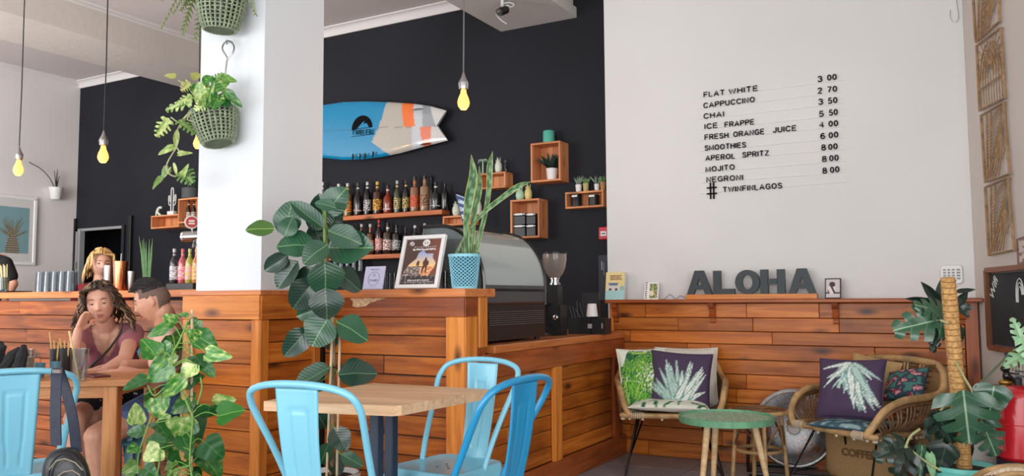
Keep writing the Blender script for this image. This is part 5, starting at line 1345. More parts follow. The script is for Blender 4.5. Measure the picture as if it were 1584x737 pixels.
# ---------------- surfboard
YS = YB-.09
def interp(tab, x):
    if x <= tab[0][0]: return tab[0][1]
    for (a, b), (c, d) in zip(tab, tab[1:]):
        if x <= c: return lerp(b, d, (x-a)/(c-a))
    return tab[-1][1]
top_ = [(424, 204), (430, 194), (445, 182), (470, 170), (497, 163), (530, 158), (565, 157), (600, 158), (640, 160.5), (665, 164), (690, 171), (695, 173)]
bot_ = [(424, 205), (430, 216), (445, 228), (470, 238), (497, 244), (530, 247.5), (560, 247), (590, 243), (620, 237), (660, 226), (693, 217.5), (700, 215)]
blue_ = [(150, 601), (175, 597), (200, 588), (221, 578), (238, 601), (246, 610)]
SB_pts = {}
def sbpaint(x, y):
    if x < interp(blue_, y): 
        if abs(y-interp([(497, 204), (690, 196)], x)) < .7: return rgb(12, 120, 160)
        return rgb(10, 136, 184)
    if y < 197 and lerp(623, 628, (y-160)/37) < x < lerp(641, 645, (y-160)/37): return rgb(238, 118, 52)
    if y >= 197 and lerp(652, 655, (y-197)/28) < x < lerp(669, 668, (y-197)/28): return rgb(228, 126, 96)
    if 640 < x < 656: return rgb(196, 200, 206)
    if y < 197 and 656 < x < 668+(y-170)*.3: return rgb(150, 156, 160)
    if x > 656: return rgb(206, 204, 202)
    if abs(y-198) < .6: return rgb(150, 144, 136)
    return rgb(182, 176, 166)
cs = []
def sbf(u, v, s=1):
    xe = lerp(676.5, 693 if v > .5 else 691, min(1, abs(2*v-1)**.9)); x = lerp(424, xe, u**.97); y = lerp(interp(top_, x), interp(bot_, x), v)
    th = .032*(max(0, 1-(2*v-1)**4))**.5*(min(1, u*6)**.5)*(min(1, (1-u)*5+.15)**.5)
    p = onY(YS, x, y); cs.append(tuple(sbpaint(x, y)[:3])+(1,)); return (p.x, p.y-s*th, p.z)
mb = MB(); mb.grid(lambda u, v: sbf(u, v, 1), 130, 44)
n0 = len(mb.f); mb.grid(lambda u, v: sbf(u, v, -1), 60, 20)
sb = thing('surfboard', onY(YS, 575, 200), label='blue and grey twin fin surfboard hung on the black wall', cat='surfboard')
me = mb.mesh('board', colors=cs, angle=80); recalc(me); linkW('board', me, VCG, sb, I4)
c = onY(YS-.034, 560, 199); e = onY(YS-.034, 576, 199); r = (e-c).length
mb = MB(); n = 20; mb.add([(0, 0, 0)]+[(r*cos(pi*k/n), r*sin(pi*k/n), 0) for k in range(n+1)], [(0, k+1, k+2) for k in range(n)])
linkW('logo_disc', mb.mesh('logo', False), INK, sb, T(c.x, c.y-.002, c.z) @ RX(pi/2))
BLUEP = plain('board_blue', rgb(10, 136, 184), .3)
linkW('logo_wave', MB().prism([(-r*.45, .0), (r*.05, r*.42), (r*.3, r*.5), (r*.12, r*.28), (r*.45, r*.34), (r*.7, .0)], 0, .001).mesh('w', False), BLUEP, sb, T(c.x, c.y-.003, c.z+.004) @ RX(pi/2))
strokefit('TWIN FIN', onY(YS-.041, 544, 208.6), onY(YS-.041, 576.5, 208.2), .046, NY, INK, sb, rad=.075)
linkW('logo_rule', MB().box(onY(YS-.036, 544, 210).x, onY(YS-.036, 576, 210).x, YS-.037, YS-.035, onY(YS-.036, 560, 210).z, onY(YS-.036, 560, 209.3).z).mesh('r', False), INK, sb, I4)
for (x, y, dy) in ((645, 170.5, 1), (657, 224, 1)):
    a = onY(YS-.02, x-8, y+1); b = onY(YS-.02, x+9, y-1)
    linkW('fin', MB().add([a, b, b+V((.03, -.10, -.01)), b+V((-.01, -.10, -.01)), a+V((0, .006, .006)), b+V((0, .006, .006))], [(0, 1, 2, 3), (3, 2, 5, 4), (0, 4, 5, 1)]).mesh('fin', False), plain('dark_fin', rgb(50, 60, 44), .3), sb, I4)
for px_ in (520, 630):
    q_ = onY(YS, px_, 205); linkW('wall_mount', MB().box(q_.x-.02, q_.x+.02, YS+.0, YB, q_.z-.12, q_.z+.12).mesh('m', False), BLK, sb, I4)
for x, y in ((547, 243), (558, 242.5), (566, 242), (578, 239.5)):
    a = onY(YS-.04, x, y); mb = MB()
    mb.ball((a.x, a.y-.01, a.z+.02), .009, 8, 6).tube([(a.x, a.y-.0, a.z+.012), (a.x-.004, a.y-.012, a.z-.01), (a.x+.01, a.y-.02, a.z-.03)], [.009, .008, .005], 6)
    linkW('hook', mb.mesh('hook'), BLK, sb, I4)

# ---------------- shelves with bottles
xr_ = onY(YB, 695.6, 325).x; dS = YB-onX(xr_, 683.5, 327).y; dS = max(.12, min(.3, dS)); YFr = YB-dS
zS1 = onY(YFr, 683, 324.3).z; zS2 = onY(YFr, 618, 392.5).z
s1 = thing('bottle_shelf', (-4.8, YB, zS1), label='upper pine wall shelf below the surfboard, full of bottles', cat='shelf')
board('shelf_board', s1, ((xr_-6.0)/2, YB-dS/2, zS1-.02), (xr_+6.0, dS, .04), SHELFW)
s2 = thing('bottle_shelf', (-4.9, YB, zS2), label='lower pine wall shelf behind the picture frame, with bottles', cat='shelf')
xr2 = onY(YB, 690, 390).x
board('shelf_board', s2, ((xr2-6.0)/2, YB-dS/2, zS2-.02), (xr2+6.0, dS, .04), SHELFW)
_gm = {}
def gcol(c, al=.75):
    k = ('bg', c)
    if k not in _gm: _gm[k] = glass('bottle_glass', rgb(*c), .06, al, True) if sum(c) > 200 else plain('dark_bottle_glass', rgb(*c), .08, coat=.6)
    return _gm[k]
def ccol(c, nm='cap_colour', r=.4):
    k = (nm, c)
    if k not in _gm: _gm[k] = plain(nm, rgb(*c), r)
    return _gm[k]
def labmat(c, c2):
    k = ('lab', c, c2)
    if k not in _gm:
        m, nt, b = nodes('bottle_label'); tc = nd(nt, 'ShaderNodeTexCoord'); mp = nd(nt, 'ShaderNodeMapping'); mp.inputs['Scale'].default_value = (40, 40, 70); nt.links.new(tc.outputs['Object'], mp.inputs[0])
        n = nd(nt, 'ShaderNodeTexNoise', i_Scale=1.6, i_Detail=1.0); nt.links.new(mp.outputs[0], n.inputs['Vector'])
        nt.links.new(ramp(nt, n.outputs['Fac'], [(.47, rgb(*c)), (.53, rgb(*c2))]), b.inputs['Base Color']); b.inputs['Roughness'].default_value = .5; _gm[k] = m
    return _gm[k]
def bottle(x, y, z, h, r, gc, lc, lc2, capc, label, shape=0, group='bottles on the back wall shelves', lz=(.13, .46), cat='bottle', al=.75):
    t = thing('bottle', (x, y, z), random.uniform(0, 6), label=label, cat=cat, group=group)
    sh = {0: [(.92, 0), (1, .03), (1, .56), (.92, .64), (.42, .76), (.34, .80), (.32, .93)], 1: [(.92, 0), (1, .03), (1, .62), (.9, .68), (.36, .73), (.33, .93)],
          2: [(.9, 0), (1, .04), (1.05, .4), (.98, .56), (.45, .66), (.36, .70), (.36, .92)]}[shape]
    link('glass_body', MB().lathe([(max(.001, k*r), v*h) for k, v in sh], 16).mesh('body'), gcol(gc, al), t)
    if lc: link('label', MB().lathe([(r*1.02, h*lz[0]), (r*1.02, h*lz[1])], 16, cap=False).mesh('label'), labmat(lc, lc2), t)
    link('cap', MB().lathe([(r*.38, h*.90), (r*.40, h*.91), (r*.40, h*.995), (r*.36, h)], 12).mesh('cap'), ccol(capc), t)
    if lc: link('neck_label', MB().lathe([(r*.37, h*.80), (r*.37, h*.85)], 12, cap=False).mesh('n'), ccol(lc), t)
    return t
random.seed(77)
def shelf_bottle(px, top, wpx, zs, spec, dy=.5):
    y = YB-dS*dy; x = onY(y, px, top).x; zt = onY(y, px, top).z; dep = (V((x, y, zs))-CC).dot(CF); r = wpx/2*dep/FPX
    bottle(x, y, zs+.0005, zt-zs, r, *spec)
W3 = (226, 222, 214); K3 = (26, 24, 24)
B1 = [(499, 282, 11, ((150, 156, 150), W3, (90, 110, 130), (226, 226, 222), 'clear bottle with a white cap, half hidden by the pillar on the upper shelf', 0)),
      (512, 289, 11, ((24, 22, 22), None, K3, (80, 70, 66), 'dark bottle second from the pillar on the upper shelf', 0)),
      (524, 285, 12, ((120, 150, 150), (170, 206, 204), (60, 120, 130), (222, 222, 218), 'clear bottle with a pale teal label and white cap', 0)),
      (538, 284, 13, ((130, 110, 60), (232, 190, 60), (180, 40, 40), (200, 196, 190), 'bottle with a yellow and red label and silver cap', 1)),
      (554, 283, 13, ((34, 26, 28), (196, 186, 186), (120, 30, 36), (60, 50, 50), 'dark rounded bottle with a red and white label', 2)),
      (568.5, 282, 12, ((20, 20, 22), (214, 210, 208), (50, 50, 52), (200, 200, 198), 'black bottle with a white label and silver stopper', 0)),
      (584, 281.5, 14, ((70, 34, 18), (228, 176, 50), (120, 70, 20), (216, 170, 60), 'amber bottle with a slanted yellow label and gold cap', 1)),
      (600, 287, 14, ((150, 52, 22), (226, 200, 196), (110, 40, 90), (20, 20, 20), 'squat amber bottle with a white and purple label and black stopper', 2)),
      (614.5, 280, 11, ((70, 74, 50), (214, 200, 140), (90, 80, 40), (196, 190, 186), 'slim olive bottle with a pale gold label', 0)),
      (628, 279, 11, ((30, 28, 24), (208, 190, 110), (60, 60, 30), (60, 56, 52), 'slim dark bottle with a gold label', 0)),
      (641.5, 273.5, 14, ((160, 110, 80), (214, 110, 60), (180, 60, 40), (50, 44, 40), 'tall clear bottle with an orange red label and dark stopper', 1)),
      (657, 272, 15, ((170, 130, 96), (180, 130, 90), (90, 60, 40), (40, 36, 34), 'tall amber bottle with a brown label and a ball stopper', 1)),
      (667, 273, 11, ((20, 19, 20), None, K3, (22, 20, 20), 'tall black bottle standing behind the black-and-white labelled one', 0), .2),
      (674, 282, 14, ((40, 40, 42), (226, 224, 220), (40, 40, 42), (30, 30, 30), 'dark bottle with a white and black block label near the shelf end', 2)),
      (688.5, 284, 12, ((14, 14, 15), None, K3, (18, 18, 18), 'all black bottle at the right end of the upper shelf', 0))]
for b in B1: shelf_bottle(b[0], b[1], b[2], zS1, b[3], b[4] if len(b) > 4 else .55)
B2 = [(532, 347, 10, ((60, 60, 60), None, K3, (210, 208, 204), 'bottle with a white cap behind the rubber plant on the lower shelf', 0)),
      (546, 349, 11, ((26, 24, 24), None, K3, (30, 28, 28), 'dark bottle behind the rubber plant on the lower shelf', 0)),
      (559.5, 347, 11, ((24, 22, 24), (150, 60, 40), (30, 30, 30), (190, 190, 186), 'dark bottle with a red label next to the rubber leaf', 0)),
      (573, 347, 12, ((90, 48, 26), (190, 70, 40), (226, 214, 190), (196, 190, 180), 'bottle with a slanted orange red label on the lower shelf', 1)),
      (586.5, 340, 12, ((50, 26, 26), (190, 40, 44), (222, 210, 206), (176, 30, 40), 'tall bottle with a red capsule on the lower shelf', 0)),
      (600, 345, 15, ((60, 40, 26), (228, 224, 216), (150, 40, 36), (30, 28, 28), 'square shouldered bottle with a white and red label', 1)),
      (613.5, 348, 14, ((22, 20, 20), (44, 42, 42), (200, 198, 194), (24, 22, 22), 'black bottle with a black and white label beside the frame', 1)),
      (627.5, 352, 11, ((22, 22, 24), None, K3, (26, 24, 24), 'dark bottle above the left corner of the framed poster', 0)),
      (642, 349, 11, ((40, 40, 40), None, K3, (224, 222, 218), 'bottle with a white cap above the framed poster', 0)),
      (657, 346, 11, ((50, 50, 52), None, K3, (200, 200, 196), 'bottle with a pale cap at the right end of the lower shelf', 0))]
for b in B2: shelf_bottle(b[0], b[1], b[2], zS2, b[3])
def tumbler(x, y, z, h, r, label, group, inv=False, mat=None, cat='glass', name='drinking_glass'):
    t = thing(name, (x, y, z), label=label, cat=cat, group=group)
    a, b = (r, r*.85) if inv else (r*.85, r)
    link('glass_wall', MB().lathe([(.001, 0), (a, 0), (a, .004), (b, h), (b*.94, h), (a*.9, .01), (.001, .01)] if not inv else [(a, 0), (b, h), (.001, h), (.001, h-.008), (b*.9, h-.008), (a*.93, 0)], 18).mesh('glass'), mat or GLASS, t)
    return t
GSH = glass('bar_glass', (.7, .72, .74, 1), .05, .05)
for k, px in enumerate((519, 528, 538, 548, 558)):
    y = YB-.1; x = onY(y, px, 415).x; z = onY(y, px, 424).z
    tumbler(x, y, zS2-.04-.105, .10, .03, 'glass hanging under the lower bottle shelf, %s' % ('leftmost of five', 'second from the left', 'middle of five', 'fourth from the left', 'nearest the lavender card')[k], 'glasses hanging under the shelf', True, GSH)
# ---------------- crate shelves on the black wall
def crate(px0, px1, pxe, ytl, ybl, label, nback=4, d=None):
    """px0..px1 front left/right, pxe right edge at the wall; ytl/ybl top/bottom y of front-left corner"""
    if d is None:
        xw = onY(YB, pxe, ytl).x; d = YB-onX(xw, px1, ytl).y; d = max(.10, min(.28, d))
    yf = YB-d; x0, x1 = onY(yf, px0, ytl).x, onY(yf, px1, ytl).x; zt, zb = onY(yf, px0, ytl).z, onY(yf, px0, ybl).z; th = .016
    t = thing('crate_shelf', ((x0+x1)/2, YB, zb), label=label, cat='shelf', group='pine crate shelves')
    board('top_board', t, ((x0+x1)/2, YB-d/2, zt-th/2), (x1-x0, d, th), CRATEW); board('bottom_board', t, ((x0+x1)/2, YB-d/2, zb+th/2), (x1-x0, d, th), CRATEW)
    for x in (x0+th/2, x1-th/2): board('side_board', t, (x, YB-d/2, (zt+zb)/2), (zt-zb-2*th, d, th), CRATEW, RY(pi/2))
    w_ = (x1-x0-2*th)/nback
    for k in range(nback): board('back_slat', t, (x0+th+w_*(k+.5), YB-.007, (zt+zb)/2), (zt-zb-2*th, w_-.002, .01), CRATEW, Matrix.Rotation(pi/2, 4, 'X') @ Matrix.Rotation(pi/2, 4, 'Z') if False else frame((0, 0, 0), (0, 0, 1), (1, 0, 0)).to_3x3().to_4x4())
    return dict(x0=x0+th, x1=x1-th, zb=zb+th, zt=zt, yf=yf, d=d, top=zt)
cA = crate(820.5, 866.3, 879.4, 222.4, 283, 'tall pine crate shelf with a white potted plant and teal canister on top')
cB = crate(789, 834, 847.6, 310, 369.7, 'pine crate shelf of black jars above the glass display case')
cC = crate(874, 933.5, 938.7, 298, 323.5, 'low wide pine crate shelf beside the white wall, small plants on top')
cD = crate(741, 781.8, 793.6, 269, 293.6, 'pine crate shelf behind the snake plant leaves, pineapple jar on top')
cE = crate(684.5, 732, 741, 335, 350, 'pine crate shelf end just behind the blue and white pennant')
# wider rows on the left part of the wall
cF = crate(233.5, 277, 281, 334.5, 354.5, 'low pine crate shelf with the cactus lamp, left of the pillar', d=.18)
cG = crate(275.5, 306, 310, 308, 346, 'small pine crate shelf with brown bottles at the pillar edge', d=.2)
def onshelf(px, zs, y): return onY(y, px, 300).x
def cylpx(name, px0, px1, zs, ytop, y, mat, label, cat, prof=None, group=None, parts=None):
    x0, x1 = onY(y, px0, ytop).x, onY(y, px1, ytop).x; r = (x1-x0)/2*.93; zt = onY(y, (px0+px1)/2, ytop).z; h = zt-zs
    t = thing(name, ((x0+x1)/2, y, zs+.0005), label=label, cat=cat, group=group)
    link('body', MB().lathe([(max(.001, a*r), b*h) for a, b in (prof or [(.9, 0), (1, .04), (1, .94), (.9, 1)])], 20).mesh('body'), mat, t)
    return t, r, h
yA = cA['yf']+cA['d']*.5
t_, r, h = cylpx('teal_canister', 840, 857.6, cA['top'], 203, yA, plain('teal_ceramic', rgb(84, 178, 158), .4, coat=.2), 'teal ceramic canister on top of the tall crate shelf', 'canister')
def tuft(parent, n, rad, h, mat, spread=.8, w_=.012, z0=0, name='leaf', seed=1):
    rnd = random.Random(seed)
    for k in range(n):
        a = rnd.uniform(0, 2*pi); s = rnd.uniform(.1, 1)*spread; L_ = h*rnd.uniform(.7, 1)
        base = wmat(parent) @ V((rad*.3*cos(a), rad*.3*sin(a), z0)); tip = base+V((cos(a)*s*L_, sin(a)*s*L_, L_*(1-s*s*.35)))
        leafobj(parent, 'lance', base, tip, w_, mat, tilt=rnd.uniform(-.5, .5), name=name)
def smallpot(px0, px1, zs, ytop, y, mat, label, lm, n, h, spread=.8, w_=.012, seed=1, group=None):
    t, r, hh = cylpx('small_plant', px0, px1, zs, ytop, y, mat, label, 'potted plant', [(.78, 0), (.8, .04), (1, .98), (.94, 1), (.9, .9), (.001, .9)], group)
    tuft(t, n, r, h, lm, spread, w_, hh*.88, seed=seed); return t
SUC = plain('dark_succulent', rgb(34, 56, 44), .5); SUL = plain('light_succulent', rgb(110, 150, 90), .5); SUG = plain('grey_succulent', rgb(150, 168, 150), .5)
smallpot(845, 863, cA['zb'], 261, yA, WHT, 'white pot with a dark spiky plant inside the tall crate shelf', SUC, 26, .15, .95, .03, 3)
yB_ = cB['yf']+cB['d']*.4
for i, (a, b) in enumerate(((797.5, 816.5), (817.5, 832.5))):
    for j, (ys, nm) in enumerate(((348.5, 'lower'), (331, 'upper'))):
        x0, x1 = onY(yB_, a, ys).x, onY(yB_, b, ys).x; hj = (onY(yB_, a, 331).z-cB['zb'])/2
        z0 = cB['zb']+j*hj
        t = thing('storage_jar', ((x0+x1)/2, yB_, z0), label='black square jar, %s %s of the four in the crate' % (nm, ('left', 'right')[i]), cat='jar', group='black jars in the crate shelf')
        link('body', bbox_mesh(x1-x0-.004, .09, hj-.022, .004).copy(), BLK, t, T(0, 0, (hj-.022)/2)); link('lid', bbox_mesh(x1-x0, .094, .016, .003).copy(), BLKG, t, T(0, 0, hj-.012))
        link('label', bbox_mesh((x1-x0)*.6, .002, .016, 0).copy(), WHT, t, T(0, -.049, hj-.012))
PIN = [(.55, 0), (.85, .1), (1, .32), (.9, .55), (.6, .68), (.5, .70)]
def pineapple_jar(px0, px1, zs, ytop, y, col, label):
    t, r, h = cylpx('pineapple_jar', px0, px1, zs, ytop, y, col, label, 'ornament', PIN)
    mb = MB()
    for k in range(9):
        a = 2*pi*k/9+.3; tilt = .1+.5*(k % 3)/3
        mb.tube([(r*.3*cos(a), r*.3*sin(a), h*.66), (r*(.4+tilt)*cos(a), r*(.4+tilt)*sin(a), h*(.98-.1*(k % 3)))], [r*.18, .001], 5)
    link('crown', mb.mesh('crown'), col, t)
MINT = plain('mint_ceramic', rgb(176, 210, 180), .4, coat=.2); YEL = plain('yellow_ceramic', rgb(222, 206, 130), .4, coat=.2); CRM = plain('cream_ceramic', rgb(216, 222, 204), .4, coat=.2)
pineapple_jar(797.7, 811, cB['top'], 288, yB_, MINT, 'mint green pineapple jar on the black jar crate')
pineapple_jar(811.5, 823, cB['top'], 284, yB_, YEL, 'pale yellow pineapple jar on the black jar crate')
yC = cC['yf']+cC['d']*.5
for (a, b, nm) in ((884, 900, 'left'), (910, 927, 'right')):
    t_, r, h = cylpx('black_canister', a, b, cC['zb'], 302, yC, BLK, 'black canister with a white label, %s of two in the low crate' % nm, 'canister')
    link('label', bbox_mesh(r*1.1, .002, .014, 0).copy(), WHT, t_, T(0, -r-.001, h*.86)); link('lid', MB().lathe([(r*1.04, h*.93), (r*1.04, h)], 20).mesh('lid'), BLKG, t_)
smallpot(890, 900, cC['top'], 286, yC, WHT, 'tiny air plant in a white pot, leftmost on the low crate', SUG, 12, .09, .9, .008, 4)
smallpot(901.5, 911, cC['top'], 284, yC, plain('straw_pot', rgb(186, 170, 110), .7), 'tiny green plant in a straw coloured pot on the low crate', SUL, 14, .06, .95, .012, 5)
smallpot(919, 927.5, cC['top'], 285, yC, WHT, 'tiny grey air plant in a white pot on the right half of the low crate', SUG, 12, .085, .9, .008, 6)
smallpot(928, 937, cC['top'], 282, yC, plain('wood_pot', rgb(176, 134, 88), .7), 'tiny plant in a wooden pot at the right end of the low crate', SUL, 12, .07, .8, .008, 7)
yD = cD['yf']+cD['d']*.5
pineapple_jar(765.6, 776.5, cD['top'], 243, yD, CRM, 'cream pineapple jar on the crate behind the snake plant')
t = thing('palm_ornament', onY(yD, 747, 267.5)*1, label='mint green palm tree ornament on the crate behind the snake plant', cat='ornament'); t.location.z = cD['top']+.0005; PW[t.name] = T(t.location)
link('trunk', MB().lathe([(.02, 0), (.022, .006), (.006, .02), (.005, .11)], 12).mesh('trunk'), MINT, t)
for k in range(7):
    a = 2*pi*k/7; link('frond', MB().tube(cr([(0, 0, .11), (.03*cos(a), .03*sin(a)*.4, .13), (.055*cos(a), .055*sin(a)*.4, .10)], 4), [.004]*3+[.009]*3+[.004, .002, .001], 6, flat=.4).mesh('frond'), MINT, t)
t_, r, h = cylpx('glass_figure', 778, 785, cD['top'], 246, yD, GSH, 'small clear glass ornament at the right end of the crate behind the snake plant', 'ornament', [(1, 0), (1, .1), (.5, .3), (.8, .5), (.5, .7), (.7, .85), (.3, 1)])
yE = cE['yf']+cE['d']*.5
pineapple_jar(700, 712, cE['top'], 311, yE, CRM, 'cream pineapple ornament left of the blue pennant')
t_, r, h = cylpx('cream_jar', 736.5, 745, cE['top'], 313, yE, CRM, 'cream rounded jar right of the snake plant leaf', 'jar', [(.7, 0), (1, .2), (1, .7), (.6, 1)])
# pennant
P = [onY(YB-.28, 717, 350), onY(YB-.28, 721, 349), onY(YB-.28, 720, 306), onY(YB-.28, 704, 300)]
def pen(u, v):
    return rgb(196, 216, 236) if (sin(v*26) > -.1 and .14 < u < .86 and noise.noise(V((u*9, v*14, 3))) > -.25) else rgb(46, 74, 130)
t = thing('pennant', P[0], label='blue and white pennant hanging behind the snake plant', cat='pennant')
sheet('cloth', t, P, 20, 50, pen); linkW('pole', MB().tube([P[3]+V((0, .002, .01)), P[0]+V((0, .002, 0))], .003, 6).tube([P[3]+V((0, .002, .01)), V((P[3].x, YB, P[3].z+.01))], .003, 6).mesh('pole'), BLK, t, I4)
# left crates: cactus lamp, dog figure, bottles, pot
yF = cF['yf']+.08
p = onY(yF, 266, 330); zc = cF['top']
t = thing('cactus_lamp', (p.x, yF, zc), label='white outline cactus lamp on the low crate shelf left of the pillar', cat='lamp')
sc = (onY(yF, 266, 291).z-zc)
link('lamp_base', bbox_mesh(.10, .05, .045, .004).copy(), WHT, t, T(0, 0, .023))
CT = plain('cactus_tube', rgb(222, 222, 218), .4)
k = (sc-.045)
link('cactus_outline', MB().tube(cr([(-.018, 0, .045), (-.018, 0, .045+.85*k), (0, 0, .045+k), (.018, 0, .045+.85*k), (.018, 0, .045)], 5), .006, 6).tube(cr([(-.018, 0, .045+.25*k), (-.05, 0, .045+.3*k), (-.058, 0, .045+.6*k), (-.048, 0, .045+.68*k), (-.040, 0, .045+.6*k), (-.036, 0, .045+.45*k), (-.018, 0, .045+.42*k)], 4), .005, 6).tube(cr([(.018, 0, .045+.25*k), (.05, 0, .045+.3*k), (.06, 0, .045+.6*k), (.05, 0, .045+.7*k), (.040, 0, .045+.6*k), (.036, 0, .045+.45*k), (.018, 0, .045+.42*k)], 4), .005, 6).mesh('cactus'), CT, t)
p = onY(yF, 248, 330)
t = thing('lizard_ornament', (p.x, yF, zc), label='pale curled lizard ornament beside the cactus lamp', cat='ornament')
link('body', MB().tube(cr([(-.07, 0, .012), (-.055, 0, .05), (-.03, 0, .09), (.0, 0, .10), (.015, 0, .085)], 4), [.006, .008, .011, .013, .015, .015, .015, .014, .013, .012, .012, .012, .013, .015, .016, .014, .008], 8).tube([(-.05, 0, .05), (-.02, 0, .03), (.02, 0, .006), (.06, 0, .012)], [.012, .011, .008, .004], 8).tube([(-.06, .0, .03), (-.08, -.01, 0)], .005, 6).tube([(-.02, 0, .035), (-.01, -.02, 0)], .005, 6).mesh('body'), CRM, t)
yG = cG['yf']+.08
for i, px in enumerate((283.5, 291.5, 299.5)):
    x = onY(yG, px, 340).x; zt = onY(yG, px, 311).z
    bottle(x, yG, cG['zb']+.0005, zt-cG['zb'], .024, (38, 22, 14), (214, 208, 196), (120, 116, 110), (30, 28, 26), ('brown beer bottle with a cream label, leftmost of three in the small crate', 'brown beer bottle with a cream label, middle of three in the small crate', 'brown beer bottle with a cream label at the pillar edge in the small crate')[i], 0, 'beer bottles in the small crate')
p = onY(yG, 296, 300)
t_, r, h = cylpx('grey_pot', 285.5, 304.5, cG['top'], 291, yG, plain('dark_grey_pot', rgb(76, 78, 80), .7), 'dark grey plant pot on the small crate beside the pillar', 'potted plant')
tuft(t_, 9, r, .16, plain('dark_blade', rgb(30, 56, 40), .5), .35, .02, h, seed=8)
# call point and banner
cpz = onY(YB-.03, 934, 361)
t = thing('fire_call_point', (cpz.x, YB, cpz.z), label='red fire alarm call point on the black wall edge', cat='fire alarm')
link('housing', bbox_mesh(.088, .035, .1, .006).copy(), plain('alarm_red', rgb(200, 44, 58), .4), t, T(0, -.018, 0)); link('press_plate', bbox_mesh(.05, .004, .038, .002).copy(), WHT, t, T(0, -.038, -.004))
link('mark', bbox_mesh(.03, .002, .008, 0).copy(), BLK, t, T(0, -.041, -.004))
bz_ = onY(YB-.01, 934, 430)
t = thing('wall_banner', (bz_.x, YB, bz_.z), label='tall dark navy card with small vertical lettering under the call point', cat='sign')
link('card', bbox_mesh(.09, .01, .36, .002).copy(), plain('navy_card', rgb(26, 28, 44), .5), t, T(0, -.006, 0))
link('lettering', MB().box(-.02, -.008, -.013, -.011, .06, .13).box(.0, .006, -.013, -.011, .02, .12).mesh('l', False), ccol((120, 126, 140)), t)

# ---------------- pendant lamps
BULB = emit('glowing_bulb', (1, .42, .09, 1), 1.9); FIL = emit('filament', (1, .82, .5, 1), 60)
AMB = glass('amber_bulb_glass', (1, .8, .5, 1), .03, .12)
def pendant(px, y0, y1, dep, label, metal=STEEL, power=5):
    """bulb glass spans picture rows y0..y1"""
    a, b = at(px, y0, dep), at(px, y1, dep); h = a.z-b.z; r = h*.29
    t = thing('pendant_lamp', (a.x, a.y, b.z), label=label, cat='lamp', group='bare bulb pendant lamps')
    link('bulb_core', MB().ball((0, 0, h*.42), (r*.45, r*.45, h*.30), 12, 10).mesh('core'), emit('bulb_core', (1, .8, .4, 1), 5.0), t)
    link('bulb', MB().lathe([(.001, 0), (r*.5, h*.03), (r*.9, h*.2), (r, h*.36), (r*.85, h*.55), (r*.5, h*.8), (r*.42, h*.98)], 20).mesh('bulb'), BULB, t)
    mb = MB()
    for k in range(8):
        an = 2*pi*k/8; mb.tube([(r*.25*cos(an), r*.25*sin(an), h*.78), (r*.62*cos(an), r*.62*sin(an), h*.25)], .0012, 4)
    s = h*.86
    link('socket', MB().lathe([(r*.44, h*.96), (r*.66, h*1.0), (r*.8, h*1.28), (r*.74, h*1.36), (r*.4, h*1.55), (r*.12, h*1.82), (.001, h*1.86)], 16).mesh('socket'), metal, t)
    mb = MB()
    for k in range(12): an = 2*pi*k/12; mb.tube([(r*.68*cos(an), r*.68*sin(an), h*1.0), (r*.8*cos(an), r*.8*sin(an), h*1.3)], .0015, 4)
    link('socket_ribs', mb.mesh('ribs'), metal, t)
    zc = 3.76-b.z
    link('cord', MB().tube([(0, 0, h*1.84), (.004, 0, zc*.4), (-.003, 0, zc*.75), (0, 0, zc)], .0042, 6).mesh('cord'), BLK if metal is not CHROME else ccol((110, 108, 106), 'grey_cord'), t)
    l = bpy.data.lights.new('bulb_light', 'POINT'); l.energy = power; l.color = (1, .55, .2); l.shadow_soft_size = .04
    o = bpy.data.objects.new('bulb_light', l); COL.objects.link(o); o.parent = t; o.location = (0, 0, -.06)
pendant(717, 138, 171, 4.75, 'bare glowing bulb hanging in front of the black wall right of the surfboard', CHROME, 4)
pendant(160, 225, 253, 5.6, 'bare glowing bulb hanging in front of the black wall left of the pillar', STEEL, 4)
pendant(29, 247, 272.5, 6.2, 'bare glowing bulb hanging by the pale left wall', STEEL, 4)
pendant(306, 208, 231, 6.6, 'bare glowing bulb mostly hidden behind the hanging planter', STEEL, 3)
# CCTV
cpos = onZ(3.415, 777, 0)
t = thing('security_camera', cpos, label='small security camera with loose white cables under the ceiling soffit', cat='camera')
bd = at(777, 17, (cpos-CC).dot(CF)-.04)-cpos
link('bracket', MB().tube([(0, 0, 0), (0, 0, -.03), bd*.6], .012, 8).mesh('b'), WHT, t)
dirc = (V((-.1, -.5, -.25))).normalized()
link('camera_body', MB().lathe([(.001, -.05), (.030, -.05), (.033, .03), (.030, .045), (.001, .045)], 16).mesh('c'), BLK, t, T(bd) @ dirc.to_track_quat('Z', 'Y').to_matrix().to_4x4())
link('lens', MB().lathe([(.016, .046), (.016, .05), (.001, .052)], 12).mesh('l'), BLKG, t, T(bd) @ dirc.to_track_quat('Z', 'Y').to_matrix().to_4x4())
def cpx(x, y): return at(x, y, (cpos-CC).dot(CF)-.02)-cpos
link('cable', MB().tube(cr([cpx(x, y) for x, y in ((779, 5), (788, 4), (795, 7), (790, 11), (784, 8), (784, 16))], 4), .004, 5).tube(cr([cpx(x, y) for x, y in ((770, 12), (768, 22), (773, 29), (779, 34), (784, 37))], 4), .004, 5).mesh('cable'), WHT, t)

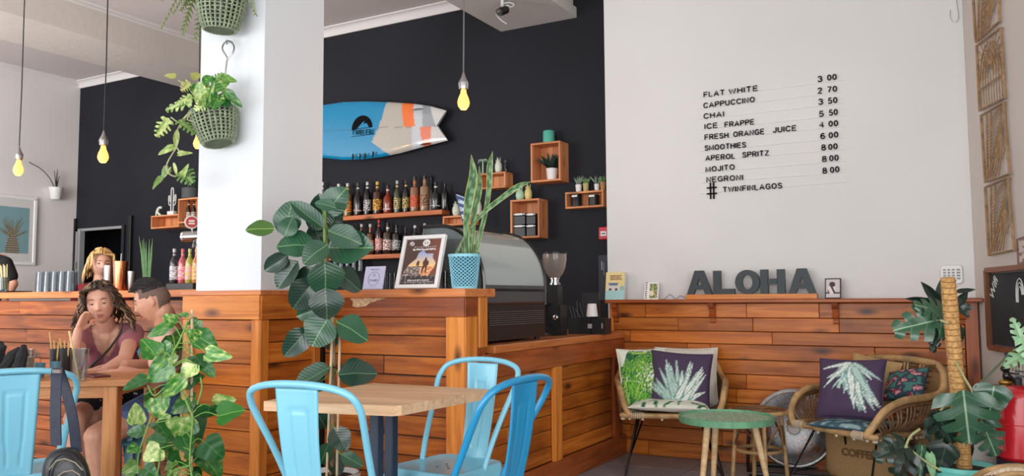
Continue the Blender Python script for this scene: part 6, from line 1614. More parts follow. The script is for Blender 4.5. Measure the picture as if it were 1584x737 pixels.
# ---------------- on the high counter
# framed poster
def P_on(y, x, yy): return onY(y, x, yy)
yP = 3.60
a, b = onY(yP, 612.4, 444.5), onY(yP, 678, 443.5); a.z = b.z = ZT+.001
hgt = .30; ln = .085
P = [a, b, b+V((0, ln, hgt*.962)), a+V((0, ln, hgt*.962))]
n = (P[1]-P[0]).cross(P[3]-P[0]).normalized(); n = -n if n.y > 0 else n
fr = thing('framed_poster', (a+b)/2, label='white framed sunset poster leaning on the counter beside the snake plant', cat='picture frame')
linkW('backing', slabq(P, .004, -n).mesh('b', False), WHT, fr, I4)
fw = .022; ux = (P[1]-P[0]).normalized(); uz = (P[3]-P[0]).normalized(); Wd, Hd = (P[1]-P[0]).length, (P[3]-P[0]).length
FRMW = plain('white_frame', rgb(236, 234, 232), .4)
def fbar(c, l_, w2, xd):
    link_M = Matrix((xd, n.cross(xd), n)).transposed().to_4x4(); linkW('frame_bar', bbox_mesh(l_, w2, .018, .003).copy(), FRMW, fr, T(c) @ link_M)
fbar(P[0]+ux*Wd/2+uz*fw/2+n*.009, Wd, fw, ux); fbar(P[3]+ux*Wd/2-uz*fw/2+n*.009, Wd, fw, ux)
fbar(P[0]+uz*Hd/2+ux*fw/2+n*.009, Hd-2*fw, fw, uz); fbar(P[1]+uz*Hd/2-ux*fw/2+n*.009, Hd-2*fw, fw, uz)
def inpoly(x, y, poly):
    c = False; j = len(poly)-1
    for i in range(len(poly)):
        if (poly[i][1] > y) != (poly[j][1] > y) and x < (poly[j][0]-poly[i][0])*(y-poly[i][1])/(poly[j][1]-poly[i][1])+poly[i][0]: c = not c
        j = i
    return c
sky_ = [(.05, .28), (.18, .45), (.36, .58), (.40, .70), (.52, .76), (.62, .68), (.82, .68), (.82, .58), (.92, .48), (.90, .38), (.7, .1), (.0, .1)]
man1 = [(.54, .26), (.57, .42), (.56, .5), (.60, .55), (.615, .60), (.65, .60), (.66, .55), (.73, .50), (.72, .42), (.70, .42), (.69, .24), (.66, .24), (.645, .38), (.62, .38), (.58, .26)]
man2 = [(.38, .40), (.39, .49), (.42, .53), (.45, .53), (.46, .49), (.46, .40), (.44, .38), (.42, .43)]
def post(u, v):
    bgc = lerp(V(rgb(84, 58, 52)[:3]), V(rgb(150, 84, 66)[:3]), max(0, u-.45)*1.3)
    c = tuple(bgc)
    if inpoly(u, v, sky_):
        if v > .40: c = tuple(lerp(V(rgb(250, 206, 140)[:3]), V(rgb(160, 176, 214)[:3]), min(1, (v-.42)/.28)))
        else:
            c = rgb(222, 140, 96)[:3] if u > .55 else rgb(120, 100, 92)[:3]
            if noise.noise(V((u*16, v*26, 0))) > .1: c = rgb(244, 196, 150)[:3] if u > .5 else rgb(176, 166, 160)[:3]
    if inpoly(u, v, man1) or inpoly(u, v, man2): c = rgb(92, 58, 42)[:3]
    if v < .2: c = rgb(60, 50, 50)[:3] if noise.noise(V((u*18, v*18, 5))) < .12 else rgb(120, 112, 112)[:3]
    if .085 < v < .115 and .2 < u < .8 and sin(u*90) > -.2: c = rgb(232, 228, 224)[:3]
    if .05 < v < .07 and .1 < u < .9 and sin(u*150) > .1: c = rgb(190, 184, 182)[:3]
    d = sqrt((u-.57)**2+((v-.92)*1.35)**2)
    if d < .10: c = rgb(238, 234, 232)[:3]
    if .03 < d < .055 and abs(v-.92) < .03: c = rgb(140, 110, 110)[:3]
    if sqrt((u-.16)**2+((v-.91)*1.3)**2) < .07 and noise.noise(V((u*30, v*30, 0))) > -.1: c = rgb(214, 206, 206)[:3]
    if .822 < v < .84 and .25 < u < .88 and sin(u*100) > .2: c = rgb(200, 190, 190)[:3]
    if .755 < v < .80 and .22 < u < .86 and noise.noise(V((u*34, v*40, 9))) > -.12: c = rgb(240, 236, 232)[:3]
    return tuple(c)
q = [P[0]+ux*fw+uz*fw+n*.006, P[1]-ux*fw+uz*fw+n*.006, P[2]-ux*fw-uz*fw+n*.006, P[3]+ux*fw-uz*fw+n*.006]
sheet('poster_print', fr, q, 90, 130, post)
# review card
yK = 3.58; a, b = onY(yK, 560.5, 444.8), onY(yK, 591, 444.6); a.z = b.z = ZT+.001; hK = .128
P = [a, b, b+V((0, .03, hK)), a+V((0, .03, hK))]; n = (P[1]-P[0]).cross(P[3]-P[0]).normalized(); n = -n if n.y > 0 else n
cd = thing('review_card', (a+b)/2, label='small lavender review card in an acrylic stand left of the poster', cat='card')
linkW('acrylic_stand', slabq(P, .006, -n).mesh('b', False), plain('lavender_card', rgb(206, 204, 232), .4), cd, I4)
linkW('stand_foot', MB().box(a.x, b.x, yK-.02, yK+.05, ZT+.0005, ZT+.004).mesh('f', False), GSH, cd, I4)
INKL = plain('grey_violet_ink', rgb(104, 104, 140), .6)
cc = (P[0]+P[2])/2; ux = (P[1]-P[0]).normalized(); uz = (P[3]-P[0]).normalized(); Wk = (P[1]-P[0]).length
linkW('ring_mark', MB().tube([cc-uz*.004+ux*.038*cos(a_)+uz*.038*sin(a_)+n*.001 for a_ in [2*pi*i/28 for i in range(28)]], .001, 4, closed=True).mesh('ring'), INKL, cd, I4)
textfit('Google', cc-ux*.028-uz*.018+n*.001, cc+ux*.028-uz*.018+n*.001, .013, n, INKL, cd, ext=.0005, off=.0)
textfit('Review us on', cc-ux*.03+uz*.045+n*.001, cc+ux*.03+uz*.045+n*.001, .007, n, INKL, cd, ext=.0005, off=.0)
linkW('drink_mark', MB().tube([cc-ux*.006+uz*.026+n*.001, cc-ux*.005+uz*.008+n*.001, cc+ux*.005+uz*.008+n*.001, cc+ux*.006+uz*.026+n*.001], .0009, 4).mesh('m'), INKL, cd, I4)
for k in range(5): linkW('star_mark', MB().ball(cc+ux*(-.024+.012*k)-uz*.050+n*.001, .0017, 6, 4).mesh('s'), INKL, cd, I4)
for k, px in enumerate((596, 603, 610)):
    p = onY(3.74, px, 443); tumbler(p.x, 3.74, ZT, .095, .019, 'small clear glass between card and poster, %s' % ('beside the card', 'the middle of three', 'beside the poster')[k], 'shot glasses between card and poster', False, GSH)
p = onY(3.74, 689, 443); tumbler(p.x, 3.74, ZT, .10, .03, 'clear glass jar between the poster and the blue pot', 'glass jar', False, GSH, 'jar', 'glass_jar')
# snake plant in a lattice pot
pk = onY(3.66, 718.5, 443); PWr = plain('pale_blue_plastic', rgb(150, 214, 230), .45); PWd = plain('lattice_gap', rgb(40, 84, 104), .7)
sn = thing('snake_plant', (pk.x, pk.y, ZT), label='snake plant with yellow-edged leaves in a pale blue lattice pot', cat='potted plant')
dK = (V((pk.x, pk.y, 1.25))-CC).dot(CF); r0, r1, hP = 18.5*dK/FPX, 24*dK/FPX, onY(3.66, 718.5, 394).z-ZT
mb = MB(); gm = MB(); n1 = 20; n2 = 5
def pr_(v, e=0): return lerp(r0, r1, v)+e
gm.lathe([(pr_(0, -.003), .001), (pr_(1, -.003), hP*.98), (pr_(1, -.008), hP*.98), (.001, hP*.9)], 32)
link('pot_liner', gm.mesh('liner'), PWd, sn)
for i in range(n1):
    for s in (-1, 1):
        pts = []
        for j in range(n2*2+1):
            v = j/(n2*2); a = 2*pi*(i+.5)/n1+s*(2*pi/n1)*.5*cos(pi*j); pts.append((pr_(v)*cos(a), pr_(v)*sin(a), hP*v))
        mb.tube(pts, .0036, 4)
mb.lathe([(pr_(.0, -.004), 0), (pr_(0, .003), 0), (pr_(.06, .003), hP*.06), (pr_(.06, -.004), hP*.06)], 32)
mb.lathe([(pr_(.92, -.004), hP*.92), (pr_(.92, .004), hP*.92), (pr_(1, .006), hP), (pr_(1, -.004), hP)], 32, cap=False)
link('lattice_pot', mb.mesh('lattice'), PWr, sn); link('soil', MB().lathe([(.001, hP*.9), (r1*.92, hP*.9), (.001, hP*.93)], 24).mesh('soil'), SOIL, sn)
def blade(pts, ws, dep, seed, flip=0):
    """pts in picture rows of the 3.88x crop, widths in the same units"""
    C_ = [at(690+x/3.88, 230+y/3.88, dep+dd) for x, y, dd in pts]; P_ = cr(C_, 6); W_ = cr([(w/3.88*dep/FPX, 0, 0) for w in ws], 6); cs = []; vs = []; fs = []
    rnd = random.Random(seed); tw = rnd.uniform(-.25, .25); nc = 8; ws = [q*1.3 for q in ws]
    for i, p in enumerate(P_):
        t = (P_[min(i+1, len(P_)-1)]-P_[max(i-1, 0)]).normalized(); v = (CC-p).normalized(); x = t.cross(v).normalized(); x = (x*cos(tw*i/len(P_))+x.cross(t)*sin(tw*i/len(P_)))
        nn = x.cross(t)
        for k in range(nc+1):
            s = k/nc*2-1; vs.append(p+x*(W_[i].x/2*s)+nn*(abs(s)**1.5*W_[i].x*.14))
            g = noise.noise(V((s*1.5, i*.9+seed*9, seed)))+.35*sin(i*2.1+s*2+seed)
            c = rgb(206, 206, 110) if abs(s) > .80 else (rgb(120, 156, 110) if g > .12 else rgb(50, 96, 58))
            cs.append(c)
    for i in range(len(P_)-1):
        for k in range(nc): a = i*(nc+1)+k; fs.append((a, a+1, a+nc+2, a+nc+1))
    linkW('leaf', MB().add(vs, fs).mesh('blade', colors=cs, angle=180), VC, sn, I4)
dk = dK
blade([(125, 650, 0), (122, 450, 0), (138, 300, .0), (162, 160, -.02), (150, 36, -.02)], [30, 36, 56, 50, 3], dk, 1)
blade([(150, 650, .02), (168, 400, .02), (200, 240, .03), (200, 105, .03)], [24, 34, 36, 3], dk, 2)
blade([(168, 650, 0), (228, 420, .0), (256, 250, .02), (262, 110, .03), (279, 16, .03)], [20, 28, 30, 36, 2], dk, 3)
blade([(142, 480, -.04), (225, 385, -.05), (330, 300, -.07), (430, 228, -.08), (508, 198, -.08)], [8, 24, 30, 32, 3], dk, 4)
blade([(60, 635, -.02), (80, 590, -.02), (110, 525, -.02)], [16, 14, 2], dk, 5); blade([(180, 640, -.03), (190, 600, -.03), (206, 555, -.03)], [20, 16, 2], dk, 6); blade([(110, 640, -.03), (100, 610, -.04), (92, 585, -.04)], [16, 12, 2], dk, 7)
blade([(145, 650, .01), (150, 520, .01), (178, 440, .01)], [20, 18, 3], dk, 8)

# ---------------- glass display case
x1 = XC-.07; yc0, yc1 = 3.83, onX(x1, 843, 470).y
zb0 = ZL; zv = onX(x1, 757, 470).z; zg = onX(x1, 757, 441).z
ztop = onY(yc0, 665, 351).z; xtl = onY(yc0, 656, 352).x
dc = thing('display_case', ((x1+xtl)/2, (yc0+yc1)/2, zb0), label='curved glass pastry display case with a black vented base on the service counter', cat='display case')
linkW('base', MB().box(xtl, x1, yc0, yc1, zb0+.015, zv).mesh('b', False), BLK, dc, I4)
for fx in (xtl+.04, x1-.04):
    for fy in (yc0+.04, yc1-.04): linkW('foot', MB().lathe([(.015, zb0+.0005), (.015, zb0+.02)], 10, T(fx, fy, 0)).mesh('f'), BLK, dc, I4)
ls = MB()
for k in range(7):
    z = lerp(zv-.05, zb0+.10, k/6); linkW('louvre', MB().box(x1, x1+.008, yc0+.05, yc1-.03, z, z+.004, ).mesh('l', False), plain('grey_louvre', rgb(84, 86, 88), .4), dc, I4)
linkW('front_bezel', MB().box(x1-.01, x1+.005, yc0, yc1, zv-.006, zv+.004).box(x1-.02, x1+.003, yc0, yc1, zg-.035, zg-.02).mesh('b', False), BLKG, dc, I4)
def arc(s):  # s 0 (bottom front) .. 1 (top back)
    a = s*pi/2; R_ = ztop-zg; X_ = (x1-xtl)*.72
    return (x1-X_+X_*cos(a), zg+R_*sin(a))
ap = [arc(k/14) for k in range(15)]+[(xtl, ztop)]
DG = glass('display_glass', rgb(196, 208, 206), .12, .5, True)  # grey reflection on the glass is put into this milky tint
def gs(u, v):
    q = ap[min(15, int(round(v*15)))]; return (q[0], lerp(yc0+.006, yc1-.006, u), q[1])
linkW('curved_glass', MB().grid(gs, 6, 15).mesh('g'), DG, dc, I4)
for y in (yc0, yc1):
    mb = MB().tube([(x1, y, zv)]+[(p[0], y, p[1]) for p in ap], .0115, 6); linkW('end_frame', mb.mesh('f'), BLKG, dc, I4)
    vs = [(x1, y, zv)]+[(p[0], y, p[1]) for p in ap]+[(xtl, y, zv)]
    linkW('end_glass', MB().add(vs, [tuple(range(len(vs)))]).mesh('g', False), glass('end_glass', rgb(140, 150, 150), .05, .4, True), dc, I4)
linkW('sill_strip', MB().box(x1-.015, x1+.002, yc0, yc1, zv, zg).mesh('s', False), plain('grey_sill', rgb(72, 76, 80), .3), dc, I4)
linkW('glass_shelf', MB().box(xtl+.03, x1-.06, yc0+.02, yc1-.02, zg+.16, zg+.166).mesh('s', False), GSH, dc, I4)
linkW('rear_panel', MB().box(xtl-.004, xtl+.004, yc0, yc1, zv, ztop).mesh('s', False), plain('steel_back', rgb(150, 156, 156), .35, metal=.6), dc, I4)
linkW('deck', MB().box(xtl+.005, x1-.02, yc0+.01, yc1-.01, zv, zv+.008).mesh('d', False), STEEL, dc, I4)
random.seed(3)
for k in range(5):
    tumbler(x1-.12-.05*(k % 2), lerp(yc0+.1, yc1-.08, k/4), zv+.0085, .07, .028, 'small white cup inside the display case, %s' % ('nearest the snake plant', 'second from the near end', 'the middle one', 'fourth from the near end', 'nearest the grinder')[k], 'cups inside the display case', False, WHT, 'cup', 'cup')
for k in range(3):
    t = thing('pastry_plate', (x1-.22, lerp(yc0+.14, yc1-.12, k/2), zg+.1665), label='pastry plate on the glass shelf of the display case, %s' % ('near end', 'middle', 'grinder end')[k], cat='plate', group='pastry plates in the display case')
    link('plate', MB().lathe([(.03, 0), (.07, .012), (.072, .014), (.03, .004), (.001, .004)], 24).mesh('p'), WHT, t); link('pastry', MB().ball((0, 0, .024), (.04, .03, .02), 14, 8).mesh('c'), plain('pastry_crust', rgb(190, 130, 66), .6, nscale=30, namt=.3), t)
# ---------------- grinder
gp = onZ(ZL, 859, 519); dg = (gp-CC).dot(CF); s = dg/FPX
gr = thing('coffee_grinder', (gp.x, gp.y, ZL), label='black coffee grinder with a clear bean hopper beside the display case', cat='coffee grinder')
def gz(y): return at(859, y, dg).z-ZL
link('body', MB().box(-13*s, 15*s, -12*s, 12*s, gz(515), gz(472)).box(-8*s, 9*s, -9*s, 9*s, gz(472), gz(442)).box(-13*s, 13*s, -18*s, 14*s, .0005, gz(508)).mesh('b', False), BLK, gr)
link('collar', MB().lathe([(9*s, gz(441)), (9*s, gz(438)), (7*s, gz(438)), (6.5*s, gz(432)), (8*s, gz(432)), (8*s, gz(430))], 20).mesh('c'), CHROME, gr)
link('hopper', MB().lathe([(8*s, gz(430)), (13*s, gz(424)), (17*s, gz(414)), (18.8*s, gz(402)), (19*s, gz(393))], 24, cap=False).mesh('h'), glass('hopper_plastic', rgb(190, 176, 170), .06, .4, True), gr)
link('beans', MB().lathe([(6.5*s, gz(430)), (12*s, gz(423)), (15.5*s, gz(415)), (.001, gz(412))], 20).mesh('beans'), plain('coffee_beans', rgb(64, 34, 26), .5, nscale=120, namt=.6, bump=.8, bscale=160), gr)
link('hopper_lid', MB().lathe([(.001, gz(393)), (19.5*s, gz(393)), (19.5*s, gz(390.5)), (.001, gz(390))], 24).mesh('l'), BLK, gr)
link('dial', MB().lathe([(4*s, 0), (4*s, 4*s), (2.5*s, 5*s)], 16).mesh('d'), CHROME, gr, T(8*s, -12*s, gz(491)) @ RX(pi/2))
link('doser_lever', MB().tube([(-10*s, -12*s, gz(470)), (-16*s, -20*s, gz(475)), (-16*s, -22*s, gz(486))], 2*s, 8).ball((-16*s, -22*s, gz(470)), 3*s, 8, 6).ball((-16*s, -22*s, gz(490)), 3*s, 8, 6).ball((-15*s, -22*s, gz(500)), 3*s, 8, 6).mesh('d'), CHROME, gr)
link('portafilter_fork', MB().box(-14*s, -2*s, -24*s, -10*s, gz(518), gz(515)).mesh('p', False), STEEL, gr)
# ---------------- organiser with straws
op_ = onZ(ZL, 908, 517); do = (op_-CC).dot(CF); s = do/FPX
def oz(y): return at(908, y, do).z-ZL
og = thing('counter_organiser', (op_.x, op_.y, ZL), label='black counter organiser box at the end of the service counter', cat='organiser')
link('box', MB().box(-27*s, 10*s, -10*s, 16*s, .0005, oz(491)).box(10.5*s, 34*s, -8*s, 16*s, .0005, oz(493)).box(-12*s, 16*s, 8*s, 16*s, .0005, oz(453)).mesh('b', False), BLK, og)
link('label_card', MB().box(6*s, 13*s, -10.6*s, -10.1*s, oz(508), oz(501)).box(28*s, 30*s, -8.6*s, -8.1*s, oz(508), oz(500)).mesh('l', False), ccol((150, 150, 150)), og)
for k in range(9):
    a = at(886+k*4, 492, do-.02); b = at(882+k*4+random.uniform(-4, 6), 465+random.uniform(0, 16), do-.02)
    link('stirrer' if False else 'drinking_straw', MB().tube([V((0, 0, 0)), b-a], .0028, 6).mesh('s'), ccol((70, 70, 72)), None, T(a), label='grey paper straw standing in the black organiser box', category='straw', group='straws in the black organiser')
cp_ = at(916, 490, do-.03)
t = thing('paper_cup', cp_, label='white paper cup upside down on the black organiser', cat='cup'); link('cup_wall', MB().lathe([(.040, 0), (.040, .003), (.030, .088), (.001, .088)], 20).mesh('c'), WHT, t)
# till receipts
for k, (px, py, a) in enumerate(((812, 522, .2), (838, 520, -.3), (935, 516, .1))):
    p = onZ(ZL, px, py); t = link('paper_slip', MB().grid(lambda u, v: ((u-.5)*.16, (v-.5)*.08, .002+.004*sin(u*7)), 8, 3).mesh('p'), WHT, None, T(p.x-.02, p.y, ZL+.002) @ RZ(a), label=('paper slip on the service counter nearest the display case', 'paper slip on the service counter below the grinder', 'paper slip at the wall end of the service counter')[k], category='paper')

# ================================================================== LEFT SIDE
# pineapple picture on left wall
XL = -9.3
def LP(x, y, o=0): return onX(XL+o, x, y)
tr_, brr = LP(52.9, 313), LP(47.7, 408.5); y1 = tr_.y; y0 = 2*LP(16, 360).y-y1+.02; zt, zb = (tr_.z+LP(0, 307.4).z)/2+.03, brr.z
pt_ = thing('pineapple_picture', (XL, (y0+y1)/2, zb), label='large white framed picture of a pineapple on teal at the left edge', cat='picture frame')
def pnf(u, v):
    if u < .13 or u > .87 or v < .15 or v > .85: return rgb(214, 210, 206)
    x, y = (u-.5), v
    if y < .42 and x*x/.022+(y-.20)**2/.055 < 1:
        return rgb(66, 58, 50) if (sin((x+y)*90) > 0) ^ (sin((x-y)*90) > 0) else rgb(176, 162, 140)
    if .36 < y < .80:
        for a, L_ in CRWN:
            dx, dy = x, y-.38; t_ = (dx*cos(a)+dy*sin(a))/L_; s_ = abs(-dx*sin(a)+dy*cos(a))
            if 0 < t_ < 1 and s_ < .020*(1-t_)+.003: return rgb(92, 88, 74) if s_ < .006*(1-t_)+.002 else rgb(142, 136, 112)
    return rgb(124, 160, 166)
rnd = random.Random(5); CRWN = [(pi/2+rnd.uniform(-1.25, 1.25), rnd.uniform(.2, .38)) for _ in range(34)]
P = [V((XL+.03, y0, zb)), V((XL+.03, y1, zb)), V((XL+.03, y1, zt)), V((XL+.03, y0, zt))]
sheet('print', pt_, P, 110, 110, pnf)
for (yy, zz, l_, w2, rot) in (((y0+y1)/2, zt, y1-y0+.03, .035, 0), ((y0+y1)/2, zb, y1-y0+.03, .035, 0), (y0, (zt+zb)/2, zt-zb, .035, 1), (y1, (zt+zb)/2, zt-zb, .035, 1)):
    linkW('frame_bar', bbox_mesh(l_, .035, .04, .004).copy(), FRMW, pt_, T(XL+.02, yy, zz) @ (frame((0, 0, 0), (0, 1, 0), (0, 0, 1)) if not rot else frame((0, 0, 0), (0, 0, 1), (0, 1, 0))))
# wall pot
wpq = LP(86, 309, .08)
wp3 = thing('wall_planter', (XL+.08, wpq.y, wpq.z), label='small white wall planter with thin dark leaves on the left wall', cat='wall planter')
link('pot', MB().lathe([(.05, 0), (.056, .01), (.075, .13), (.078, .14), (.07, .14), (.06, .12), (.001, .12)], 24).mesh('pot'), plain('white_pot', rgb(228, 226, 224), .3, coat=.3), wp3)
DL = plain('dark_grass', rgb(56, 50, 46), .6)
for (x, y) in ((84, 264), (89, 262), (92, 272), (88, 268)):
    linkW('blade', MB().tube([LP(87, 292, .08), LP(x, y, .08)], [.008, .003], 5).mesh('b'), DL, wp3, I4)
linkW('long_stem', MB().tube(cr([LP(85, 292, .08), LP(77, 276, .08), LP(64, 262, .08), LP(45, 251, .08)], 5), .005, 5).mesh('b'), DL, wp3, I4)
# bar-top things
ZB = 1.188
def bar_at(px, y=3.72): p = onY(y, px, 450); return p.x, y
random.seed(6)
for k in range(5):
    for j in range(2):
        x, y = bar_at(62+k*11.6+j*4, 3.72+j*.09); tumbler(x, y, ZB, .155, .036, 'clear highball glass on the bar left of the blonde person, %s row, %s' % (('front', 'back')[j], ('leftmost', 'second from left', 'middle', 'fourth from left', 'rightmost')[k]), 'highball glasses on the bar', True, GSH)
def barmetal(px, wpx, top, mat, label, y=3.70, prof=((.78, 0), (.8, .02), (1, 1), (.001, 1)), cat='cocktail shaker', name='cocktail_shaker'):
    x, y = bar_at(px, y); d = (V((x, y, ZB))-CC).dot(CF); r = wpx/2*d/FPX; h = at(px, top, d).z-ZB
    t = thing(name, (x, y, ZB), label=label, cat=cat)
    link('cup_body', MB().lathe([(max(.001, a*r), b*h) for a, b in prof], 24).mesh('c'), mat, t); return t, r, h
t, r, h = barmetal(185.5, 22, 405, COPPER, 'tall copper cocktail shaker on the bar in front of the blonde woman')
link('rim', MB().lathe([(r*1.0, h*.985), (r*1.05, h*.99), (r*1.05, h*1.01), (r*1.0, h*1.015)], 24).mesh('r'), COPPER, t)
link('bar_spoon', MB().tube([(0, 0, h*.9), (.005, 0, h*1.28)], .003, 6).mesh('s'), STEEL, t)
barmetal(167, 15, 411, STEEL, 'steel cocktail tin left of the copper shaker')
barmetal(203, 12, 420, STEEL, 'small steel jigger cup right of the copper shaker', prof=((.7, 0), (.75, .02), (1, 1), (.001, 1)))
# chives
x, y = bar_at(228, 3.75)
cv_ = thing('chive_pot', (x, y, ZB), label='pot of upright chive-like leaves on the bar behind the man', cat='potted plant')
link('pot', MB().lathe([(.05, 0), (.065, .06), (.001, .06)], 20).mesh('p'), BLK, cv_)
d = (V((x, y, ZB))-CC).dot(CF)
CH = plain('chive_green', rgb(92, 132, 84), .5, nscale=20, namt=.2)
for (bx, tx, ty) in ((226, 215, 366), (224, 220, 372), (227, 222, 369), (226, 226, 374), (229, 231, 370), (230, 236, 369), (231, 234, 380), (223, 218, 384)):
    a = at(bx, 440, d); b = at(tx, ty, d); linkW('leaf', MB().tube(cr([a, lerp(a, b, .5)+V((.004, 0, 0)), b], 4), [.007]*6+[.005, .003, .001], 6).mesh('l'), CH, cv_, I4)
# bottles on a tray
x0, y0_ = bar_at(264, 3.72); x1b, _ = bar_at(306, 3.72)
t = thing('bar_tray', ((x0+x1b)/2, 3.74, ZB), label='low black tray under the coloured bottles on the bar', cat='tray'); link('tray_block', bbox_mesh(x1b-x0, .12, .045, .004).copy(), BLK, t, T(0, 0, .0228))
for px, gc, lc, lc2, cap, lb in ((268.5, (34, 34, 38), (150, 150, 156), (220, 220, 220), (190, 190, 194), 'dark mixer bottle with a silver cap, leftmost on the bar tray'), (281.5, (196, 84, 96), (226, 120, 130), (240, 200, 200), (206, 90, 100), 'pink mixer bottle on the bar tray'),
                                 (292.5, (176, 172, 70), (196, 190, 90), (226, 170, 190), (186, 190, 130), 'yellow green mixer bottle on the bar tray'), (303, (206, 130, 60), (226, 140, 90), (240, 190, 120), (200, 150, 90), 'orange mixer bottle at the pillar edge on the bar tray')):
    x, y = bar_at(px, 3.72); d = (V((x, y, ZB))-CC).dot(CF); h = at(px, 385, d).z-ZB-.046
    bottle(x, y, ZB+.046, h, 6.4*d/FPX, gc, lc, lc2, cap, lb, 0, 'mixer bottles on the bar tray', (.1, .5), al=.85)
# beer tap
x, y = bar_at(305, 3.85); d = (V((x, y, ZB))-CC).dot(CF)
tp = thing('beer_tap', (x, y, ZB), label='chrome beer tap with a round red badge beside the pillar', cat='beer tap')
a, b = at(282, 367, d), at(312, 366, d)
linkW('tap_column', MB().tube([at(312, 452, d), b], .04, 16).mesh('c'), CHROME, tp, I4)
linkW('tap_arm', MB().tube([a, lerp(a, b, .12), lerp(a, b, .13), b], [.036, .042, .038, .038], 20).mesh('a'), CHROME, tp, I4)
linkW('spout', MB().tube([at(301, 372, d), at(298, 384, d-.05)], .007, 8).mesh('s'), STEEL, tp, I4)
bc = at(296.5, 344, d-.05); toC = (CC-bc).normalized()
Mb = T(bc) @ toC.to_track_quat('Z', 'Y').to_matrix().to_4x4()
linkW('badge', MB().lathe([(.001, 0), (.044, 0), (.046, .006), (.044, .012), (.001, .013)], 28).mesh('b'), ccol((214, 206, 200)), tp, Mb)
linkW('badge_face', MB().lathe([(.036, .0125), (.036, .015), (.001, .0155)], 28).mesh('b'), ccol((178, 54, 44)), tp, Mb)
linkW('badge_mark', MB().box(-.02, .02, -.014, -.004, .0158, .0166).box(-.018, .018, .002, .014, .0158, .0166).mesh('m', False), ccol((226, 214, 206)), tp, Mb)
linkW('badge_stem', MB().tube([at(297, 353, d-.03), at(299, 362, d)], .006, 6).mesh('s'), CHROME, tp, I4)

# ---------------- couple's table things
ZTB = .7505
def tb(px, py): return onZ(ZTB, px, py)
def glasspx(px, wpx, ytop, ybot, label, name='drinking_glass', cat='glass', mat=None, inner=None, group=None):
    p = tb(px, ybot); d = (p-CC).dot(CF); r = wpx/2*d/FPX; h = at(px, ytop, d).z-ZTB
    t = thing(name, (p.x, p.y, ZTB), label=label, cat=cat, group=group)
    link('glass_wall', MB().lathe([(.001, 0), (r*.78, 0), (r*.82, h*.1), (r, h), (r*.94, h), (r*.74, h*.08), (.001, h*.08)], 20).mesh('g'), mat or glass('tumbler_glass', (.8, .82, .82, 1), .03, .05), t)
    if inner: link('drink', MB().lathe([(.001, h*.09), (r*.72, h*.09), (r*.88, h*.74), (.001, h*.74)], 20).mesh('d'), inner, t)
    return t, r, h, p
glasspx(38, 28, 541, 588, 'glass of milky coffee on the couple\'s table', inner=plain('milky_coffee', rgb(206, 188, 164), .4))
t, r, h, p = glasspx(122, 27, 540, 590, 'empty ribbed glass with a yellow straw on the couple\'s table')
link('drinking_straw', MB().tube([(.0, 0, .008), (-.055, -.02, h*1.55)], .0045, 8).mesh('s'), plain('straw_yellow', rgb(222, 190, 120), .5), t)
SB = plain('blue_grey_enamel', rgb(96, 140, 160), .4)
for (px, w_, yt, lb) in ((61, 16, 562, 'small blue grey cup left of the bag strap'), (85, 16, 560, 'small blue grey cup behind the bag strap')): glasspx(px, w_, yt, 584, lb, 'small_cup', 'cup', SB)
for (px, w_, yt, lb) in ((85, 17, 540, 'black beaker of bamboo straws, left one of two'), (101, 20, 539, 'wider black beaker of bamboo straws, right one of two')):
    t, r, h, p = glasspx(px, w_, yt, 578, lb, 'straw_beaker', 'beaker', BLK)
    for k in range(3):
        linkW('bamboo_straw', MB().tube([p+V((.01*k-.01, 0, .02)), at(px-8+7*k, 514 if k == 0 and px < 90 else 524+3*k, (p-CC).dot(CF)-.02)], .0045, 7).mesh('s'), plain('bamboo_straw', rgb(206, 168, 110), .5), t, I4)
p = tb(150, 583)
t = thing('phone', (p.x, p.y, ZTB), -.3, label='dark red phone lying on the table under the couple\'s hands', cat='phone'); link('phone_body', bbox_mesh(.16, .08, .009, .003).copy(), plain('dark_red_case', rgb(110, 40, 46), .35), t, T(0, 0, .0048)); link('screen', bbox_mesh(.145, .07, .001, 0).copy(), BLKG, t, T(0, 0, .0098))
p = tb(6, 590); BAGF = plain('dark_fabric', rgb(30, 30, 32), .9, nscale=20, namt=.4, bump=.3)
t = thing('folded_jacket', (p.x, p.y, ZTB), label='crumpled dark jacket on the left end of the couple\'s table', cat='jacket')
mb = MB(); rnd = random.Random(3)
for k in range(7):
    a = rnd.uniform(-.12, .1); mb.tube(cr([(a, rnd.uniform(-.05, .05), .02), (a+rnd.uniform(-.04, .04), 0, .09), (a+rnd.uniform(-.05, .05), .03, rnd.uniform(.12, .19))], 4), [.03]*4+[.025]*3+[.018, .012], 8)
mb.ball((0, 0, .03), (.15, .09, .032), 16, 8); link('cloth', mb.mesh('c'), BAGF, t)
link('white_lining', MB().ball((-.02, -.07, .03), (.05, .02, .026), 12, 8).mesh('w'), WHT, t)
# bag on the chair
LEA = plain('black_leather', rgb(22, 22, 26), .42, coat=.2, nscale=20, namt=.3); NAV = plain('navy_strap', rgb(34, 40, 58), .6, nscale=30, namt=.25, bump=.2)
db = 3.0
b0 = at(100, 726, db)
bag = thing('shoulder_bag', b0, label='black shoulder bag hanging by a navy strap from the far left chair', cat='bag')
sp = [at(x, y, d_) for x, y, d_ in ((86, 690, 2.99), (85, 640, 3.0), (86, 600, 3.03), (87, 578, 3.05), (88, 571, 3.10), (92, 578, 3.15), (101, 605, 3.16), (112, 650, 3.12), (118, 700, 3.05))]
P_ = cr(sp, 5); vs = []; fs = []
wx = CR
for p in P_:
    for sgn in (-1, 1): vs.append(p+wx*(.019*sgn)); 
    for sgn in (1, -1): vs.append(p+wx*(.019*sgn)+V((0, .004, .003)))
m_ = len(P_)
for i in range(m_-1):
    for k in range(4): k2 = (k+1) % 4; fs.append((i*4+k, i*4+k2, (i+1)*4+k2, (i+1)*4+k))
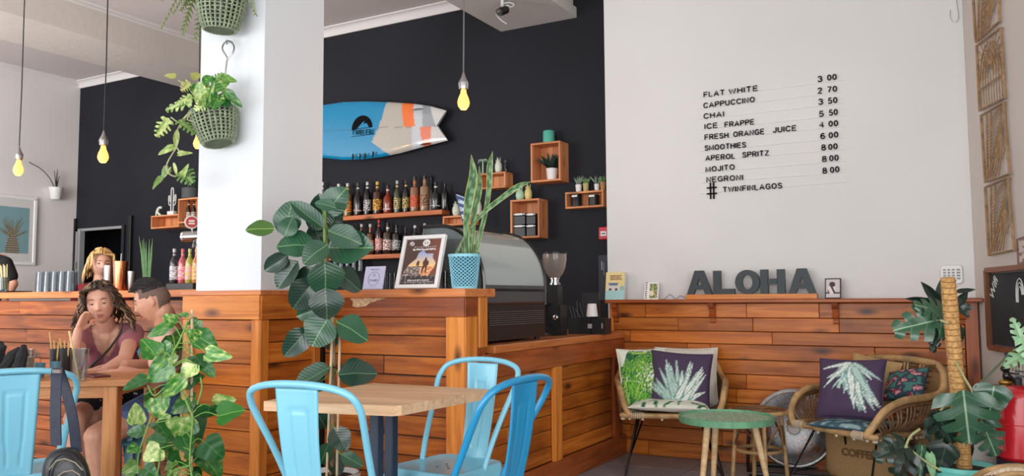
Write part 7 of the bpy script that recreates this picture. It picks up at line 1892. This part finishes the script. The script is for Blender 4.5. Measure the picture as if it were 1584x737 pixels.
linkW('strap', MB().add(vs, fs).mesh('strap', False), NAV, bag, I4)
linkW('buckle', MB().box(-.022, .022, -.004, .004, -.006, .006).mesh('b', False), CHROME, bag, T(at(88, 575, 3.02)))
def bagf(c, rx, rz, ry): return MB().ball(c, (rx, ry, rz), 24, 14)
bb = MB(); bb.ball((0, 0, 0), (1, 1, 1), 32, 20)
bb.v = [((abs(x)**.72)*(1 if x > 0 else -1)*.082*(1-.16*max(0, z)), (abs(y)**.8)*(1 if y > 0 else -1)*.045, (abs(z)**.75)*(1 if z > 0 else -1)*.115) for x, y, z in bb.v]
linkW('bag_body', bb.mesh('b'), LEA, bag, T(at(103, 742, 3.02)) @ RZ(radians(31)) @ RY(-.22))
linkW('bag_flap', MB().tube(cr([at(x, y, 2.968) for x, y in ((74, 742), (80, 718), (94, 704), (112, 706), (128, 724), (133, 742))], 5), .004, 6).mesh('f'), LEA, bag, I4)
for k in range(2):
    linkW('zip', MB().tube([at(x, y, 2.955+.006*k) for x, y in ([(76, 727), (86, 714), (100, 710), (116, 716), (128, 728)] if k == 0 else [(86, 740), (98, 731), (112, 728), (124, 736)])], .0022, 5).mesh('z'), ccol((150, 140, 120)), bag, I4)
# ================================================================== PEOPLE
def capsule(mb, a, ra, b, rb, n=12):
    a, b = V(a), V(b); mb.tube([a, lerp(a, b, .5), b], [ra, (ra+rb)/2*1.02, rb], n); mb.ball(a, ra, n, 8); mb.ball(b, rb, n, 8)
def blend(name, mb, mat, parent, voxel=.006, it=5, cut=None, **kw):
    """union of the shapes as one continuous smooth skin"""
    me0 = mb.mesh('raw'); recalc(me0); o = bpy.data.objects.new('raw', me0); COL.objects.link(o)
    r = o.modifiers.new('r', 'REMESH'); r.mode = 'VOXEL'; r.voxel_size = voxel; r.use_smooth_shade = True
    s = o.modifiers.new('s', 'SMOOTH'); s.factor = .5; s.iterations = it
    dg = bpy.context.evaluated_depsgraph_get(); dg.update()
    me = bpy.data.meshes.new_from_object(o.evaluated_get(dg)); me.name = name; bpy.data.objects.remove(o)
    me.materials.clear()
    if cut:
        bm = bmesh.new(); bm.from_mesh(me); dl = [f for f in bm.faces if cut(f.calc_center_median())]
        bmesh.ops.delete(bm, geom=dl, context='FACES'); bm.to_mesh(me); bm.free()
    me.polygons.foreach_set('use_smooth', [True]*len(me.polygons))
    return linkW(name, me, mat, parent, I4, **kw)
def g_(x, s): return math.exp(-(x/s)**2)
def headpt(x, y, z, fem=0):
    a, b, c = .074, .096, .117
    p = V((a*x, b*y, c*z))
    if z < 0:
        t = -z; p.x *= 1-.30*t**1.6; p.y *= (1-.06*t) if y > 0 else (1-.42*t**1.2)
    if y > 0:
        k = y; X, Z = p.x, p.z
        p.y -= .006*k*g_(X, .05)
        nz = 0 if Z > .024 else ((.024-Z)/.052)**1.25 if Z > -.028 else max(0, 1-(-.028-Z)/.010)
        p.y += k*.023*g_(X, .0095+.004*max(0, nz))*nz
        p.y += k*.006*g_(abs(X)-.012, .006)*g_(Z+.026, .007)
        p.y -= k*.011*g_(abs(X)-.031, .015)*g_(Z-.010, .012)
        p.y += k*.005*g_(Z-.032, .010)*g_(X, .045)
        p.y += k*.005*g_(abs(X)-.042, .016)*g_(Z+.020, .018)
        p.y += k*.0075*g_(X, .021)*(g_(Z+.055, .006)+g_(Z+.069, .007)) - k*.004*g_(X, .024)*g_(Z+.062, .003)
        p.y -= k*.003*g_(X, .02)*g_(Z+.082, .006)
        p.y += k*.008*g_(X, .020)*g_(Z+.100, .014)
    return p
def head_mesh(mb, M, fem=0):
    nu, nv = 72, 56; vs = []; fs = []
    for j in range(nv+1):
        t = -pi/2+pi*j/nv
        for i in range(nu): a = 2*pi*i/nu; vs.append(M @ headpt(cos(t)*cos(a), cos(t)*sin(a), sin(t)))
    for j in range(nv):
        for i in range(nu): i2 = (i+1) % nu; fs.append((j*nu+i, j*nu+i2, (j+1)*nu+i2, (j+1)*nu+i))
    mb.add(vs, fs)
    for s in (-1, 1):
        mb.ball((0, 0, 0), (.007, .017, .029), 12, 10, M @ T(s*.074, -.006, -.004) @ RZ(s*.35) @ RX(-.15))
def skinmat(name, c): return plain(name, c, .5, nscale=40, namt=.06, sss=.15, bump=.05, bscale=150)
def face_parts(root, M, lash, browc, lipc, closed=False, irisc=(70, 60, 50)):
    W_ = M
    for s in (-1, 1):
        e = linkW('eye', MB().ball((0, 0, 0), .0115, 14, 10).mesh('eye'), ccol((226, 220, 214), 'eye_white', .2), root, W_ @ T(s*.031, .0690, .010))
        linkW('iris', MB().ball((0, 0, 0), (.0055, .003, .0055), 10, 6).mesh('iris'), ccol(irisc, 'iris', .15), e, W_ @ T(s*.031, .0795, .0075 if not closed else .005))
        linkW('eyelid', MB().ball((0, 0, 0), (.0135, .0125, .0085 if closed else .006), 14, 8).mesh('lid'), lash[1], root, W_ @ T(s*.031, .0700, .016 if not closed else .0125))
        linkW('lashes', MB().tube([(s*.019, .0795, .010 if not closed else .0055), (s*.031, .0835, .012 if not closed else .0045), (s*.044, .0765, .010 if not closed else .006)], .0014, 5).mesh('l'), lash[0], root, W_)
        linkW('eyebrow', MB().tube([(s*.014, .0875, .029), (s*.030, .0865, .034), (s*.048, .0735, .030)], [.002, .0032, .0015], 6).mesh('b'), browc, root, W_)
    linkW('lips', MB().tube([(-.022, .0785, -.061), (-.010, .0905, -.0585), (0, .0925, -.0595), (.010, .0905, -.0585), (.022, .0785, -.061)], [.001, .003, .003, .003, .001], 6).tube([(-.020, .079, -.063), (0, .0905, -.0685), (.020, .079, -.063)], [.001, .0042, .001], 6).mesh('lips'), lipc, root, W_)
def hand(mb, wrist, dirv, palmn, size=1.0, curl=.3, side=1):
    """palm box blended from capsules, five separate bent fingers; palmn = palm normal, side = where the thumb is"""
    d = V(dirv).normalized(); n = V(palmn); n = (n-d*n.dot(d)).normalized(); x = d.cross(n)*side; w_ = V(wrist)
    P = lambda a, b, c: w_+d*a*size+x*b*size+n*c*size
    for b in (-.026, -.009, .009, .026): capsule(mb, P(.01, b*.7, 0), .013*size, P(.082, b, 0), .0115*size, 10)
    for b, L_, r in ((.031, .070, .0082), (.0105, .078, .0086), (-.0105, .072, .0083), (-.030, .058, .0074)):
        p0 = P(.082, b, 0); ang = curl*.5; q = p0; dd = d
        for k, f in enumerate((.45, .3, .25)):
            dd = (d*cos(ang)+n*sin(ang)); q2 = q+dd*L_*f*size+x*(b*.12*size*(1 if k == 0 else 0)); capsule(mb, q, r*size*(1-.08*k), q2, r*size*(1-.08*(k+1)), 8); q = q2; ang += curl
    capsule(mb, P(.018, .022, .004), .013*size, P(.048, .046, .012), .0105*size, 8); capsule(mb, P(.048, .046, .012), .0100*size, P(.082, .058, .016), .0085*size, 8)
def headM(c, fwd, tilt=0):
    f = V(fwd).normalized(); r = f.cross(V((0, 0, 1))).normalized(); u = r.cross(f)
    return T(c) @ Matrix((r, f, u)).transposed().to_4x4() @ RY(tilt)
SK1 = skinmat('skin_fair', rgb(214, 160, 136)); SK2 = skinmat('skin_tanned', rgb(206, 152, 126)); SK3 = skinmat('skin_pale', rgb(208, 160, 138))
toC_ = lambda p: (CC-V(p)).normalized()
# ---------- woman at the table
wd = 4.75; hc_ = at(156, 469, wd)
pel = at(178, 612, 4.93)
wo = thing('person', (pel.x, pel.y, 0), label='person with curly brown hair in a mauve top leaning one cheek on a hand', cat='person')
fw_ = toC_(hc_)-CR*.18-V((0, 0, .12)); HM = headM(hc_, fw_, .12)
sL, sR = at(128, 520, 4.82), at(205, 517, 4.90); nb = at(165, 515, 4.86); ch = at(166, 548, 4.90)
eL, wL = at(110, 570, 4.42), at(121, 512, 4.60)
eR, wR = at(193, 556, 4.55), at(163, 572, 4.40)
k1, a1_ = at(116, 648, 4.38), at(125, 762, 4.36); k2, a2_ = at(140, 650, 4.52), at(152, 760, 4.62)
h1, h2 = pel-CR*.07, pel+CR*.06
mb = MB(); head_mesh(mb, HM)
hb = HM @ V((0, -.02, -.075)); capsule(mb, hb, .050, nb, .056)
capsule(mb, nb, .06, sL, .05); capsule(mb, nb, .06, sR, .05); capsule(mb, nb+V((0, 0, -.03)), .075, ch, .105)
capsule(mb, lerp(nb, sL, .5)-V((0, 0, .06)), .075, ch, .1); capsule(mb, lerp(nb, sR, .5)-V((0, 0, .06)), .075, ch, .1)
capsule(mb, ch-CR*.05, .1, pel-CR*.05, .12); capsule(mb, ch+CR*.05, .1, pel+CR*.05, .12)
fr_ = toC_(ch); fr_.z = 0; fr_.normalize()
for s in (-1, 1): mb.ball(ch+CR*.068*s+fr_*.075+V((0, 0, -.01)), .066, 14, 10)
capsule(mb, sL, .047, eL, .036); capsule(mb, eL, .036, wL, .024)
capsule(mb, sR, .047, eR, .038); capsule(mb, eR, .038, wR, .025)
capsule(mb, h1, .09, k1, .058); capsule(mb, k1, .055, lerp(k1, a1_, .35), .055); capsule(mb, lerp(k1, a1_, .35), .055, a1_, .034)
capsule(mb, h2, .09, k2, .058); capsule(mb, k2, .055, lerp(k2, a2_, .35), .055); capsule(mb, lerp(k2, a2_, .35), .055, a2_, .034)
for a_ in (a1_, a2_): capsule(mb, V((a_.x, a_.y, .04)), .036, V((a_.x, a_.y, .035))+fr_*.15, .028); capsule(mb, a_, .034, V((a_.x, a_.y, .05)), .036)
hand(mb, wL, (at(131, 492, 4.63)-wL), CR+V((0, 0, .3)), .95, .75, 1)
hand(mb, wR, -CR*.8-V((0, 0, .05))+toC_(wR)*.35, V((0, 0, -1)), .95, .16, -1)
blend('body', mb, SK1, wo, .0055, 4)
LSH = ccol((60, 44, 38), 'lash'); face_parts(wo, HM, (LSH, SK1), ccol((104, 72, 52), 'eyebrow_brown'), ccol((176, 96, 92), 'lip_colour'), closed=True)
# top
mb = MB(); g = .011
capsule(mb, nb+V((0, 0, -.02)), .07+g, ch, .105+g); capsule(mb, nb-V((0, 0, .01)), .055+g, sL, .052+g); capsule(mb, nb-V((0, 0, .01)), .055+g, sR, .052+g)
capsule(mb, lerp(nb, sL, .5)-V((0, 0, .06)), .075+g, ch, .1+g); capsule(mb, lerp(nb, sR, .5)-V((0, 0, .06)), .075+g, ch, .1+g)
capsule(mb, ch-CR*.05, .1+g, pel-CR*.05+V((0, 0, .03)), .122+g); capsule(mb, ch+CR*.05, .1+g, pel+CR*.05+V((0, 0, .03)), .122+g)
for s in (-1, 1): mb.ball(ch+CR*.068*s+fr_*.075+V((0, 0, -.01)), .066+g, 14, 10)
capsule(mb, sL, .05+g, lerp(sL, eL, .30), .048+g); capsule(mb, sR, .05+g, lerp(sR, eR, .36), .05+g)
def proj(p):
    q = V(p)-CC; z = q.dot(CF); return 792+FPX*q.dot(CR)/z, 368.5-FPX*q.dot(CU)/z, z
neck_poly = [(139, 500), (142, 520), (150, 540), (160, 552), (170, 551), (178, 535), (183, 515), (186, 500), (180, 480), (145, 480)]
def wcut(c):
    x, y, z = proj(c)
    if (c-nb).length < .078 and c.z > nb.z-.005: return True
    return z < 4.90 and inpoly(x, y, neck_poly)
MAUVE = plain('mauve_jersey', rgb(150, 84, 96), .85, nscale=8, namt=.12, bump=.25, bscale=22, sheen=.2)
tp_ = blend('top', mb, MAUVE, wo, .007, 3, cut=wcut); md = tp_.modifiers.new('t', 'SOLIDIFY'); md.thickness = .003; md.offset = 1
# skirt
mb = MB(); g = .014
capsule(mb, h1, .105, lerp(h1, k1, .70), .085); capsule(mb, h2, .105, lerp(h2, k2, .70), .085); capsule(mb, h1, .11, h2+CR*.08, .11); capsule(mb, pel+CR*.10-V((0, 0, .03)), .11, pel+CR*.14-V((0, 0, .16))+fr_*.05, .085)
m_, nt_, b_ = nodes('dotted_black_skirt'); tc_ = nd(nt_, 'ShaderNodeTexCoord'); vo_ = nd(nt_, 'ShaderNodeTexVoronoi', i_Scale=26.0); nt_.links.new(tc_.outputs['Object'], vo_.inputs['Vector'])
nt_.links.new(ramp(nt_, vo_.outputs['Distance'], [(.13, rgb(190, 190, 196)), (.17, rgb(26, 26, 34))]), b_.inputs['Base Color']); b_.inputs['Roughness'].default_value = .9
blend('skirt', mb, m_, wo, .010, 3)
# hair
def curls(root, M, n, mat_list, r0, length, amp, rad, fringe, seed, freq=22, out=.02, zmin=-.3, width=1.0):
    rnd = random.Random(seed); groups = [MB() for _ in mat_list]
    for k in range(n):
        a = rnd.uniform(0, 2*pi); zz = rnd.uniform(zmin, 1); 
        x, y = cos(a)*sqrt(max(0, 1-zz*zz)), sin(a)*sqrt(max(0, 1-zz*zz))
        if not fringe(x, y, zz): continue
        p = V((x*.079, y*.101, zz*.121)); nrm = V((x, y, zz*.6)).normalized(); L_ = length*rnd.uniform(.65, 1.1); ph_ = rnd.uniform(0, 6); pts = []
        side = V((-nrm.y, nrm.x, 0)); side = side.normalized() if side.length > .01 else V((1, 0, 0))
        q = V(p); dirv = (nrm*.9+V((0, -.1, .15)))
        m_ = 12
        for i in range(m_+1):
            t = i/m_
            pts.append(q+side*amp*sin(freq*t*L_*4+ph_)*min(1, t*3)+nrm*amp*.8*cos(freq*t*L_*4+ph_)*min(1, t*3))
            # fall: pushed outward by the skull, pulled down
            dirv = dirv*.72+V((0, 0, -.34))
            q = q+dirv.normalized()*L_/m_
            e = V((q.x/.086, q.y/.108, q.z/.128)); l = e.length
            if l < 1.0 and q.z > -.09: q = V((e.x/l*.086, e.y/l*.108, e.z/l*.128))
            if q.y > .035 and abs(q.x) < .078 and q.z < .085: q = V(((.080 if (q.x >= 0) else -.080), q.y-.006, q.z))
            if q.z < 0: q += V((q.x, q.y, 0)).normalized()*out/m_*width
        groups[k % len(mat_list)].tube(pts, [rad*.7]+[rad]*(m_-2)+[rad*.7, rad*.3], 5)
    for g_m, m_ in zip(groups, mat_list): linkW('hair', g_m.mesh('hair'), m_, root, M, kind='stuff')
def scalp(root, M, mat, cond, k=1.04, name='hair_cap', nz=.004):
    nu, nv = 64, 40; vs = []; ok = []; mb = MB()
    for j in range(nv+1):
        t = -pi/2+pi*j/nv
        for i in range(nu+1):
            a = 2*pi*i/nu; x, y, z = cos(t)*cos(a), cos(t)*sin(a), sin(t); p = headpt(x, y, z)
            kk = k(x, y, z) if callable(k) else k; e = noise.noise(V((x*14, y*14, z*14)))*nz
            p = V((p.x*kk, p.y*kk, p.z*kk))+V((x, y, z))*e; vs.append(p); ok.append(cond(x, y, z))
    fs = []
    for j in range(nv):
        for i in range(nu):
            q = (j*(nu+1)+i, j*(nu+1)+i+1, (j+1)*(nu+1)+i+1, (j+1)*(nu+1)+i)
            if all(ok[v] for v in q): fs.append(q)
    mb.add(vs, fs); o = linkW(name, mb.mesh(name), mat, root, M); md = o.modifiers.new('t', 'SOLIDIFY'); md.thickness = .004; md.offset = -1; return o
BR1 = plain('brown_hair', rgb(84, 62, 46), .5, nscale=40, namt=.4); BR2 = plain('brown_hair_dark', rgb(52, 38, 30), .5); BR3 = plain('brown_hair_highlight', rgb(150, 122, 92), .5)
facew = lambda x, y, z: not (y > .25 and z < .80)
scalp(wo, HM, BR2, lambda x, y, z: (z > .66 or y < .22) and z > -.75, 1.07)
curls(wo, HM, 330, [BR1, BR2, BR3, BR1], 0, .17, .009, .0052, facew, 4, 26, .055)
# bag strap across the chest
st = [at(189, 492, 4.80), at(187, 512, 4.775), at(175, 532, 4.735), at(160, 550, 4.715), at(146, 562, 4.73), at(136, 572, 4.8)]
linkW('bag_strap', MB().tube(cr(st, 6), .016, 8, flat=.35).mesh('strap'), plain('olive_strap', rgb(92, 88, 74), .8, nscale=30, namt=.2), wo, I4)
# ---------- man at the table
mc = at(236, 466, 4.60); pm = at(268, 618, 4.70)
ma = thing('person', (pm.x, pm.y, 0), label='person with short dark hair in profile, leaning to the left over the table', cat='person')
fm = -CR*.93+toC_(mc)*.22-V((0, 0, .32)); MM = headM(mc, fm, 0)
nb = at(262, 512, 4.70); ch = at(276, 555, 4.74); sN, sF = at(258, 530, 4.56), at(254, 522, 4.86)
eN, wN = at(240, 590, 4.42), at(190, 574, 4.32); eF, wF = at(222, 568, 4.66), at(192, 564, 4.50)
k1, a1_ = at(150, 676, 4.26), at(160, 790, 4.30); k2, a2_ = at(168, 660, 4.62), at(176, 770, 4.70)
mb = MB(); head_mesh(mb, MM)
capsule(mb, MM @ V((0, -.03, -.07)), .058, nb, .068); capsule(mb, nb, .07, sN, .058); capsule(mb, nb, .07, sF, .058)
capsule(mb, nb-V((0, 0, .04)), .09, ch, .125); capsule(mb, lerp(sN, sF, .2)-V((0, 0, .05)), .08, ch, .12); capsule(mb, lerp(sN, sF, .8)-V((0, 0, .05)), .08, ch, .12)
capsule(mb, ch, .125, pm, .13)
capsule(mb, sN, .056, eN, .042); capsule(mb, eN, .042, wN, .028); capsule(mb, sF, .056, eF, .042); capsule(mb, eF, .042, wF, .028)
fwd = -CR; h1, h2 = pm+toC_(pm)*.07, pm-toC_(pm)*.08
for h_, k_, a_ in ((h1, k1, a1_), (h2, k2, a2_)):
    capsule(mb, h_, .095, k_, .065); capsule(mb, k_, .062, lerp(k_, a_, .35), .060); capsule(mb, lerp(k_, a_, .35), .060, a_, .040)
    capsule(mb, a_, .04, V((a_.x, a_.y, .05)), .04); capsule(mb, V((a_.x, a_.y, .045)), .042, V((a_.x, a_.y, .035))-CR*.17, .032)
hand(mb, wN, -CR-V((0, 0, .05)), V((0, 0, -1)), 1.05, .14, -1)
hand(mb, wF, -CR*.9+toC_(wF)*.2-V((0, 0, .05)), V((0, 0, -1)), 1.05, .2, 1)
blend('body', mb, SK2, ma, .0055, 4)
face_parts(ma, MM, (ccol((40, 30, 26), 'lash_dark'), SK2), ccol((54, 40, 32), 'eyebrow_dark'), ccol((186, 112, 100), 'lip_colour'), closed=False)
SHP = plain('peach_shirt', rgb(216, 176, 156), .85, nscale=6, namt=.06, bump=.25, bscale=18)
mb = MB(); g = .012
capsule(mb, nb-V((0, 0, .03)), .08+g, ch, .125+g); capsule(mb, nb-V((0, 0, .02)), .066+g, sN, .06+g); capsule(mb, nb-V((0, 0, .02)), .066+g, sF, .06+g)
capsule(mb, lerp(sN, sF, .2)-V((0, 0, .05)), .08+g, ch, .12+g); capsule(mb, lerp(sN, sF, .8)-V((0, 0, .05)), .08+g, ch, .12+g); capsule(mb, ch, .125+g, pm, .13+g)
capsule(mb, sN, .06+g, lerp(sN, eN, .5), .056+g); capsule(mb, sF, .06+g, lerp(sF, eF, .5), .056+g)
nbm = V(nb)
tp_ = blend('shirt', mb, SHP, ma, .008, 3, cut=lambda c: (c-nbm-V((0, 0, .03))).length < .082)
DEN = plain('blue_denim', rgb(84, 110, 150), .85, nscale=40, namt=.25, bump=.3, bscale=90)
mb = MB()
for h_, k_ in ((h1, k1), (h2, k2)): capsule(mb, h_, .108, lerp(h_, k_, .62), .088)
capsule(mb, h1, .12, h2, .12); capsule(mb, pm+V((0, 0, .04)), .135, pm, .14)
blend('shorts', mb, DEN, ma, .009, 3)
HD1 = plain('dark_short_hair', rgb(40, 34, 32), .6, nscale=90, namt=.4, bump=.5, bscale=160); HD2 = plain('faded_side_hair', rgb(112, 88, 76), .7, nscale=120, namt=.25)
hair_line = lambda x, y, z: z > (.58 if y > .55 else .18 if y > .25 else -.30 if y > -.3 else -.55)
scalp(ma, MM, HD2, lambda x, y, z: hair_line(x, y, z) and not (abs(x) > .6 and abs(y+.05) < .25 and z < .12), 1.022, 'hair_sides', .001)
scalp(ma, MM, HD1, lambda x, y, z: z > .44 and not (y > .30 and z < .66), lambda x, y, z: 1.03+.10*max(0, min(1, (z-.4)*2.2))*(1 if y > -.5 else .5), 'hair_top', .008)
rnd = random.Random(3); mb = MB()
for k in range(220):
    a = rnd.uniform(0, 2*pi); zz = rnd.uniform(.55, 1); x, y = cos(a)*sqrt(1-zz*zz), sin(a)*sqrt(1-zz*zz)
    if y > .55 and zz < .62: continue
    p = headpt(x, y, zz)*1.06; d = V((x*.4+rnd.uniform(-.2, .2), .65+y*.4, zz*.75)).normalized()
    mb.tube([p, p+d*.016, p+d*.030+V((0, .004, -.003))], [.004, .0035, .001], 5)
linkW('hair', mb.mesh('hair'), HD1, ma, MM, kind='stuff')
# ---------- chairs under the two
def azof(v): return math.degrees(atan2(v.x, v.y))
for p_, f_, lb in ((at(178, 612, 4.93), -V2, 'light blue metal chair under the curly haired person'), (pm, U2, 'light blue metal chair under the short haired person in profile')):
    metal_chair(LBLUE, faceM(p_.x+(U2.x*.07 if p_ is pm else 0), p_.y+(U2.y*.07 if p_ is pm else -.03), azof(f_)), lb)
# ---------- people behind the bar
def bar_person(hx, hy, dep, label, skin, topm, hair_fn, fwd, sh=(40, 40), arm=None, hgt=None):
    hc = at(hx, hy, dep); root = thing('person', (hc.x, hc.y, 0), label=label, cat='person'); M = headM(hc, fwd)
    r = CR; nb = hc-V((0, 0, .19)); sl, sr = nb-r*.165-V((0, 0, .04)), nb+r*.165-V((0, 0, .04)); ch = nb-V((0, 0, .2)); pv = nb-V((0, 0, .52))
    mb = MB(); head_mesh(mb, M); capsule(mb, M @ V((0, -.02, -.07)), .05, nb, .058); capsule(mb, nb, .06, sl, .05); capsule(mb, nb, .06, sr, .05)
    for s_ in (-1, 1): capsule(mb, nb+r*.08*s_-V((0, 0, .06)), .08, ch+r*.05*s_, .1); capsule(mb, ch+r*.05*s_, .1, pv+r*.05*s_, .12)
    f = toC_(hc); f.z = 0; f.normalize()
    el, er = sl-V((0, 0, .27))-r*.05, sr-V((0, 0, .27))+r*.03; wl, wr = el+f*.2-V((0, 0, .05)), er+f*.2-V((0, 0, .02))
    if arm: sr, er, wr = arm; capsule(mb, nb, .06, sr, .05)
    for a_, b_, c_ in ((sl, el, wl), (sr, er, wr)): capsule(mb, a_, .048, b_, .038); capsule(mb, b_, .038, c_, .026)
    hand(mb, wl, f, V((0, 0, -1)), .95, .4, 1); hand(mb, wr, (wr-er), V((0, 0, -1)), .95, .4, -1)
    for s_ in (-1, 1):
        hp_ = pv+r*.09*s_; kn = V((hp_.x, hp_.y, hp_.z*.52)); an = V((hp_.x, hp_.y, .08)); capsule(mb, hp_, .09, kn, .06); capsule(mb, kn, .06, an, .04); capsule(mb, V((an.x, an.y, .04)), .038, V((an.x, an.y, .035))+f*.15, .03)
    blend('body', mb, skin, root, .009, 3)
    g = .012; mb = MB(); capsule(mb, nb-V((0, 0, .03)), .07+g, ch, .1+g); capsule(mb, nb-V((0, 0, .015)), .05+g, sl, .052+g); capsule(mb, nb-V((0, 0, .015)), .05+g, sr, .052+g)
    for s_ in (-1, 1): capsule(mb, nb+r*.08*s_-V((0, 0, .06)), .08+g, ch+r*.05*s_, .1+g); capsule(mb, ch+r*.05*s_, .1+g, pv+r*.05*s_, .122+g)
    capsule(mb, sl, .05+g, lerp(sl, el, .55), .046+g); capsule(mb, sr, .05+g, lerp(sr, er, .62), .05+g)
    nn = V(nb); blend('top', mb, topm, root, .010, 3, cut=lambda c: (c-nn-V((0, 0, .01))).length < .075)
    mb = MB()
    for s_ in (-1, 1):
        hp_ = pv+r*.09*s_; kn = V((hp_.x, hp_.y, hp_.z*.52)); an = V((hp_.x, hp_.y, .12)); capsule(mb, hp_, .105, kn, .075); capsule(mb, kn, .075, an, .055)
    capsule(mb, pv-r*.06, .13, pv+r*.06, .13); blend('trousers', mb, ccol((34, 34, 40), 'dark_trousers', .9), root, .012, 3)
    hair_fn(root, M); return root, M
BL1 = plain('blonde_hair', rgb(206, 166, 106), .5, nscale=40, namt=.3); BL2 = plain('blonde_hair_light', rgb(228, 196, 140), .5); BL3 = plain('blonde_hair_dark', rgb(160, 120, 72), .5)
def blonde(root, M):
    face_parts(root, M, (LSH, SK3), ccol((120, 90, 60), 'eyebrow_light'), ccol((180, 104, 100), 'lip_colour'), closed=True)
    scalp(root, M, BL1, lambda x, y, z: (z > .62 or y < .2) and z > -.8, 1.07)
    curls(root, M, 420, [BL1, BL2, BL3, BL1], 0, .155, .003, .0048, lambda x, y, z: not (y > .25 and z < .80), 9, 9, .02, -.25)
hcb = at(157, 408, 6.75)
bar_person(157, 408, 6.75, 'person with a blonde bob in a dark red top behind the bar', SK3, plain('dark_red_top', rgb(134, 30, 42), .8, nscale=8, namt=.15), blonde, toC_(hcb)-V((0, 0, .10))+CR*.2)
def dark_hair(root, M):
    scalp(root, M, HD1, lambda x, y, z: (z > .5 or y < .2) and z > -.5, 1.06)
hcb = at(-24, 362, 7.3)
rs = at(8, 408, 7.25)
bar_person(-24, 362, 7.3, 'person in a black T-shirt partly cut off by the left edge, behind the bar', SK2, plain('black_tshirt', rgb(22, 20, 22), .9, nscale=6, namt=.2), dark_hair, toC_(hcb)+CR*.5,
           arm=(rs, at(21, 440, 7.25), at(8, 464, 7.1)))
# glass of straws in front of the black T-shirt
x, y = bar_at(4, 3.66)
t = thing('straw_glass', (x, y, ZB), label='glass of pale straws on the bar at the left edge', cat='glass')
d = (V((x, y, ZB))-CC).dot(CF)
link('glass_wall', MB().lathe([(.04, 0), (.045, .12), (.042, .12), (.038, .004), (.001, .004)], 18).mesh('g'), GSH, t)
for k in range(10):
    a = at(0+k*1.2, 448, d); b = at(-6+k*1.9, 409+(k % 3)*2, d); linkW('drinking_straw', MB().tube([a, b], .0035, 6).mesh('s'), ccol(((196, 186, 110), (214, 206, 190), (120, 110, 90))[k % 3]), t, I4)
t = thing('bar_mat', (bar_at(22)[0], 3.66, ZB), label='flat black rubber mat on the bar at the left edge', cat='mat'); link('mat', bbox_mesh(.55, .2, .012, .003).copy(), BLK, t, T(-.1, 0, .0062))
